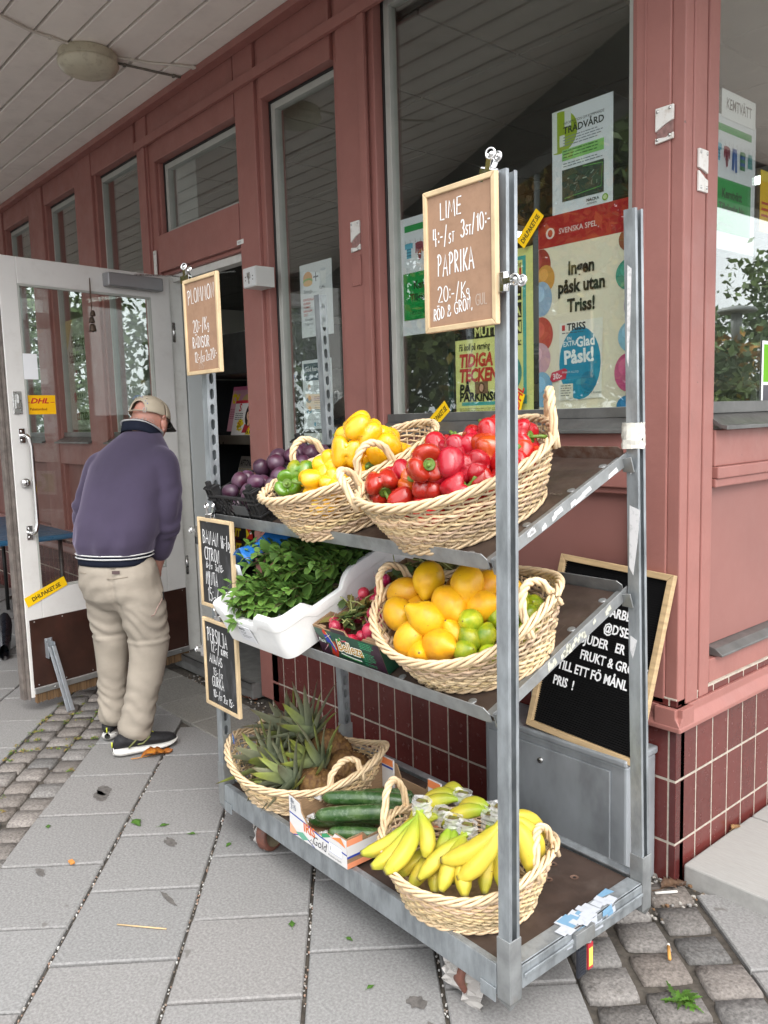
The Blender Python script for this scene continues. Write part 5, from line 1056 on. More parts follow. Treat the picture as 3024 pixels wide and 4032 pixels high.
# ---- bananas
m_ban = mat('banana_skin', (1, 1, 1), .45, usecol=True, var=.12, vs=14, chip=(95, .735, (.10, .05, .02)), bump=.06, bs=60, spec=.4, sss=.05)
m_crown = mat('banana_crown', (.10, .045, .02), .8, var=.5, vs=60, col2=(.20, .26, .04)); m_film = mat('stretch_film', (.70, .70, .70), .12, spec=.8); m_film.node_tree.nodes['Principled BSDF'].inputs['Alpha'].default_value = .42
m_fst = mat('fruit_sticker', (.72, .74, .76), .4); m_fst2 = mat('fruit_sticker_red', (.55, .05, .05), .4)
def banana(p0, p1, bow, r=.0215, green=.3, sticker=False, par=None, wob=0):
    p0 = np.array(p0, float); p1 = np.array(p1, float); n = 22; m = M(); P = []; bow = np.array(bow, float)
    c = (p0+p1)/2+bow
    for i in range(n): t = i/(n-1); P.append((1-t)**2*p0+2*t*(1-t)*c+t*t*p1)
    P = np.array(P); ts = np.linspace(0, 1, n)
    rr = r*np.interp(ts, [0, .05, .14, .28, .45, .7, .86, .94, .975, 1], [.34, .34, .42, .80, 1.0, 1.0, .80, .52, .36, .33])
    # five-sided section with rounded edges
    k = 20; a = np.linspace(0, 2*np.pi, k+1)[:-1]; sec = 1+.055*np.cos(5*a); V = []; T = np.gradient(P, axis=0)
    x = unit(np.cross(T[0], bow)+1e-6)
    ylw = np.array((.62, .47, .05)); grn = np.array((.28, .40, .03)); dk = np.array((.05, .03, .018)); cols = []
    for i in range(n):
        tt = unit(T[i]); x = unit(x-tt*(x@tt)); y = np.cross(tt, x)
        V.append(P[i]+rr[i]*sec[:, None]*(np.cos(a)[:, None]*x+np.sin(a)[:, None]*y))
        g_ = max(0, min(1, green*(1.9-1.7*min(1, ts[i]*1.5))+(.5*green if ts[i] > .85 else 0)))
        cc = ylw*(1-g_)+grn*g_
        if ts[i] > .965: cc = dk
        for q in range(k): cols.append(cc*(.95+.1*mnoise.noise(Vector((i*.3, q*.4, green*9))))*(1-.10*max(0, math.cos(5*a[q]))))
    m.surf(V, cv=True, col=np.array(cols)); m.add(list(V[-1]), [tuple(range(k))], col=dk)
    o = m.build('banana', m_ban, par)
    if sticker:
        i = 9; q = M(); tt = unit(T[i]); up = unit(np.cross(tt, (1, 0, 0))); 
        for dx, mm in ((0, 0), (.012, 1)):
            pass
    return o
def bunch(crown, tips, bowf, green, label, film=True, up=.05, rr=.0215):
    o = empty('banana_bunch', label=label, cat='bananas', group='banana bunches in the basket'); o.matrix_world = MB_ @ Matrix.Translation(crown)
    cr = np.array(crown, float)
    for i, tp in enumerate(tips):
        d = np.array(tp, float)-cr; s = .010*(i-(len(tips)-1)/2); side = unit(np.cross(d, (0, 0, 1)))
        b = np.array(bowf, float) if not callable(bowf) else bowf(i)
        banana((side[0]*s, side[1]*s, -.004), d, b, rr*(1+.05*((i*7) % 3-1)), green*(1-.12*i), par=o)
    m = M(); d = unit(np.mean([np.array(t)-cr for t in tips], 0)); m.ball((0, 0, 0), (.020, .014, .013), 10); m.box(-.014, .014, -.009, .009, .004, .014); m.build('crown', m_crown, o, bev=.002)
    if film:
        f = M(); G = []
        for i in range(8):
            row = []
            for j in range(14):
                a = 2*math.pi*j/14; r = .0235+.006*mnoise.noise(Vector((i*.9, math.cos(a)*2+crown[0]*20, math.sin(a)*2))); row.append((r*math.cos(a)*1.15, r*math.sin(a)*.85, -.026+.0062*i+.004*mnoise.noise(Vector((j*.8, i, crown[1]*30)))))
            G.append(row)
        f.surf(G, cv=True, smooth=False); f.build('film', m_film, o)
    return o
bunch((-.108, -.045, .248), [(-.238, -.150, .138), (-.190, -.184, .130), (-.146, -.195, .130), (-.068, -.125, .152)], lambda i: ((.01, -.0, -.045), (.022, -.012, -.04), (.035, -.012, -.025), (.045, -.01, .0))[i], .8, 'bunch of green-tipped bananas spilling over the left front rim of the basket')
bunch((.102, -.028, .268), [(-.012, -.150, .172), (.036, -.160, .140), (.185, -.055, .135), (.190, .0, .14), (.17, .055, .15)], lambda i: ((.03, -.02, -.035), (.03, -.025, -.03), (.05, -.01, .03), (.05, .01, .035), (.04, .03, .04))[i], .2, 'bunch of ripe yellow bananas hanging over the right side of the basket behind the post', rr=.0245)
bunch((.015, -.035, .205), [(-.065, -.168, .118), (.000, -.180, .108), (.06, -.172, .105)], (0, -.02, .015), .55, 'green bananas below the two front bunches with their dark tips facing out')
bunch((-.045, .085, .225), [(-.175, .02, .16), (-.165, .075, .17), (-.12, .14, .18)], (-.02, .01, .04), .6, 'small green banana bunch at the back left of the basket')
bunch((-.075, .02, .20), [(-.185, -.04, .12), (-.18, .01, .11)], (-.02, 0, .04), .45, 'yellow bananas standing behind the front left bunch')
bunch((.05, .065, .215), [(-.07, .0, .175), (-.045, .055, .19), (.15, .07, .13)], (-.01, 0, .045), .75, 'green banana bunch in the middle of the basket arching to the left')
bunch((-.03, -.02, .205), [(.0, -.11, .09), (-.05, -.12, .09)], (0, 0, .015), .9, 'green bananas deep in the middle of the basket under a film-wrapped crown')
bunch((.06, .02, .215), [(.13, -.1, .1), (.09, -.12, .09)], (0, 0, .015), .7, 'green bananas under the ripe bunch with a film-wrapped crown')
bunch((-.05, -.03, .16), [(-.15, -.12, .08), (-.10, -.15, .075), (-.03, -.15, .08)], (0, 0, .01), .7, 'green bananas low in the basket beneath the front left bunch', film=False)
for (p, nrm, rot, k) in (((-.175, -.111, .166), (-.15, -.75, .65), .3, 0), ((-.138, -.148, .163), (-.1, -.8, .6), .5, 1)):      # fruit stickers on the front bunch
    pass
# ---- pineapples
m_pin = mat('pineapple_skin', (.10, .045, .016), .75, var=.5, vs=55, col2=(.22, .12, .035), bump=.8, bs=110); m_leaf = mat('pineapple_leaf', (1, 1, 1), .5, usecol=True, var=.15, vs=40)
def pineapple(c, axis, seed, label, green):
    rg = random.Random(seed); o = empty('pineapple', label=label, cat='pineapple', group='pineapples in the basket'); o.matrix_world = MP @ Matrix.Translation(c) @ Matrix([list(r)+[0] for r in rotz(axis, rg.uniform(0, 6))]+[[0, 0, 0, 1]])
    m = M(); G = []; nr = 40; nc = 48; Rr, L = .056, .078
    for i in range(nr+1):
        t = -1+2*i/nr; r = Rr*max(.02, (1-abs(t)**3.2))**.5; row = []
        for j in range(nc):
            a = 2*math.pi*j/nc; u = j*8/nc*1.0; w = (t+1)*4.4
            e1 = abs(((u+w) % 1)-.5)*2; e2 = abs(((u-w) % 1)-.5)*2; b = (1-max(e1, e2))**.5*1.4
            row.append(((r+.0075*b*(r/Rr))*math.cos(a), (r+.0075*b*(r/Rr))*math.sin(a), L*t))
        G.append(row)
    m.surf(G, cv=True); m.build('fruit', m_pin, o)
    l = M()
    for i in range(34):
        f_ = i/33; a = i*2.399+rg.uniform(-.2, .2); el = (.10+1.30*f_)+rg.uniform(-.1, .1); ln = (.090+.085*math.sin(math.pi*min(1, f_*.95+.1)))*rg.uniform(.85, 1.2); z0 = L*.93+.05*f_; w = .026*(1.15-.5*f_)
        d0 = np.array([math.cos(a)*math.cos(el), math.sin(a)*math.cos(el), math.sin(el)]); up = np.array([-math.cos(a)*math.sin(el), -math.sin(a)*math.sin(el), math.cos(el)]); sd = np.cross(d0, up)
        p = np.array([math.cos(a)*.011*(1.2-f_), math.sin(a)*.011*(1.2-f_), z0]); curl = rg.uniform(-.35, .55); V = []; C = []; n = 8
        gy = rg.random(); base = np.array((.25, .30, .205))*rg.uniform(.75, 1.3)
        tipc = np.array((.26, .30, .03)) if gy < green else np.array((.20, .19, .11)); 
        for k in range(n):
            t = k/(n-1); dd = unit(d0+up*curl*t*t*.8*-1); ww = w*(1-t)**.7*(1.0 if t > 0 else .9)+.0004
            if k: p = p+dd*ln/(n-1)
            fold = up*ww*.45
            V += [p-sd*ww+fold, p, p+sd*ww+fold]; cc = base*(1-t)+tipc*t
            if t > .86: cc = np.array((.12, .075, .03))
            C += [cc*1.15, cc*.9, cc*1.15]
        F = []
        for k in range(n-1):
            for q in (0, 1): F.append((3*k+q, 3*k+q+1, 3*k+q+4, 3*k+q+3))
        l.add(V, F, smooth=True, col=np.array(C))
    l.build('leaf_crown', m_leaf, o); return o
pineapple((.135, .045, .075), (-.86, -.32, .30), 1, 'pineapple at the right of the basket with bright green and yellow crown leaves', .75)
pineapple((.075, -.06, .05), (-.90, -.28, .34), 2, 'pineapple at the front of the basket with a grey-green crown over the rim', .45)
pineapple((.045, .115, .105), (-.72, -.02, .62), 3, 'pineapple at the back of the basket with tall upright crown leaves', .25)
pineapple((-.03, .0, .055), (-.92, -.02, .36), 4, 'pineapple at the left end of the basket with a pale crown beside the trolley post', .2)
pineapple((-.03, .13, .09), (-.84, .2, .5), 5, 'pineapple at the back left of the basket with a dull spiky crown', .2)
F = Flat(.05, .022, '#27409a'); F.rect(.02, .035, 0, .022, '#4bb0dc'); F.line([(.004, .011), (.016, .011)], .004, '#d9e4f2'); F.line([(.022, .008), (.033, .008)], .002, '#e8f2f8')
o = F.build('tag', (0, 0, 0), 'small blue paper tag on the left rim of the pineapple basket', 'tag'); o.matrix_world = MP @ Matrix.Translation((-.262, -.03, .175)) @ Matrix.Rotation(math.radians(-55), 4, 'Z')
# ================================================================ crates and boxes
def sh(zf, x, v, w): return SM(zf) @ Vector((x, v, w))
# black plum crate
m_bp = mat('black_plastic', (.017, .017, .018), .5, var=.3, vs=25, dirt=.35, ds=14, dcol=(.07, .065, .06), spec=.4)
cr = empty('plum_crate', label='black open-mesh plastic crate of plums on the top shelf', cat='crate'); cr.matrix_world = SM(ZU) @ Matrix.Translation((.04, .012, .0015))
w_, d_, h_ = .30, .40, .085
p = M(); p.box(0, w_, 0, d_, 0, .006); p.build('floor', m_bp, cr)
def meshwall(p, a, b, z0, z1, n):
    a = np.array(a, float); b = np.array(b, float); L = np.linalg.norm(b-a); dr = (b-a)/L; nm = np.array([-dr[1], dr[0]])
    def bar(u0, za, u1, zb, t): P0 = np.append(a+dr*u0, za); P1 = np.append(a+dr*u1, zb); p.bar(P0, P1, t, .003, up=(nm[0], nm[1], 0))
    H = z1-z0; k = int(L/(H*.55))
    st = H*.33; x = -H
    while x < L:
        for s in (1, -1):
            u0, u1 = (x, x+H) if s > 0 else (x+H, x); A0, B0 = z0, z1
            # clip to the wall length
            def cl(u, z, o_u, o_z):
                if u < 0: z = z+(0-u)*(o_z-z)/(o_u-u); u = 0
                if u > L: z = z+(L-u)*(o_z-z)/(o_u-u); u = L
                return u, z
            ua, za = cl(u0, A0, u1, B0); ub, zb = cl(u1, B0, u0, A0)
            if abs(ub-ua) > .002: bar(ua, za, ub, zb, .0028)
        x += st
    P0, P1 = np.append(a, z1), np.append(b, z1); p.bar(P0, P1, .009, .007); p.bar(np.append(a, z0), np.append(b, z0), .006, .006)
    for i in range(1, n): u = a+dr*L*i/n; p.bar(np.append(u, z0), np.append(u, z1), .010, .004, up=(nm[0], nm[1], 0))
for nm, a, b in (('front', (0, 0), (w_, 0)), ('rear', (0, d_), (w_, d_)), ('side', (0, 0), (0, d_)), ('side', (w_, 0), (w_, d_))):
    p = M(); meshwall(p, a, b, .004, h_, 3 if nm != 'side' else 4); p.build(nm+'_wall', m_bp, cr)
for sx, sy in ((0, 0), (w_, 0), (0, d_), (w_, d_)):
    p = M(); ox = 1 if sx == 0 else -1; oy = 1 if sy == 0 else -1
    for k in range(3): p.box(min(sx-ox*.006, sx+ox*.05), max(sx-ox*.006, sx+ox*.05), min(sy-oy*.006, sy+oy*.03), max(sy-oy*.006, sy+oy*.03), .028+.04*k, .034+.04*k)
    for q in (0, .022, .046): p.box(min(sx+ox*q, sx+ox*(q+.004)), max(sx+ox*q, sx+ox*(q+.004)), min(sy-oy*.004, sy+oy*.026), max(sy-oy*.004, sy+oy*.026), .0, .118)
    p.box(min(sx, sx+ox*.05), max(sx, sx+ox*.05), min(sy+oy*.0, sy+oy*.004), max(sy+oy*.0, sy+oy*.004), 0, .118); p.box(min(sx+ox*.012, sx+ox*.03), max(sx+ox*.012, sx+ox*.03), min(sy, sy+oy*.014), max(sy, sy+oy*.014), .118, .134)
    p.build('corner_post', m_bp, cr, bev=.001)
p = M(); p.box(.15, .235, -.0075, -.0045, .03, .062); p.build('crate_label', mat('dull_crate_label', (.06, .062, .064), .6), cr)
m_plum = mat('plum_skin', (.055, .011, .030), .38, var=.4, vs=28, col2=(.085, .045, .075), rand=.35, coat=.1, bump=.03, bs=60)
pm = M(); G = []
for i in range(15):
    a = -math.pi/2+math.pi*i/14; row = []
    for j in range(20):
        b = 2*math.pi*j/20; cr_ = 1-.06*math.exp(-((math.atan2(math.sin(b), math.cos(b)))/.35)**2); row.append((.0225*math.cos(a)*math.cos(b)*cr_, .0225*math.cos(a)*math.sin(b)*cr_, .027*math.sin(a)-.003*(math.sin(a) > .9)))
    G.append(row)
pm.surf(G, cv=True); plum = pm.build('plum', m_plum); first = True; rg = random.Random(21); placed = []
for i in range(2600):
    if len(placed) >= 50: break
    x, y = rg.uniform(.03, w_-.03), rg.uniform(.03, d_-.03); z = .03
    for q in placed:
        dd = (x-q[0])**2+(y-q[1])**2
        if dd < (.053)**2: z = max(z, q[2]+math.sqrt((.053)**2-dd))
    lim = .088+.05*math.exp(-((x-.16)/.1)**2-((y-.20)/.13)**2)
    if z < lim: placed.append((x, y, z))
for i, q in enumerate(placed):
    o = plum if first else plum.copy()
    if not first: S.collection.objects.link(o)
    first = False; put(o, cr.matrix_world, q, rotz((rg.uniform(-1, 1), rg.uniform(-1, 1), rg.uniform(-.3, 1)), rg.uniform(0, 6)), rg.uniform(1.1, 1.3)); tag(o, 'dusty purple plum in the black mesh crate', 'plum', 'plums in the black crate')
# white foam box with mint
m_foam = mat('white_foam', (.80, .80, .79), .75, var=.03, vs=60, bump=.25, bs=90, spec=.3, dirt=.04, ds=12, dcol=(.6, .58, .52))
fb_ = empty('foam_box', label='white polystyrene box of mint bunches jutting over the front of the middle shelf', cat='box'); fb_.matrix_world = SM(ZM) @ Matrix.Translation((.228, -.082, .028))
bw, bd, bh, tk = .375, .58, .132, .020
p = M()
def rim(u, edge):           # height of the wall along its length
    return bh
n = 40; rows = []
def shell(wob):
    pass
def rr_rect(w, d, r, n=10, z=0, inset=0):
    P = []
    for cx, cy, a0 in ((w-r, r, -90), (w-r, d-r, 0), (r, d-r, 90), (r, r, 180)):
        for k in range(n+1): a = math.radians(a0+90*k/n); P.append((cx+(r-inset)*math.cos(a) if True else 0, cy+(r-inset)*math.sin(a)))
    return np.array(P)
def seg_rect(w, d, r, ins):
    P = rr_rect(w, d, r, 6, 0, ins); Q = []
    for i in range(len(P)):
        a, b = P[i], P[(i+1) % len(P)]; L = np.linalg.norm(b-a); k = max(1, int(L/.012))
        for j in range(k): Q.append(a+(b-a)*j/k)
    return np.array(Q)
def topz(q):
    x, y = q; z = bh
    if y < .05: z -= .032*min(1, max(0, (min(x-.07, bw-.115-x))/.018))     # dip in the front wall
    if x > bw-.05: z -= .030*min(1, max(0, min(y-.10, .27-y)/.03)); z += .010*min(1, max(0, (y-.27)/.03))
    if x < .05: z -= .03*min(1, max(0, min(y-.12, .45-y)/.03))
    return z
Q = seg_rect(bw, bd, .035, 0); ctr = np.array([bw/2, bd/2])
outer = []
for fz, sc in ((0, .90), (.012, .925), (.35, .955), (.72, .985), (.735, 1.0), (1, 1.012)):
    outer.append([[*(ctr+(q-ctr)*np.array([1-(1-sc)*.55, 1-(1-sc)*.4])), topz(q)*fz] for q in Q])
inner = [[*(ctr+(q-ctr)*np.array([1-tk*2/bw, 1-tk*2/bd])), topz(q)] for q in Q]
inner2 = [[*(ctr+(q-ctr)*np.array([.86, .9])), .02] for q in Q]
p.surf([*outer, inner, inner2], cv=True); p.add([tuple(x) for x in inner2], [tuple(range(len(Q)))]); p.add([tuple(x) for x in outer[0]], [tuple(range(len(Q)-1, -1, -1))])
p.build('body', m_foam, fb_, bev=.003)
F = Flat(.085, .06, '#dedfe2'); F.text('MINZE', .02, .044, .009, '#3c3f45', .03, .9); F.block(.02, .038, .035, 2, .006, '#6b6e74'); F.block(.018, .024, .055, 2, .006, '#6b6e74', seed=6)
o = F.m.build('box_label', F.mats, fb_); o.location = (.13, .0015, .028); o.rotation_euler = (math.radians(8), 0, 0)
# mint
m_mint = mat('mint_leaf', (1, 1, 1), .5, usecol=True, var=.2, vs=30, spec=.35); m_mint.node_tree.nodes['Principled BSDF'].inputs['Subsurface Weight'].default_value = .1
m_mstem = mat('mint_stem', (.12, .12, .04), .6, var=.4, vs=40, col2=(.10, .04, .05))
def leafblade(m, p, d, up, L, w, col, n=5, fold=.25, curl=-.3, saw=0):
    d = unit(d); sd = unit(np.cross(d, up)); up = np.cross(sd, d); V = []; C = []; k = 2*n-1
    for i in range(k):
        t = i/(k-1); ww = w*math.sin(math.pi*min(1, t**.75*.98+.02))**.8*(1+(saw if i % 2 else -saw)); q = p+d*L*t+up*curl*L*t*t*.5
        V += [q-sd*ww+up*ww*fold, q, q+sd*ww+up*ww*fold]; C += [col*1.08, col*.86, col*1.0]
    F = []
    for i in range(k-1):
        for j in (0, 1): F.append((3*i+j, 3*i+j+1, 3*i+j+4, 3*i+j+3))
    m.add(V, F, smooth=True, col=np.array(C))
def mint(base, tip, seed, label, nst=9, spread=.05, dark=1.0):
    rg = random.Random(seed); o = empty('mint_bunch', label=label, cat='mint', group='mint bunches in the foam box'); o.matrix_world = fb_.matrix_world.copy()
    st_, lf = M(), M(); base = np.array(base, float); tip = np.array(tip, float)
    for s in range(nst):
        b = base+np.array([rg.uniform(-.012, .012), rg.uniform(-.012, .012), rg.uniform(-.01, .012)]); e = tip+np.array([rg.uniform(-spread, spread), rg.uniform(-spread, spread), rg.uniform(-.02, .035)])
        c = (b+e)/2+np.array([rg.uniform(-.02, .02), rg.uniform(-.02, .02), rg.uniform(.01, .05)]); P = np.array([(1-t)**2*b+2*t*(1-t)*c+t*t*e for t in np.linspace(0, 1, 9)])
        st_.tube(P, np.linspace(.0019, .0011, 9), 5)
        L = np.linalg.norm(e-b)
        for k in range(10):
            t = .22+.78*k/9; i = min(7, int(t*8)); q = P[i]+(P[i+1]-P[i])*(t*8-i); T = unit(P[i+1]-P[i]); a0 = (k % 2)*1.57+rg.uniform(-.4, .4)
            B_ = frame(T)
            for h in (0, math.pi):
                a = a0+h; out = B_[:, 0]*math.cos(a)+B_[:, 1]*math.sin(a); d = unit(out*(1.0 if t < .93 else .5)+T*.55+np.array([0, 0, .15])); sz = rg.uniform(.75, 1.2)*(1 if t < .9 else .72)
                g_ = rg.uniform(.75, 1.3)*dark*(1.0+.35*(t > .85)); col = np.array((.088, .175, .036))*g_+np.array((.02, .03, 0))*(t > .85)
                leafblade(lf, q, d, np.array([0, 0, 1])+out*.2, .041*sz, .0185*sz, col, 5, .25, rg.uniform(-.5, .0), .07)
    st_.build('stems', m_mstem, o); lf.build('leaves', m_mint, o)
    return o
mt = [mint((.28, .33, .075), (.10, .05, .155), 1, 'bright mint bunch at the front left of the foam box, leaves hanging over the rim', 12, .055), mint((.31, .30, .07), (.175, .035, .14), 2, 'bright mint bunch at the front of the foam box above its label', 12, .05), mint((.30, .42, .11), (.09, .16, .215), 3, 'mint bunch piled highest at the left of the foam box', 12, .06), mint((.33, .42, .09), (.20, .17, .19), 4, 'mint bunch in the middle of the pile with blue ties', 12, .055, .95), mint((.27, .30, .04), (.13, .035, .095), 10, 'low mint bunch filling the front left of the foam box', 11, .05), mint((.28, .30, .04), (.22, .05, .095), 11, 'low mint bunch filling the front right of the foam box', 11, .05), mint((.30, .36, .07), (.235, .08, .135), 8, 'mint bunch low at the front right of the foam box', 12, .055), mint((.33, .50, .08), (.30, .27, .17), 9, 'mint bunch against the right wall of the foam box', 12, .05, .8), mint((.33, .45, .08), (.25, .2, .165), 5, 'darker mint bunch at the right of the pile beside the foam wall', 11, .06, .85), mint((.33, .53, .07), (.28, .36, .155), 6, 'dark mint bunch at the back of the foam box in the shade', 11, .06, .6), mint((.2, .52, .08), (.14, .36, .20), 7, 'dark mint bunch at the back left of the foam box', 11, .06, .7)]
for i, (x, y, z) in enumerate(((.31, .30, .105), (.33, .34, .115), (.27, .27, .09))):
    m = M(); a = np.linspace(0, 2*np.pi, 15)[:-1]; m.tube([(x+.004*math.cos(t), y+.014*math.sin(t)*.6, z+.016*math.sin(t)) for t in a], .0012, 5, closed=True); m.tube([(x, y-.012, z+.02), (x+.004, y-.01, z+.03)], .001, 5); m.tube([(x, y-.012, z+.02), (x-.008, y-.01, z+.028)], .001, 5)
    m.build('tie', mat('blue_tie', (.05, .2, .55), .4), mt[3])
# blue bag with parsley behind the mint, and film stretched over the back
m_blue = mat('blue_bag_film', (.025, .17, .52), .18, var=.2, vs=8, spec=.6, coat=.2)
m_blue.node_tree.nodes['Principled BSDF'].inputs['Alpha'].default_value = .93
m_dfilm = mat('dark_bag_film', (.04, .055, .085), .15, spec=.7, coat=.3, var=.3, vs=6)
bag = empty('parsley_bag', label='shiny blue plastic bag of parsley lying behind the mint on the middle shelf', cat='bag'); bag.matrix_world = fb_.matrix_world.copy()
def sheet(fn, nu, nv, amp, sc, seed, name, mt_, par, th=.0006):
    m = M(); G = []
    for i in range(nu):
        row = []
        for j in range(nv):
            q = np.array(fn(i/(nu-1), j/(nv-1)), float); row.append(q+amp*np.array([mnoise.noise(Vector((q[0]*sc, q[1]*sc, seed))), mnoise.noise(Vector((q[0]*sc, q[2]*sc, seed+4))), mnoise.noise(Vector((q[1]*sc, q[0]*sc*1.3, seed+8)))]))
        G.append(row)
    m.surf(G); o = m.build(name, mt_, par); s = o.modifiers.new('s', 'SOLIDIFY'); s.thickness = th; return o
sheet(lambda u, v: (-.035+.15*v, .13+.36*u, .12+.135*math.sin(math.pi*(.1+.62*v))*(1-.2*u)), 24, 16, .018, 14, 1, 'film', m_blue, bag)
sheet(lambda u, v: (.02+.60*u, .34+.24*v, .262-.04*abs(u-.3)-.02*v), 30, 12, .016, 11, 6, 'clear_film', m_dfilm, bag)
sheet(lambda u, v: (.36+.36*u, .30+.10*v, .258-.07*v*v-.045*u), 22, 10, .016, 15, 9, 'printed_film', mat('deep_blue_film', (.012, .055, .28), .2, spec=.6, coat=.2), bag)
sheet(lambda u, v: (-.02+.055*u, .122+.006*v, .15+.05*v), 3, 3, 0, 1, 1, 'label', mat('bag_label', (.6, .64, .68), .4), bag)
rg = random.Random(8); ps, pl = M(), M()
for i in range(46):
    b = np.array([rg.uniform(.0, .22), rg.uniform(.33, .5), .16]); e = b+np.array([rg.uniform(-.06, .05), rg.uniform(-.14, .02), rg.uniform(.05, .12)]); ps.tube([b, (b+e)/2+(0, 0, .02), e], .0012, 5)
    for k in range(7):
        a = rg.uniform(0, 6.28); d = np.array([math.cos(a), math.sin(a), rg.uniform(-.2, .7)]); leafblade(pl, e, d, np.array([0, 0, 1]), rg.uniform(.014, .024), .006, np.array((.045, .13, .02))*rg.uniform(.7, 1.3), 4, .3, -.3, .3)
po = empty('parsley', label='bunch of curly parsley sticking up out of the blue bag', cat='parsley'); po.matrix_world = fb_.matrix_world.copy()
ps.build('stems', m_mstem, po); pl.build('leaves', m_mint, po)
# green printed radish box
m_card = mat('raw_cardboard', (.30, .19, .105), .85, var=.2, vs=30, bump=.15, bs=150, stretch=(1, 1, 6)); m_grn = mat('green_print', (.008, .085, .045), .4, var=.3, vs=12, col2=(.022, .05, .035)); m_pur = mat('purple_print', (.05, .018, .035), .45, var=.4, vs=25)
rb = empty('radish_box', label='green printed cardboard box of radishes on the middle shelf', cat='box'); rb.matrix_world = SM(ZM) @ Matrix.Translation((.617, .02, .001))
rw, rd, rh, t = .29, .385, .098, .004
p = M(); p.box(0, rw, 0, rd, 0, .003, m=0); p.build('bottom', m_card, rb)
p = M()
p.prism([(0, 0), (rw, 0), (rw, rh), (rw-.06, rh), (rw-.075, rh-.012), (rw-.13, rh-.012), (rw-.14, rh+.006), (rw-.20, rh+.006), (rw-.215, rh-.006), (.05, rh-.006), (.04, rh), (0, rh)], 0, t, axis=1, m=0)
p.build('front_panel', m_card, rb)
F = Flat(0, 0, m_grn); F.m = M(); F.k = 3
F.rect(.0005, rw-.0005, .0005, rh-.007, m_grn); F.rect(rw-.205, rw-.138, rh-.007, rh+.005, m_pur)
F.poly([(0, 0), (.05, 0), (.045, .04), (.0, .075)], m_pur); F.poly([(.21, .0), (.29, .0), (.29, .09), (.27, .09), (.22, .03)], m_pur)
F.poly([(.05, .01), (.075, .0), (.09, .03), (.085, .06), (.065, .05)], '#b3321f'); F.poly([(.045, .05), (.07, .045), (.075, .075), (.055, .088), (.042, .08)], '#2d3f9c'); F.ell(.05, .083, .009, .009, '#c8402c'); F.poly([(.06, .045), (.075, .02), (.082, .045), (.07, .065)], '#34469f'); F.line([(.058, .085), (.075, .05), (.08, .03)], .004, '#d9c66a')
F.text('Paco', .008, .045, .014, '#d8e6da', .01, .85, shear=.15)
F.text('Belleza', .092, .034, .036, '#f2f1e4', .075, .82, shear=.18); F.text('Belleza', .092, .034, .036, '#b8892c', .012, .82, shear=.18); F.ell(.112, .071, .009, .004, '#3f9c45', rot=.6); F.line([(.10, .025), (.15, .020), (.19, .019)], .004, '#e8efe4'); F.line([(.105, .020), (.15, .0155), (.185, .0145)], .003, '#3f9c45')
F.block(.205, .085, .06, 4, .0058, '#58c48a', t=.3); F.block(.205, .052, .055, 6, .0052, '#4db07c', seed=9, t=.3); F.block(.205, .018, .05, 2, .005, '#4db07c', seed=5, t=.3)
o = F.m.build('front_print', F.mats, rb)
for x0, x1, nm in ((0, t, 'left_panel'), (rw-t, rw, 'right_panel')): p = M(); p.prism([(t, 0), (rd, 0), (rd, rh), (rd-.05, rh), (rd-.07, rh-.02), (.09, rh-.02), (.07, rh), (t, rh)], x0, x1, axis=0); p.build('side_panel', m_card, rb)
p = M(); p.box(rw+.0002, rw+.001, .0, rd, .001, rh-.022); p.build('side_print', m_grn, rb)
p = M(); p.box(t, rw-t, rd-t, rd, 0, rh); p.build('back_panel', m_card, rb)
p = M(); p.box(rw-.05, rw-t, t, .012, rh, rh+.003); p.box(.02, .05, t, .012, rh-.006, rh-.002); p.build('flap', m_card, rb)
m_rad = mat('radish_skin', (.44, .012, .055), .3, var=.15, vs=30, col2=(.55, .06, .12), rand=.25, coat=.2, sss=.1)
rm = M(); rm.lathe([(0, .0155), (.005, .0152), (.011, .011), (.0148, .003), (.0148, -.004), (.011, -.011), (.005, -.0152), (.002, -.018), (.0009, -.024), (.0003, -.034)], 16); rad = rm.build('radish', m_rad)
tm = M(); tm.tube([(0, 0, -.02), (.003, 0, -.032), (.010, .004, -.042)], [.001, .0006, .0003], 4); tm.build('root', mat('radish_root', (.6, .42, .42), .6), rad)
rg = random.Random(31); placed = []
for i in range(6000):
    if len(placed) >= 62: break
    x, y = rg.uniform(.02, rw-.02), rg.uniform(.02, .28); z = .05
    if x < .12 and .04 < y < .16 and rg.random() < .85: continue
    for q in placed:
        dd = (x-q[0])**2+(y-q[1])**2
        if dd < .0325**2: z = max(z, q[2]+math.sqrt(.0325**2-dd))
    if z < .088+.05*min(1, max(0, y-.02)/.15)*(.4+.6*x/rw): placed.append((x, y, z))
for i, q in enumerate(placed):
    o = rad if i == 0 else copy_tree(rad)
    put(o, rb.matrix_world, q, rotz((rg.uniform(-.6, .6), rg.uniform(-.2, 1), rg.uniform(-.8, .8)), rg.uniform(0, 6)), rg.uniform(1.02, 1.38)); tag(o, 'small pink-red radish in the green printed box', 'radish', 'radishes in the green box')
lf, st_ = M(), M(); m_rleaf = mat('radish_leaf', (1, 1, 1), .65, usecol=True, var=.3, vs=30)
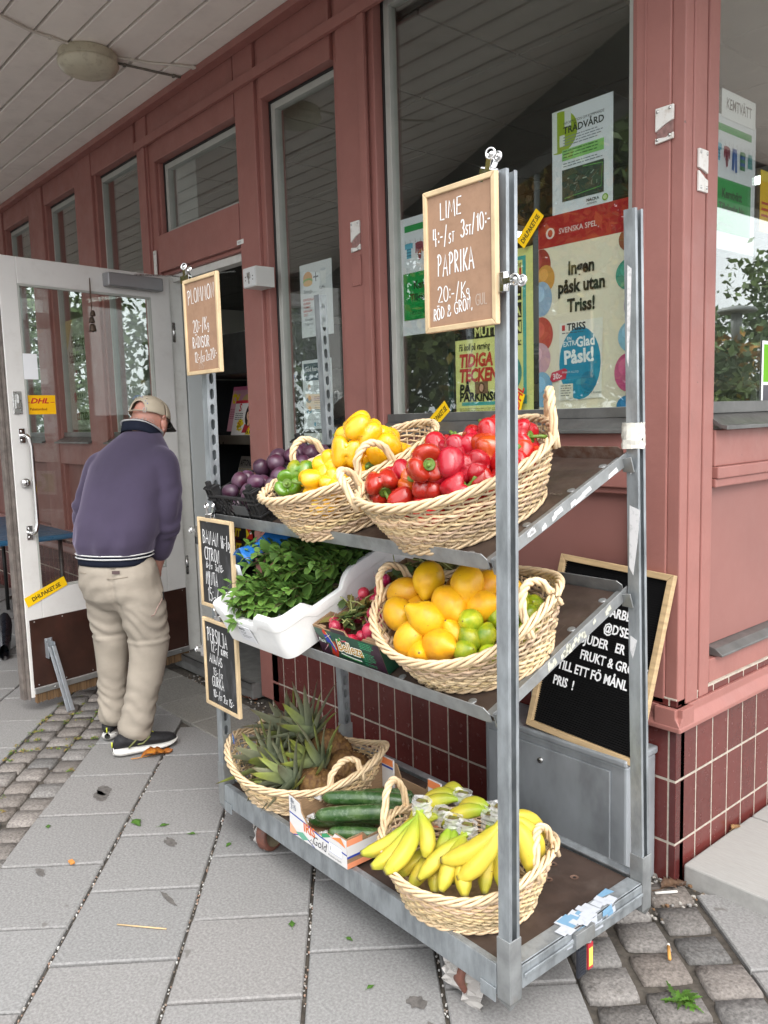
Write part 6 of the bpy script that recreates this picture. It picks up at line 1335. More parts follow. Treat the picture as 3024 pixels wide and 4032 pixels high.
for i in range(130):
    front = i < 46; b = np.array([rg.uniform(.02, .11), rg.uniform(.06, .16), .075]) if front else np.array([rg.uniform(.05, .26), rg.uniform(.25, .37), .10])
    a = rg.uniform(0, 6.28); d = np.array([math.cos(a), math.sin(a), rg.uniform(-.1, .9)]); cc = np.array(rg.choice([(.15, .14, .025), (.10, .13, .02), (.19, .15, .03), (.06, .10, .02)]))
    leafblade(lf, b+d*rg.uniform(.0, .02), d, np.array([0, 0, 1]), rg.uniform(.025, .055), rg.uniform(.008, .016), cc*rg.uniform(.7, 1.2), 5, rg.uniform(-.2, .6), rg.uniform(-1.2, .2), .12)
    if i % 3 == 0: st_.tube([b, b+d*.03+np.array([0, 0, .01]), b+d*.055], .0016, 5)
o = empty('radish_greens', label='wilted yellow-green radish leaves among the radishes', cat='leaves'); o.matrix_world = rb.matrix_world.copy(); lf.build('leaves', m_rleaf, o); st_.build('stalks', mat('pale_stalk', (.36, .38, .14), .6), o)
# cucumber box
cbx = empty('cucumber_box', label='white and orange printed cardboard box of cucumbers on the trolley base', cat='box'); cbx.matrix_world = CM() @ Matrix.Translation((.475, -.012, .1935))
cw_, cd_, ch_ = .288, .375, .092; m_wc = mat('white_print_card', (.68, .67, .66), .5, var=.05, vs=8)
p = M(); p.box(0, cw_, 0, cd_, 0, .003); p.build('bottom', m_card, cbx)
p = M(); p.prism([(0, 0), (cw_, 0), (cw_, .085), (cw_-.055, .085), (cw_-.065, .072), (cw_-.10, .068), (cw_-.115, .052), (.10, .052), (.085, .066), (.065, .085), (.06, .112), (.02, .12), (0, .12)], .0, .004, axis=1); p.build('front_panel', m_card, cbx)
F = Flat(0, 0, m_wc); F.m = M(); F.k = 2
F.poly([(0, 0), (cw_, 0), (cw_, .084), (cw_-.055, .084), (cw_-.065, .071), (cw_-.10, .067), (cw_-.115, .051), (.10, .051), (.085, .065), (.065, .084), (.06, .111), (.02, .119), (0, .119)], m_wc)
F.poly([(.0, .034), (.05, .008), (.03, .0), (.0, .0)], '#e9a887'); F.line([(.0, .066), (.08, .058), (.16, .047), (cw_, .04)], .0045, '#2f449a'); F.line([(.02, .0), (.06, .012), (.1, .01), (.13, .0)], .003, '#2f449a'); F.poly([(.03, .012), (.07, .024), (.1, .012), (.07, .0)], '#69a58c')
F.text('IRIS', .075, .032, .027, '#d06a3a', .03, 1.05, shear=-.05); F.text('Gold', .12, .010, .028, '#33343a', .0, .9, shear=.25); F.line([(.10, .012), (.115, .005), (.125, .012), (.115, .02), (.108, .012)], .0018, '#33343a')
F.poly([(.17, .048), (.215, .067), (.195, .071), (.17, .06)], '#3d8f62'); F.poly([(.215, .066), (.262, .083), (.285, .06), (.25, .066)], '#e58a4f'); F.rect(.205, .265, .022, .05, '#f0f0ef'); F.line([(.205, .022), (.265, .022), (.265, .05), (.205, .05), (.205, .022)], .0012, '#8d93c0'); F.text('I', .21, .028, .012, '#33343a', .02); F.text('Producido en España', .2, .008, .006, '#4a4b52', 0, .9, shear=.2)
hand(F.m, '10st', .012, .100, .014, .0018, -.002, wx=.7, mi=F.c('#3b4a63')); hand(F.m, '2:-15', .012, .080, .016, .0018, -.0021, wx=.7, mi=F.c('#3b4a63'))
F.m.build('front_print', F.mats, cbx)
for x0, x1, xo in ((0, .004, -1), (cw_-.004, cw_, 1)):
    p = M(); p.prism([(.004, 0), (cd_, 0), (cd_, .12), (cd_-.05, .12), (cd_-.065, .085), (.075, .07), (.06, .088), (.004, .088)], x0, x1, axis=0); p.build('side_panel', m_card, cbx)
    q = M(); xx = x1+.0004 if xo > 0 else x0-.0004
    for (ya, yb, z0, z1, mi) in ((.0, cd_, .03, .066, 0), (.0, cd_, .0, .016, 1), (.0, .05, .03, .036, 2), (.0, .055, .066, .084, 1)): q.box(min(xx, xx+xo*.0003*(mi+1)), max(xx, xx+xo*.0003*(mi+1)), ya, yb, z0, z1, m=mi)
    q.build('side_print', [m_wc, paper('#e29069'), paper('#2f449a')], cbx)
p = M(); p.prism([(.004, 0), (cw_-.004, 0), (cw_-.004, .12), (cw_-.06, .12), (cw_-.08, .085), (.09, .085), (.07, .125), (.004, .125)], cd_-.004, cd_, axis=1); p.build('back_panel', m_card, cbx)
p = M(); p.box(.004, .06, cd_-.011, cd_-.0045, .03, .135); p.box(cw_-.06, cw_-.004, cd_-.011, cd_-.0045, .07, .13); p.box(.004, .06, cd_-.0116, cd_-.0111, .112, .134, m=1); p.box(.004, .06, cd_-.0116, cd_-.0111, .102, .109, m=2); p.box(cw_-.06, cw_-.004, cd_-.0116, cd_-.0111, .105, .129, m=1); p.build('corner_tab', [m_wc, paper('#e28552'), paper('#2f449a')], cbx)
m_cuc = mat('cucumber_skin', (.028, .080, .018), .32, var=.5, vs=26, col2=(.085, .15, .045), rand=.25, coat=.35, bump=.25, bs=70, dirt=.4, ds=48, dcol=(.27, .34, .23)); 
def cucumber(p0, p1, sag, r, label, seed):
    o = empty('cucumber', label=label, cat='cucumber', group='cucumbers in the cardboard box'); o.matrix_world = cbx.matrix_world.copy(); p0 = np.array(p0, float); p1 = np.array(p1, float); n = 26; c = (p0+p1)/2+np.array(sag); ts = np.linspace(0, 1, n)
    P = np.array([(1-t)**2*p0+2*t*(1-t)*c+t*t*p1 for t in ts]); rr = r*np.interp(ts, [0, .02, .06, .14, .3, .7, .88, .96, .99, 1], [.1, .5, .78, .95, 1, 1, .92, .7, .45, .1])
    rg = random.Random(seed); m = M(); m.tube(P, rr, 18); V = np.concatenate(m.V); V += .0012*np.array([mnoise.noise(Vector(v*60+Vector((seed, 0, 0)))) if False else mnoise.noise(Vector((v[0]*60+seed, v[1]*60, v[2]*60))) for v in V])[:, None]; m.V = [V]; m.build('flesh', m_cuc, o)
    f = M(); T = unit(p1-p0); G = []
    for i in range(5): G.append([P[0]-T*(.002+.006*i)+np.array(frame(T)[:, 0]*math.cos(a)+frame(T)[:, 1]*math.sin(a))*(r*.42-.0022*i+.004*mnoise.noise(Vector((a, i, seed)))) for a in np.linspace(0, 6.28, 13)[:-1]])
    f.surf(G, cv=True, smooth=False); f.build('film_end', m_film, o)
cucumber((.030, .10, .085), (.265, .27, .098), (.0, -.0, .012), .022, 'cucumber lying at the back of the box with a pale film end', 1)
cucumber((.085, .035, .070), (.285, .20, .100), (.01, -.01, .012), .023, 'cucumber lying at the front of the box, frosted by its film', 2)
cucumber((.070, .085, .050), (.27, .23, .055), (.0, 0, .01), .021, 'cucumber lower in the box between the two long ones', 3)
cucumber((.025, .16, .055), (.20, .33, .075), (0, 0, .02), .021, 'light green-edged cucumber at the far side of the box', 4)
cucumber((.14, .04, .035), (.27, .15, .04), (0, 0, .0), .021, 'dark cucumber at the bottom of the box near the front', 5)
cucumber((.03, .05, .030), (.18, .2, .03), (0, 0, .0), .021, 'cucumber on the floor of the box at its left front corner', 6)

# ================================================================ the man at the door
PM = np.array([-2.2, -.75, 0]); VV = np.array([-.92248, .38604, 0]); II = np.array([.38604, .92248, 0])
def iv(i, v, z): return PM+II*i+VV*v+np.array([0, 0, z])
FW = unit(II*.60+VV*.795); RT = unit(II*.795-VV*.60); UP = np.array([0, 0, 1.])
def loft(m, secs, n=28, cap=True):
    """secs: (centre, half width along RT, half depth along FW, tilt vector)"""
    G = []
    for c, w, d, *rest in secs:
        ax = rest[0] if rest else UP; fx = unit(FW-ax*(FW@unit(ax))); 
        G.append([np.array(c)+RT*w*math.copysign(abs(math.cos(a))**.85, math.cos(a))+fx*d*math.copysign(abs(math.sin(a))**.85, math.sin(a)) for a in np.linspace(0, 2*np.pi, n+1)[:-1]])
    m.surf(G, cv=True); m.add(G[0], [tuple(range(n-1, -1, -1))]); m.add(G[-1], [tuple(range(n))])
def limb(m, pts, rad, n=20, k=26):
    pts = np.array(pts, float); s = np.linspace(0, len(pts)-1, k); P = np.stack([np.interp(s, range(len(pts)), pts[:, j]) for j in range(3)], 1); r = np.interp(s, range(len(pts)), rad)
    for _ in range(3): P[1:-1] = (P[:-2]+2*P[1:-1]+P[2:])/4; r[1:-1] = (r[:-2]+2*r[1:-1]+r[2:])/4
    m.tube(P, r, n); m.ball(P[0], r[0], 14); m.ball(P[-1], r[-1], 14)
def fuse(m, name, voxel, mt, parent, smooth=4, disp=None):
    o = m.build(name+'_tmp', mt); r = o.modifiers.new('r', 'REMESH'); r.mode = 'VOXEL'; r.voxel_size = voxel
    s = o.modifiers.new('s', 'SMOOTH'); s.factor = .5; s.iterations = smooth
    bpy.context.view_layer.update(); dg = bpy.context.evaluated_depsgraph_get(); me = bpy.data.meshes.new_from_object(o.evaluated_get(dg)); bpy.data.objects.remove(o)
    me.name = name
    if disp:
        n = len(me.vertices); co = np.empty(n*3); me.vertices.foreach_get('co', co); nr = np.array([v.normal[:] for v in me.vertices]); co = co.reshape(-1, 3); d = np.array([disp(c) for c in co]); co = co+nr*d[:, None]; me.vertices.foreach_set('co', co.ravel()); me.update()
    me.polygons.foreach_set('use_smooth', [True]*len(me.polygons)); me.materials.clear(); me.materials.append(mt)
    q = bpy.data.objects.new(name, me); S.collection.objects.link(q)
    if parent: q.parent = parent
    return q
hc = iv(.158, .235, 1.462); HD = unit(FW*.93-UP*.28); HU = unit(UP*.96+FW*.28); HR = RT
def hp(x, y, z): return hc+HR*x+HD*y+HU*z
shR, shL = iv(.188, .055, 1.265), iv(-.072, .24, 1.245); elR, elL = iv(.203, -.005, 1.05), iv(-.150, .26, 1.045); wrR, wrL = iv(.160, .045, .875), iv(-.12, .30, .87)
m_skin = mat('aged_skin', (.52, .26, .20), .5, var=.12, vs=30, sss=.25, bump=.08, bs=120, dirt=.10, ds=40, dcol=(.42, .13, .10))
b = M()
# head with face, ears and neck, trunk and limbs under the clothes, hands
G = []
for k in range(19):
    a = -math.pi/2+math.pi*k/18; z = math.sin(a); r = math.cos(a); row = []
    for j in range(24):
        t = 2*math.pi*j/24; x, y = math.cos(t), math.sin(t); w = .074*(1-.16*max(0, -z)); d = .096*(1-.05*max(0, -z)); fy = y*d*r+(.018*max(0, -z)*r); row.append(hp(x*w*r, fy, .108*z*(1 if z > 0 else 1.08)))
    G.append(row)
b.surf(G, cv=True)
b.ball(hp(0, .1, -.02), (.014, .016, .02), 10); b.ball(hp(0, .088, -.085), (.03, .022, .02), 10); b.ball(hp(0, .09, -.052), (.022, .012, .006), 10)
for s in (-1, 1): b.ball(hp(s*.032, .082, .012), (.014, .010, .008), 8)
loft(b, [(hp(0, -.02, -.06), .058, .062), (iv(.125, .195, 1.37), .06, .064), (iv(.10, .18, 1.32), .075, .07), (iv(.07, .16, 1.26), .14, .09), (iv(.02, .07, 1.1), .15, .10), (iv(-.03, 0, .88), .14, .10), (iv(-.03, 0, .78), .13, .09)])
limb(b, [shR, elR, wrR], [.05, .042, .03]); limb(b, [shL, elL, wrL], [.05, .042, .03])
limb(b, [iv(.045, -.055, .8), iv(.075, -.045, .5), iv(.01, -.05, .12)], [.07, .045, .034]); limb(b, [iv(-.085, .065, .8), iv(-.074, .1, .5), iv(-.088, .135, .13)], [.07, .045, .034])
def handm(b, w, d, side):
    d = unit(d); B_ = frame(d, up=FW); x, y = B_[:, 0], B_[:, 1]
    b.ball(w+d*.045, (.03, .03, .03), 10); limb(b, [w, w+d*.035, w+d*.08], [.026, .034, .03], 12, 8)
    for k, (o, L) in enumerate(((-.024, .062), (-.008, .072), (.009, .068), (.024, .052))): limb(b, [w+d*.07+x*o, w+d*(.07+L*.5)+x*o*1.1+y*.006, w+d*(.07+L)+x*o+y*.02], [.0095, .009, .0075], 8, 8)
    limb(b, [w+d*.02+y*.02, w+d*.05+y*.04, w+d*.08+y*.045], [.012, .0105, .009], 8, 8)
handm(b, wrR, -UP*.85+FW*.1-RT*.42, 1); handm(b, wrL, -UP*.85-FW*.15+RT*.42, -1)
man = fuse(b, 'person', .0065, m_skin, None, 3)
tag(man, 'man in beige cap, dark purple jacket and khaki trousers at the open shop door', 'person')
# ears with a rim
for s in (-1, 1):
    e = M(); P = [hp(s*(.078+.010*math.sin(t*.5)), -.008+.016*math.cos(t)-.004, -.022+.031*math.sin(t)) for t in np.linspace(-2.4, 2.6, 18)]; e.tube(P, .0048, 8); e.ball(hp(s*.079, -.004, -.026), (.007, .015, .024), 10); e.ball(hp(s*.078, .0, -.052), (.007, .009, .010), 8); e.build('ear', m_skin, man)
hr = M()
for i in range(420):
    a = rnd.uniform(-2.6, -.54); z = rnd.uniform(-.075, -.018); x, y = math.cos(a), math.sin(a); q = hp(.0735*x*math.cos(z/.115*.9), .0955*y*math.cos(z/.115*.9), z); d = unit(-HU+HR*rnd.uniform(-.4, .4)); hr.tube([q, q+d*.006+unit(q-hc)*.0012], .0005, 3, col=(.5, .48, .46))
hr.build('hair', mat('short_white_hair', (1, 1, 1), .6, usecol=True), man)
gl = M(); a = np.linspace(0, 2*np.pi, 17)[:-1]
for s in (-1, 1): gl.tube([hp(s*.034+.022*math.cos(t), .098, -.004+.016*math.sin(t)) for t in a], .0013, 5, closed=True); gl.tube([hp(s*.056, .098, .0), hp(s*.075, .04, .003), hp(s*.078, -.01, -.004)], .0013, 5)
gl.build('glasses', m_steel, man)
# jacket: trunk and sleeves fused, with folds
m_jak = mat('purple_velour', (.056, .045, .078), .95, var=.22, vs=3.2, col2=(.045, .037, .062), bump=.14, bs=22, spec=.15, bdist=.004)
_jb = m_jak.node_tree.nodes['Principled BSDF']; _jb.inputs['Sheen Weight'].default_value = .45; _jb.inputs['Sheen Roughness'].default_value = .45; _jb.inputs['Sheen Tint'].default_value = (.62, .55, .75, 1)
j = M()
loft(j, [(iv(-.032, 0, .885), .165, .118), (iv(-.03, .0, .93), .178, .132), (iv(-.012, .02, 1.0), .188, .142), (iv(.015, .065, 1.1), .193, .142), (iv(.038, .105, 1.19), .195, .135), (iv(.060, .135, 1.265), .19, .125), (iv(.080, .158, 1.325), .158, .110), (iv(.102, .178, 1.378), .108, .092), (iv(.120, .195, 1.412), .078, .076)])
limb(j, [shR-RT*.03, shR+RT*.0, (shR+elR)/2+RT*.008, elR-FW*.01, (elR+wrR)/2+RT*.002, wrR], [.082, .078, .068, .062, .057, .046]); limb(j, [shL+RT*.03, shL, (shL+elL)/2-RT*.006, elL-FW*.008, (elL+wrL)/2, wrL], [.082, .076, .066, .060, .055, .046])
def jf(c):
    c = Vector(c); z = c.z; f_ = mnoise.noise(Vector((c.x*5, c.y*5, z*4)))*.006
    q = (Vector(c)-Vector(elR.tolist())).length; a = max(0, 1-q/.17); f_ += a*.008*math.sin(z*70+c.x*40+9*mnoise.noise(c*7))
    q = (Vector(c)-Vector(elL.tolist())).length; a = max(0, 1-q/.16); f_ += a*.007*math.sin(z*70+c.y*40+9*mnoise.noise(c*7))
    q = (Vector(c)-Vector((shR-RT*.05-UP*.10-FW*.04).tolist())).length; a = max(0, 1-q/.16); u = (Vector(c)).dot(Vector((RT*.8+UP*.5).tolist())); f_ += a*.009*math.sin(u*75+2*mnoise.noise(c*6))
    a = max(0, 1-abs(z-.93)/.10); f_ += a*.007*math.sin((c.x*RT[0]+c.y*RT[1])*60+3*mnoise.noise(c*7))+.004*a
    u = Vector(c).dot(Vector((RT*.55+UP*.83).tolist())); f_ += .0028*math.sin(u*48+3*mnoise.noise(c*4))*max(0, 1-abs(z-1.06)/.2)
    return f_
jk = fuse(j, 'jacket', .0095, m_jak, man, 3, jf)
m_nav = mat('navy_rib', (.010, .013, .026), .9, var=.2, vs=30, bump=.2, bs=150, stretch=(1, 1, .1), spec=.2); m_ws = mat('white_stripe', (.62, .62, .62), .8)
def ring(c0, w, d, z0, z1, tilt, mt, name, off=0, n=40, tw=0):
    m = M(); G = []
    for k in range(5):
        t = k/4; row = []
        for a in np.linspace(0, 2*np.pi, n+1)[:-1]:
            q = c0+RT*(w+off)*math.copysign(abs(math.cos(a))**.85, math.cos(a))*(1+tw*t)+FW*(d+off)*math.copysign(abs(math.sin(a))**.85, math.sin(a))*(1+tw*t); q = q+UP*(z0+(z1-z0)*t)+UP*tilt*((q-c0)@FW)*(1 if True else 0); q = q+unit(q-c0)*(.004*math.sin(math.pi*t)+.002*mnoise.noise(Vector((a*3, t, w*9)))); row.append(q)
        G.append(row)
    m.surf(G, cv=True); o = m.build(name, mt, jk); s = o.modifiers.new('s', 'SOLIDIFY'); s.thickness = .004; return o
wc_ = iv(-.034, -.002, .0)
ring(wc_, .163, .118, .845, .895, 0, m_nav, 'waistband'); ring(wc_, .166, .121, .8745, .8785, 0, m_ws, 'stripe', .0035); ring(wc_, .166, .121, .889, .8925, 0, m_ws, 'stripe', .0035)
cc_ = iv(.118, .195, .0)
ring(cc_, .092, .088, 1.372, 1.428, -.50, m_nav, 'collar', .0, 40, -.12); ring(cc_, .085, .082, 1.416, 1.4205, -.50, m_ws, 'stripe', .003, 40, 0)
# trousers
m_kh = mat('khaki_cotton', (.335, .295, .245), .88, var=.12, vs=5, bump=.45, bs=28, spec=.2, dirt=.05, ds=12, dcol=(.22, .18, .13), bdist=.004, stretch=(1, 1, 1.8))
t_ = M()
loft(t_, [(iv(-.034, -.002, .872), .15, .104), (iv(-.036, -.004, .82), .160, .118), (iv(-.032, -.004, .76), .168, .126), (iv(-.024, .0, .69), .164, .118), (iv(-.018, .01, .645), .12, .08)])
limb(t_, [iv(.045, -.055, .80), iv(.065, -.055, .66), iv(.088, -.035, .50), iv(.062, -.045, .34), iv(.02, -.052, .18), iv(.004, -.050, .115)], [.098, .103, .088, .074, .070, .074]); limb(t_, [iv(-.085, .06, .80), iv(-.078, .075, .66), iv(-.070, .10, .50), iv(-.078, .125, .34), iv(-.086, .135, .19), iv(-.088, .135, .125)], [.092, .094, .082, .068, .063, .066])
def tf(c):
    c = Vector(c); z = c.z; f_ = mnoise.noise(c*7)*.004; u = c.x*RT[0]+c.y*RT[1]; s = c.dot(Vector((RT*.45+UP*.9).tolist()))
    lo = max(0, min(1, (.40-z)/.2)); n1 = mnoise.noise(c*5+Vector((3, 1, 7))); n2 = mnoise.noise(Vector((c.x*9, c.y*9, z*5)))
    f_ += lo*.0050*math.sin(z*80+u*55+13*n1)*(.5+.9*abs(n2))+lo*.006*mnoise.noise(Vector((c.x*10, c.y*10, z*26)))
    kn = max(0, 1-abs(z-.55)/.14); f_ += kn*.0042*math.sin(s*75+11*n1)
    up = max(0, 1-abs(z-.74)/.13); f_ += up*.0050*math.sin(c.dot(Vector((UP*.8-RT*.6).tolist()))*80+10*n1)*(.4+abs(n2))
    f_ += .004*mnoise.noise(Vector((c.x*14, c.y*14, z*10)))
    f_ += .004*math.exp(-((z-.50)/.006)**2)-.004*math.exp(-((z-.515)/.006)**2)
    f_ -= .010*math.exp(-(((Vector(c)-Vector(iv(-.028, -.10, 0).tolist())).dot(Vector(RT.tolist())))/.012)**2)*max(0, min(1, (z-.62)/.05))*(1 if (Vector(c)-Vector(iv(-.034, 0, 0).tolist())).dot(Vector(FW.tolist())) < 0 else 0)
    return f_
tr_ = fuse(t_, 'trousers', .009, m_kh, man, 3, tf)
def seam(par, pts, r, mt, name):
    m = M(); m.tube(pts, r, 5); m.build(name, mt, par)
m_kd = mat('khaki_seam', (.27, .23, .18), .9)
c0 = iv(-.034, -.002, 0)
def onhip(a, z, w=.164, d=.122): return c0+RT*w*math.copysign(abs(math.cos(a))**.85, math.cos(a))+FW*d*math.copysign(abs(math.sin(a))**.85, math.sin(a))+UP*z
seam(tr_, [onhip(a, .80-.004*math.sin((a+2)*3), .164, .124) for a in np.linspace(-1.35, -.75, 8)], .0022, m_kd, 'back_pocket_seam'); seam(tr_, [onhip(a, .815, .163, .122) for a in np.linspace(-2.3, -1.9, 6)], .002, m_kd, 'back_pocket_seam')
m = M(); q = [onhip(a, z, .166, .126) for z in (.818, .832) for a in np.linspace(-1.2, -.98, 4)]; m.add(q, [(i, i+1, i+5, i+4) for i in range(3)]); m.build('wallet_flap', mat('brown_flap', (.08, .05, .05), .7), tr_)
def oncloth(q): bpy.context.view_layer.update(); r = tr_.closest_point_on_mesh(Vector(q)); return np.array(r[1])+np.array(r[2])*.001
seam(tr_, [oncloth(iv(.20-.016*k, -.14-.01*k, .69-.013*k)) for k in range(7)], .0022, mat('pink_zip', (.33, .22, .19), .7), 'thigh_zip'); m = M(); m.box(-.003, .003, -.003, .003, -.018, .018); o = m.build('zip_puller', m_blk, tr_, bev=.001); o.location = oncloth(iv(.21, -.12, .70))
# cap
m_cap = mat('beige_cap', (.47, .41, .315), .85, var=.1, vs=12, bump=.2, bs=160, spec=.2)
cp = empty('cap', label=None); cp.parent = man
m = M(); G = []; n = 48; K = 14
for j in range(n+1):
    a = 2*math.pi*j/n; back = math.atan2(math.sin(a+math.pi/2), math.cos(a+math.pi/2)); low = .0; 
    arch = .052*math.sqrt(max(0, 1-(back/.52)**2)) if abs(back) < .52 else 0
    row = []
    for k in range(K):
        t = k/(K-1); zz = (.004+arch)+(.098-.004-arch)*math.sin(t*math.pi/2); e = math.sqrt(max(0.0, 1-(max(0, zz-.004)/.0945)**2.3)) if zz < .0985 else 0
        x, y = math.cos(a)*.0835*e, math.sin(a)*.107*e
        w = 1+.012*math.sin(6*a)*math.sin(t*3)
        row.append(hp(x*w, y*w-.004, zz+.004+.0025*mnoise.noise(Vector((a*2, t*3, 1)))))
    G.append(row)
m.surf(G); o = m.build('crown', m_cap, cp); s = o.modifiers.new('s', 'SOLIDIFY'); s.thickness = .0025
m = M(); m.tube([hp(.0845*math.cos(a), .108*math.sin(a)-.004, .010) for a in np.linspace(-math.pi/2-.62, -math.pi/2+.62, 14)], .0105, 8, flat=.25); m.ball(hp(0, -.004, .104), .006, 8); m.build('strap', m_cap, cp)
m = M(); a = -math.pi/2+.42; q = hp(.0865*math.cos(a), .111*math.sin(a)-.004, .012); m.tube([q+HU*.010, q+HU*.010+unit(np.cross(HU, q-hc))*.012, q-HU*.010+unit(np.cross(HU, q-hc))*.012, q-HU*.010], .0018, 5, closed=True); m.build('buckle', m_steel, cp)
m = M(); G = []
for k in range(6):
    row = []
    for t in np.linspace(-1.05, 1.05, 17): r = 1+.75*k/5*math.cos(t*.9)**1.2; row.append(hp(math.sin(t)*.082*(1+.08*k/5), .103*math.cos(t)*1.0+(r-1)*.095, .006-.018*(k/5)-.020*(abs(math.sin(t))**2)*(k/5)))
    G.append(row)
m.surf(G); o = m.build('peak', [mat('dark_peak', (.03, .028, .026), .8)], cp); s = o.modifiers.new('s', 'SOLIDIFY'); s.thickness = .003
m = M()
for i, chh in enumerate('pension.se'):
    a = -math.pi/2-.30+.092*i; zz = .066-.045*((a+math.pi/2)/.62)**2 if abs(a+math.pi/2) < .62 else .01
    V, F_ = text_mesh(chh, .02); p0 = hp(.0845*math.cos(a)*.965, .108*math.sin(a)*.965-.004, zz+.006); tn = unit(HR*(-math.sin(a))+HD*math.cos(a)); nr = unit(HR*math.cos(a)+HD*math.sin(a)+HU*.35)
    up = unit(np.cross(nr, -tn)) if False else unit(HU-nr*(HU@nr)); tn = unit(np.cross(up, nr))
    m.add([p0+tn*v[0]*.013+up*v[1]*.013+nr*.006 for v in V], F_)
m.build('embroidery', mat('blue_thread', (.05, .12, .36), .7), cp)
m = M()
for k in range(3): a = -math.pi/2+.9*(k-1)+.45; m.ball(hp(.070*math.cos(a), .09*math.sin(a)-.004, .072), .0035, 6)
m.build('eyelet', mat('eyelet', (.38, .33, .25), .8), cp)
# shoes
m_shoe = mat('black_knit', (.012, .012, .014), .75, var=.4, vs=50, bump=.2, bs=200); m_sole = mat('white_foam_sole', (.62, .61, .58), .6, dirt=.15, ds=30, dcol=(.35, .31, .25)); m_olive = mat('olive_trim', (.14, .15, .05), .6); m_lime_ = mat('lime_trim', (.5, .55, .05), .6)
def shoe(heel, d, label):
    o = empty('shoe', heel, math.atan2(d[1], d[0])-math.pi/2); o.parent = man; o['label'] = label
    L = .285; st = np.linspace(0, 1, 22)
    hw = lambda t: np.interp(t, [0, .04, .12, .3, .5, .68, .85, .95, 1], [.012, .026, .034, .033, .038, .045, .040, .026, .008])
    cx = lambda t: .006*math.sin(t*3.2)
    ht = lambda t: np.interp(t, [0, .05, .12, .22, .32, .45, .6, .75, .9, .97, 1], [.062, .092, .102, .090, .092, .098, .082, .070, .060, .050, .036])
    bt = lambda t: np.interp(t, [0, .08, .2, .5, .75, .9, 1], [.012, .003, .001, .001, .002, .008, .020]); sl = lambda t: np.interp(t, [0, .15, .5, .8, 1], [.042, .042, .034, .030, .034])
    m = M(); G = []
    for t in st: G.append([np.array([cx(t)+hw(t)*1.08*math.cos(a)*(1-.12*max(0, -math.sin(a))), t*L, max(bt(t), bt(t)+(sl(t)-bt(t))*(.5+.5*math.sin(a)*1.0))]) for a in np.linspace(0, 2*np.pi, 17)[:-1]])
    m.surf(G, cv=True); m.build('sole', m_sole, o)
    m = M(); G = []
    for t in st: G.append([np.array([cx(t)+hw(t)*(1.0 if math.sin(a) < .2 else 1-.35*(math.sin(a)-.2))*math.cos(a), .003+t*(L-.006), sl(t)-.012+(ht(t)-sl(t)+.012)*(.5+.5*math.sin(a))**.7]) for a in np.linspace(0, 2*np.pi, 17)[:-1]])
    m.surf(G, cv=True); m.build('upper', m_shoe, o)
    m = M()
    for pts in ([(.06, .042), (.095, .072), (.125, .074)], [(.10, .05), (.122, .05), (.155, .078)]): m.tube([(hw(y/L)*1.0+.0035, y, z) for y, z in pts], .004, 6)
    m.build('side_trim', m_olive, o); m = M(); m.tube([(.0, -.002, .045), (.0, -.001, .07)], .0035, 6); m.tube([(-.018, .17, .082), (.018, .175, .084)], .002, 5); m.tube([(-.018, .155, .086), (.018, .16, .087)], .002, 5); m.build('lace', m_lime_, o)
    return o
shoe((-2.158, -.872, 0), (.045, .27), 'black trainer with a white sole and olive side trim'); shoe((-2.345, -.82, 0), (-.225, .16), 'black trainer seen from the heel')
sk = M(); sk.tube([iv(.0, -.05, .05), iv(.0, -.05, .12)], .04, 12); sk.build('sock', mat('white_sock', (.6, .6, .6), .9), man)
# ================================================================ inside the shop
m_rk = mat('dark_rack', (.035, .037, .04), .5, metal=.3); m_lip = mat('bronze_lip', (.17, .15, .12), .35, metal=.6, var=.2, vs=6)
rk = empty('magazine_rack', (0, 0, 0), label='dark magazine rack with slanted shelves just inside the doorway', cat='rack')
p = M(); p.box(-3.78, -2.5, .86, .9, .08, 1.72); p.box(-3.78, -3.75, .5, .86, .08, 1.72); p.box(-2.53, -2.5, .5, .86, .08, 1.72); p.build('back', m_rk, rk)
for z in (1.30, .93, .58): 
    p = M(); p.box(-3.748, -2.532, .5, .86, z, z+.012); p.build('shelf', m_rk, rk)
    p = M(); p.box(-3.748, -2.532, .485, .499, z-.005, z+.052); p.build('lip', m_lip, rk, bev=.003)
bx = M(); bx.box(-3.74, -2.5, .42, .9, 1.722, 1.97); tag(bx.build('display_cabinet', mat('black_cabinet', (.006, .006, .006), .5), bev=.006), 'black display cabinet on top of the magazine rack in the doorway', 'cabinet')
def face(F, x, z, s, hair, skin='#d8a88c', top='#b03a3a'):
    F.poly([(x-s*1.2, z-s*2.2), (x+s*1.2, z-s*2.2), (x+s*.8, z-s*1.2), (x-s*.8, z-s*1.2)], top); F.ell(x, z-s*.1, s*.95, s*1.35, hair); F.rect(x-s*.2, x+s*.2, z-s*1.35, z-s*.6, skin); F.ell(x, z, s*.6, s*.8, skin); F.poly([(x-s*.6, z+s*.1), (x-s*.5, z+s*.7), (x, z+s*.95), (x+s*.5, z+s*.7), (x+s*.6, z+s*.15), (x+s*.1, z+s*.6)], hair)
    F.rect(x-s*.35, x-s*.12, z+s*.05, z+s*.12, '#4a3226'); F.rect(x+s*.12, x+s*.35, z+s*.05, z+s*.12, '#4a3226'); F.rect(x-s*.18, x+s*.18, z-s*.42, z-s*.34, '#a8483f')
def mag(F, x, y, z, label, tilt=-14, cat='magazine'):
    o = F.build('magazine' if cat == 'magazine' else 'newspaper', (x, y, z), label, cat); o.rotation_euler = (math.radians(tilt), 0, 0); return o
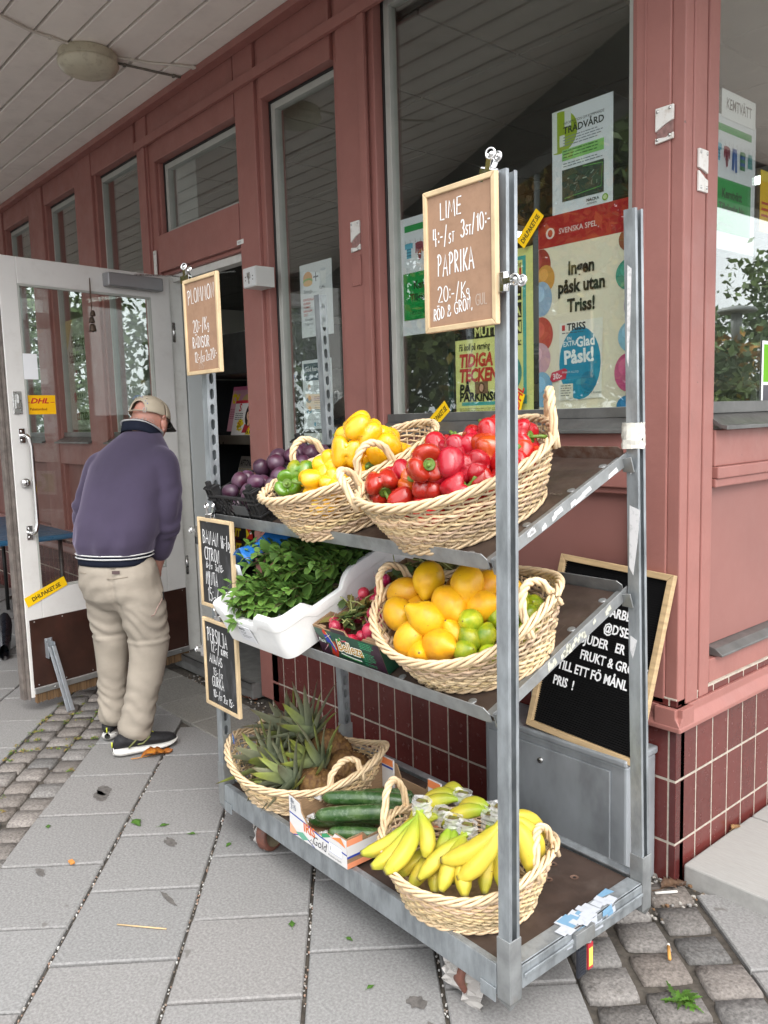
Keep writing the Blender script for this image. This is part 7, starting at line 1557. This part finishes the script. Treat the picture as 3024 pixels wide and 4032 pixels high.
F = Flat(.34, .30, '#d99fb0'); F.text('tv', .01, .19, .09, '#e9c713', .04, .9); F.rect(.0, .34, .275, .3, '#d7729a'); face(F, .19, .16, .07, '#d8b67c', top='#e3a9bd'); F.rect(.27, .33, .16, .27, '#46669c'); F.block(.01, .15, .08, 6, .012, '#a33a50'); mag(F, -3.60, .60, 1.375, 'pink television magazine with a blonde cover face, behind the slimming magazine')
F = Flat(.39, .225, '#e7e3e0'); F.rect(0, .39, .205, .225, '#c42f3c'); F.text('S', .05, .155, .05, '#c42f3c', .03, 1); face(F, .19, .135, .055, '#1d1412', top='#b02a35'); F.poly([(.06, .03)]+[(.095+.045*math.cos(a)*(1 if k % 2 else .75), .065+.045*math.sin(a)*(1 if k % 2 else .75)) for k, a in enumerate(np.linspace(0, 6.28, 21)[:-1])], '#ecd21c'); F.text('42', .068, .065, .026, '#b3262d', .02, .9); F.text('KRYSS', .06, .048, .014, '#1e1e1e', .02); F.ell(.30, .0, .13, .09, '#ecd21c') if False else F.poly([(.17, .002), (.385, .002), (.385, .095), (.30, .1), (.22, .075)], '#ecd21c'); F.text('Bli av med', .215, .065, .02, '#1d1d1d', .03, .9); F.text('FETTET', .205, .036, .024, '#c9252b', .04, .95); F.text('PÅ MAGEN', .175, .006, .024, '#1d1d1d', .035, .9); F.block(.02, .14, .1, 4, .012, '#3a3a3a'); F.rect(.30, .37, .11, .16, '#c8b79d')
mag(F, -3.42, .525, 1.353, 'white and yellow slimming magazine with a dark-haired cover face at the front of the rack')
F = Flat(.33, .30, '#c9c2bb'); F.rect(0, .33, .27, .3, '#3f76c4'); F.rect(.06, .2, .25, .275, '#d77f2e'); F.text('STAR', .02, .19, .055, '#e9e9e9', .03, 1); F.ell(.12, .21, .03, .03, '#f1cf1f'); face(F, .22, .17, .05, '#171110', top='#5b3038'); face(F, .28, .23, .04, '#2a1a14'); F.rect(0, .33, 0, .09, '#8a837c'); mag(F, -3.24, .62, 1.42, 'gossip magazine with a star on its blue and orange top behind the others')
F = Flat(.26, .27, '#1b1a1a'); F.rect(0, .26, .25, .27, '#b83330'); F.text('H', .03, .17, .06, '#e6e6e6', .04, .8); F.block(.04, .16, .15, 4, .015, '#d9d04a'); F.block(.05, .08, .15, 2, .016, '#e3e3e3', seed=8); F.rect(.03, .26, .0, .05, '#9b2226'); F.text('S', .05, .008, .045, '#efefef', .04); mag(F, -3.045, .53, 1.355, 'black magazine with white headlines at the right end of the rack')
F = Flat(.40, .27, '#a7a39b'); F.rect(0, .40, .19, .27, '#7b7670'); F.text('AFTONBLADET', .01, .205, .042, '#191919', .03, .8, maxw=.25); F.rect(.27, .39, .19, .265, '#4c3a34'); F.ell(.31, .225, .025, .03, '#8a6250'); F.ell(.355, .225, .025, .03, '#80584a'); F.block(.01, .185, .22, 2, .016, '#8f7d24'); F.block(.25, .18, .14, 4, .014, '#2c2c2c', seed=5); F.block(.01, .145, .22, 4, .012, '#5a5a55', seed=7); F.rect(.0, .16, .02, .09, '#6d5a4c'); F.text('KOST-', .2, .06, .035, '#141414', .04, .9); F.rect(.19, .36, .0, .05, '#a89a1e'); F.text('RÅD', .2, .01, .035, '#141414', .04, .9)
mag(F, -3.50, .56, .955, 'grey newspaper with a black masthead on the middle shelf of the rack', -18, 'newspaper')
for k in range(4):
    F = Flat(.17, .24, ['#b3474f', '#8d2f35', '#c9b23a', '#7a2b2b'][k]); F.rect(.0, .17, .12, .16, '#1b1b1b'); F.rect(.02, .15, .05, .1, '#e6c21f'); mag(F, -3.08+.14*k, .58+.02*k, .95, ['pink-spined magazine beside the newspaper', 'dark red magazine right of the newspaper', 'yellow magazine right of the newspaper', 'brown-red magazine at the far right of the middle shelf'][k])
m_dk = mat('dark_wood', (.05, .03, .025), .6)
for k in range(4):
    zz = .60+.095*(k // 2); xx = -3.42+.30*(k % 2); F = Flat(.28, .085, '#24211f'); F.poly([(.0, .0), (.04, .085), (.14, .085), (.10, .0)], '#5b1f1c'); F.text('IT', .06, .015, .05, '#d8c11c', .05, 1.1, shear=.2); F.rect(.20, .275, .01, .075, '#b3281f'); F.poly([(.20, .01), (.24, .04), (.20, .075)], '#d9bd1e'); F.ell(.255, .05, .010, .010, '#f4f2ec')
    F.build('carton', (xx, .484-.0, zz) if k < 2 else (xx, .484, zz), ['red and yellow display carton, lower left on the rack', 'red and yellow display carton, lower right on the rack', 'red and yellow display carton, upper left on the rack', 'red and yellow display carton, upper right on the rack'][k], 'carton')
# shop shelves seen dimly through the windows
def gondola(x0, x1, y, zt, label, seed):
    o = empty('shop_shelf', (x0, y, .075), label=label, cat='shelf'); rg = random.Random(seed); w = x1-x0; p = M(); p.box(0, w, .28, .32, 0, zt); p.box(0, .02, -.02, .28, 0, zt); p.box(w-.02, w, -.02, .28, 0, zt); p.build('frame', mat('grey_rack', (.16, .17, .17), .5), o)
    z = .12
    while z < zt-.2:
        p = M(); p.box(.02, w-.02, 0, .28, z, z+.012); p.box(.02, w-.02, -.012, 0, z-.012, z+.02, m=1); p.build('shelf_board', [MC['grey_rack'], mat('price_strip', (.32, .32, .31), .5)], o)
        p = M(); x = .03
        while x < w-.1:
            ww = rg.uniform(.05, .13); hh = rg.uniform(.12, .25); c = rg.choice([(.25, .03, .02), (.30, .20, .02), (.04, .12, .05), (.03, .06, .18), (.28, .26, .22), (.06, .05, .05), (.16, .08, .03)])
            if rg.random() < .85: p.box(x, x+ww-.006, .02, .2, z+.0125, z+.012+hh, col=c)
            x += ww
        tag(p.build('packages', mat('package_print', (1, 1, 1), .5, usecol=True), o), kind='stuff')
        z += .36
gondola(-2.2, -.5, 1.5, 1.45, 'low grey shop shelf of packages behind the large window', 1); gondola(-3.4, -2.3, 2.6, 1.75, 'grey shop shelf of packages seen through the narrow window', 2); gondola(-5.6, -4.2, 1.8, 1.6, 'grey shop shelf behind the left windows', 3)
wr = M()
for k in range(4): wr.tube([(-1.26+.30*k, .35, .075), (-1.26+.30*k, .35, 1.72)], .012, 8)
for z in (.6, 1.05, 1.45, 1.70): wr.tube([(-1.26, .35, z), (-.36, .35, z)], .006, 6); wr.tube([(-1.26, .62, z), (-.36, .62, z)], .006, 6); [wr.tube([(-1.26+.06*q, .35, z), (-1.26+.06*q, .62, z)], .0025, 4) for q in range(16)]
tag(wr.build('wire_rack', mat('green_wire', (.10, .17, .15), .4, metal=.5)), 'thin wire rack standing just behind the large window', 'rack')
bm = M(); bm.lathe([(0, 0), (.032, 0), (.034, .01), (.034, .12), (.026, .15), (.013, .17), (.013, .20), (.015, .20), (.015, .22), (0, .22)], 16)
bot = bm.build('bottle', mat('dark_bottle', (.10, .10, .045), .25, rand=.5))
lm = M(); lm.lathe([(.0346, .03), (.0346, .10)], 16); lm.build('bottle_label', mat('bottle_label_print', (.35, .30, .12), .6), bot)
for k in range(9):
    o = bot if k == 0 else copy_tree(bot); o.location = (-1.22+.095*k, .46+.05*(k % 2), 1.457); tag(o, 'dark bottle in the row on the wire rack behind the large window', 'bottle', 'bottles behind the window')
# ================================================================ left background beyond the door
pl_ = empty('closed_parasol', (-4.62, -.42, 0), label='closed green parasol with a black foot, seen through the door glass', cat='parasol')
p = M(); G = []
for i in range(14):
    t = i/13; r = .070*(1-t)**.45*(.75+.25*min(1, t*4))+.006; G.append([(r*(1+.10*math.sin(5*a+t*2))*math.cos(a), r*(1+.10*math.sin(5*a+t*2))*math.sin(a), .42+1.62*t) for a in np.linspace(0, 2*np.pi, 41)[:-1]])
p.surf(G, cv=True); p.build('canopy', mat('green_canvas', (.06, .16, .085), .7, var=.15, vs=6), pl_); p = M(); p.tube([(0, 0, 0), (0, 0, .42)], .064, 20); p.build('foot', mat('black_foot', (.012, .012, .013), .6), pl_)
tb = empty('table', (-4.75, -.55, 0), label='blue table top beyond the open door', cat='table'); p = M(); p.box(-.95, .55, -.33, .33, .70, .735); p.build('top', mat('blue_top', (.02, .10, .20), .35), tb, bev=.01)
for x, y in ((-.85, -.25), (-.85, .25), (.45, .25), (.45, -.25)): p = M(); p.tube([(x, y, 0), (x, y, .70)], .015, 8); p.build('leg', m_blk, tb)
bg_ = M(); G = []
for i in range(12): 
    t = i/11; r = .11*math.sin(math.pi*min(1, t*.9+.1))**.6; G.append([(-4.35+r*math.cos(a)*(1+.2*mnoise.noise(Vector((a, t*4, 2)))), -.30+r*.8*math.sin(a), .42*t*1.02) for a in np.linspace(0, 6.28, 17)[:-1]])
bg_.surf(G, cv=True); tag(bg_.build('sack', mat('black_sack', (.01, .01, .011), .4, bump=.5, bs=30)), 'black sack standing at the foot of the green pillar', 'sack')
bt_ = M(); G = []
for i in range(14):
    t = i/13; G.append([(-4.40+.30*t, -.66-.10*t+.045*math.cos(a)*(1-.3*t), .05+.05*math.sin(a)*(1+.8*(1-t))+.10*(1-t)**2) for a in np.linspace(0, 6.28, 13)[:-1]])
bt_.surf(G, cv=True); tag(bt_.build('boot', mat('black_boot', (.012, .012, .016), .3, bump=.2, bs=20)), 'shiny black boot lying on the paving left of the door', 'boot')
# ================================================================ small litter on the paving
def dryleaf(name, loc, s, rz, cols, label, seed, lobes=4, curl=.012):
    rg = random.Random(seed); m = M(); n = 28; C = []; V = []
    for i in range(n+1):
        t = i/n; w = .030*math.sin(math.pi*t**.8)**.7*(1+.35*math.sin(t*lobes*6.28)*(.3 < t < .97)); mid = np.array([t*.115, 0, .004+curl*math.sin(t*5)*.6])
        for q in (-1, -.5, 0, .5, 1): V.append(mid+np.array([.008*abs(q), q*w, curl*abs(q)*(1.0+.6*mnoise.noise(Vector((t*5, q, seed))))])); k = .5+.5*mnoise.noise(Vector((t*9, q*3, seed))); cc = np.array(cols[0])*(1-abs(q)*.8)+np.array(cols[1])*abs(q)*.8; C.append(cc*(.6+.7*k))
    m.add(V, [(5*i+j, 5*i+j+1, 5*i+j+6, 5*i+j+5) for i in range(n) for j in range(4)], smooth=True, col=np.array(C)); m.tube([(-.035, 0, .006), (0, 0, .004), (.1, 0, .006)], [.002, .0016, .0006], 5, col=cols[0])
    o = m.build(name, mat('dry_leaf', (1, 1, 1), .6, usecol=True, var=.3, vs=60)); o.location = loc; o.rotation_euler = (0, 0, rz); o.scale = (s, s, s)
    o.modifiers.new('s', 'SOLIDIFY').thickness = .0006; return tag(o, label, 'leaf')
dryleaf('autumn_leaf', (-2.06, -.79, .002), 1.15, 1.35, [(.55, .22, .02), (.28, .055, .01)], 'big orange oak leaf lying beside the man\'s right shoe', 3)
dryleaf('autumn_leaf', (-.01, -.065, .0), .8, 1.2, [(.12, .07, .04), (.10, .055, .035)], 'withered brown leaf in the corner by the steel cabinet', 5)
dryleaf('autumn_leaf', (-2.42, -.05, .0), .7, .3, [(.20, .05, .02), (.14, .035, .015)], 'small red-brown leaf by the left end of the tiles', 6)
dryleaf('autumn_leaf', (.015, .33, .056), .4, 1.5, [(.3, .18, .08), (.3, .16, .06)], 'small tan leaf at the foot of the side wall tiles', 8)
gl_ = [((-1.55, -1.05), .5), ((-1.44, -1.0), .3), ((-.62, -.985), .28), ((-1.30, -.93), .25), ((-1.16, -.87), .25), ((-.48, -.9), .2), ((-.28, -.99), .2), ((-1.71, -1.3), .25), ((.03, -.92), .22)]
for k, ((x, y), s) in enumerate(gl_): dryleaf('green_leaf', (x, y, .001), s, k*1.3, [(.07, .17, .02), (.05, .13, .015)], 'small fallen green leaf on the paving slabs', k+20, 1, .008)['group'] = 'small green leaves on the paving'
st2 = M(); st2.tube([(-.98, -1.35, .004), (-.86, -1.255, .005)], .0022, 6); tag(st2.build('straw', mat('dry_straw', (.5, .36, .2), .7)), 'dry straw lying across a slab joint in the foreground', 'straw')
bu = M(); bu.tube([(.155, -.30, .012), (.185, -.345, .012)], .0045, 10, col=(.5, .25, .06)); bu.tube([(.150, -.292, .012), (.155, -.30, .012)], .0044, 10, col=(.6, .58, .54)); tag(bu.build('cigarette_butt', mat('butt', (1, 1, 1), .8, usecol=True)), 'tan cigarette butt between the granite setts', 'cigarette butt')
ck = M(); ck.tube([(-.005, -.10, .008), (.035, -.045, .008)], .004, 10); tag(ck.build('cigarette_stub', mat('white_butt', (.6, .58, .55), .8)), 'white paper stub lying against the steel cabinet foot', 'cigarette butt')
chp = M(); chp.box(-1.43, -1.405, -1.33, -1.315, .0, .008); o = chp.build('wood_chip', mat('orange_chip', (.55, .22, .05), .7), bev=.002); tag(o, 'small orange chip of wood on a slab joint at the left', 'wood chip')
wd = empty('weed', (.285, -.44, .0), label='small bright green weed growing between the setts at the right', cat='weed'); lf = M(); rg = random.Random(12)
for k in range(34):
    a = rg.uniform(0, 6.28); d = np.array([math.cos(a), math.sin(a), rg.uniform(.05, 1.0)]); leafblade(lf, np.array([rg.uniform(-.02, .02), rg.uniform(-.02, .02), .0]), d, np.array([0, 0, 1]), rg.uniform(.022, .052), rg.uniform(.004, .0075), np.array((.07, .16, .02))*rg.uniform(.5, 1.3), 7, .2, -.9, .45)
lf.build('leaves', m_mint, wd)
# dark stains where slabs are wet: thin patches of damp dirt with ragged outlines
sn = M(); rg = random.Random(44)
for (x, y, r, e) in ((-1.87, -1.03, .045, .6), (-1.83, -1.06, .05, .5), (-1.31, -1.02, .035, .5), (-1.13, -.80, .02, .5), (-1.0, -1.18, .05, .16), (-.16, -.93, .03, .7), (-1.43, -1.42, .03, .4), (-.05, -.96, .035, .6)):
    n = 36; P = [(x+r*(1+.55*mnoise.noise(Vector((math.cos(a)*2, math.sin(a)*2, x*9))))*math.cos(a), y+r*e*(1+.55*mnoise.noise(Vector((math.cos(a)*2+7, math.sin(a)*2, x*9))))*math.sin(a), .0022) for a in np.linspace(0, 6.28, n+1)[:-1]]; sn.add(P, [tuple(range(n))])
tag(sn.build('stains', mat('damp_stain', (.125, .115, .108), .8, var=.4, vs=60)), kind='stuff')
# ================================================================ what the windows mirror: trees, lamps, a far row of bushes
m_bark = mat('bark', (.09, .07, .055), .9, bump=.5, bs=20)
m_tl_ = mat('tree_leaf', (1, 1, 1), .6, usecol=True)
_b = m_tl_.node_tree.nodes['Principled BSDF']; _b.inputs['Transmission Weight'].default_value = 0; _b.inputs['Subsurface Weight'].default_value = 0
def tree(x, y, H, R, n, cols, label, seed, trunk=.14, low=.3):
    rg = np.random.default_rng(seed); o = empty('tree', (x, y, 0), label=label, cat='tree', group='trees behind the camera mirrored in the windows'); t = M(); t.tube([(0, 0, 0), (.1, .05, H*.3), (.0, .1, H*.6), (.05, 0, H*.9)], [trunk, trunk*.8, trunk*.5, .03], 10)
    cl = [(rg.normal(0, R*.45), rg.normal(0, R*.45), H*rg.uniform(low+.05, .97)) for _ in range(26)]
    for c in cl[:14]: t.tube([(.02, .06, max(H*.2, c[2]-H*.22)), ((c[0])*.5, c[1]*.5, c[2]-H*.08), c], [trunk*.35, trunk*.2, .012], 6)
    t.build('trunk', m_bark, o)
    k = rg.integers(0, len(cl), n); c = np.array(cl)[k]; p = c+rg.normal(0, 1, (n, 3))*np.array([R*.27, R*.27, H*.065]); d = rg.normal(0, 1, (n, 3)); d /= np.linalg.norm(d, axis=1)[:, None]; e = np.cross(d, rg.normal(0, 1, (n, 3))); e /= np.linalg.norm(e, axis=1)[:, None]; s = rg.uniform(.07, .16, n)[:, None]
    V = np.stack([p-d*s, p+e*s*.55, p+d*s, p-e*s*.55], 1).reshape(-1, 3); m = M(); tone = (np.array(cols)[k % len(cols)]*rg.uniform(.6, 1.3, (n, 1))).repeat(4, 0)
    m.add(V, [(4*i, 4*i+1, 4*i+2, 4*i+3) for i in range(n)], col=tone); m.build('crown', m_tl_, o)
G1 = [(.07, .12, .03), (.10, .15, .04), (.06, .10, .03)]; G2 = [(.10, .14, .03), (.27, .20, .03), (.32, .16, .02)]
tree(-14.0, -10.5, 6.4, 2.6, 9000, G1, 'dark green leafy tree mirrored on the left of the large window', 1, .14, .12); tree(-9.6, -11, 8.6, 2.5, 9000, G2, 'yellowing tree mirrored in the middle of the large window', 2, .14, .15); tree(-6.2, -9.5, 8.0, 1.9, 8000, G2+G1, 'turning tree mirrored at the upper right of the large window', 3, .12, .12); tree(-19.5, -9, 7.2, 3, 8000, G1, 'tall green tree mirrored in the narrow window', 4, .14, .12); tree(-27, -7.5, 6.6, 3, 7000, G1, 'green tree mirrored in the far left windows', 5, .14, .1)
tree(-12.2, -15, 7.5, 3.2, 7000, G1, 'green tree standing further back behind the yellowing one', 6, .14, .1); tree(-8, -16, 4.2, 3.4, 6000, G1, 'low broad tree far back, mirrored near the foot of the large window', 11, .12, .04); tree(-16.5, -14, 4.4, 3.4, 6000, G1, 'low broad dark tree far back on the left of the mirrored row', 12, .12, .04)
tree(9, 15.5, 3.1, 2.2, 7000, G1+G2, 'bushy tree with orange patches mirrored low in the side window', 7, .1, .04); tree(11, 20, 4.0, 2.4, 6000, G1+G2, 'green bushy tree mirrored in the side window', 8, .1, .04); tree(9.5, 22.5, 5.4, 1.6, 3000, G1, 'thin tall tree mirrored at the edge of the side window', 9, .08, .1)
def lamp_post(x, y, H, label):
    o = empty('street_lamp', (x, y, 0), label=label, cat='street lamp', group='street lamps mirrored in the windows'); p = M(); p.tube([(0, 0, 0), (0, 0, H-.75)], [.06, .045], 12); p.build('pole', mat('grey_pole', (.20, .21, .20), .5, metal=.3), o); p = M(); p.lathe([(.05, H-.8), (.11, H-.78), (.115, H-.55), (.13, H-.5), (.13, H-.12), (.0, H-.1)], 16); p.build('lantern', MC['grey_pole'], o); p = M(); p.lathe([(.0, H-.1), (.42, H-.10), (.46, H-.06), (.40, H), (.12, H+.06), (0, H+.07)], 20); p.build('shade', MC['grey_pole'], o)
lamp_post(-7.05, -8, 5.85, 'grey street lamp with a wide shade mirrored in the large window'); lamp_post(8.16, 17.2, 3.75, 'slim pale street lamp mirrored in the side window')
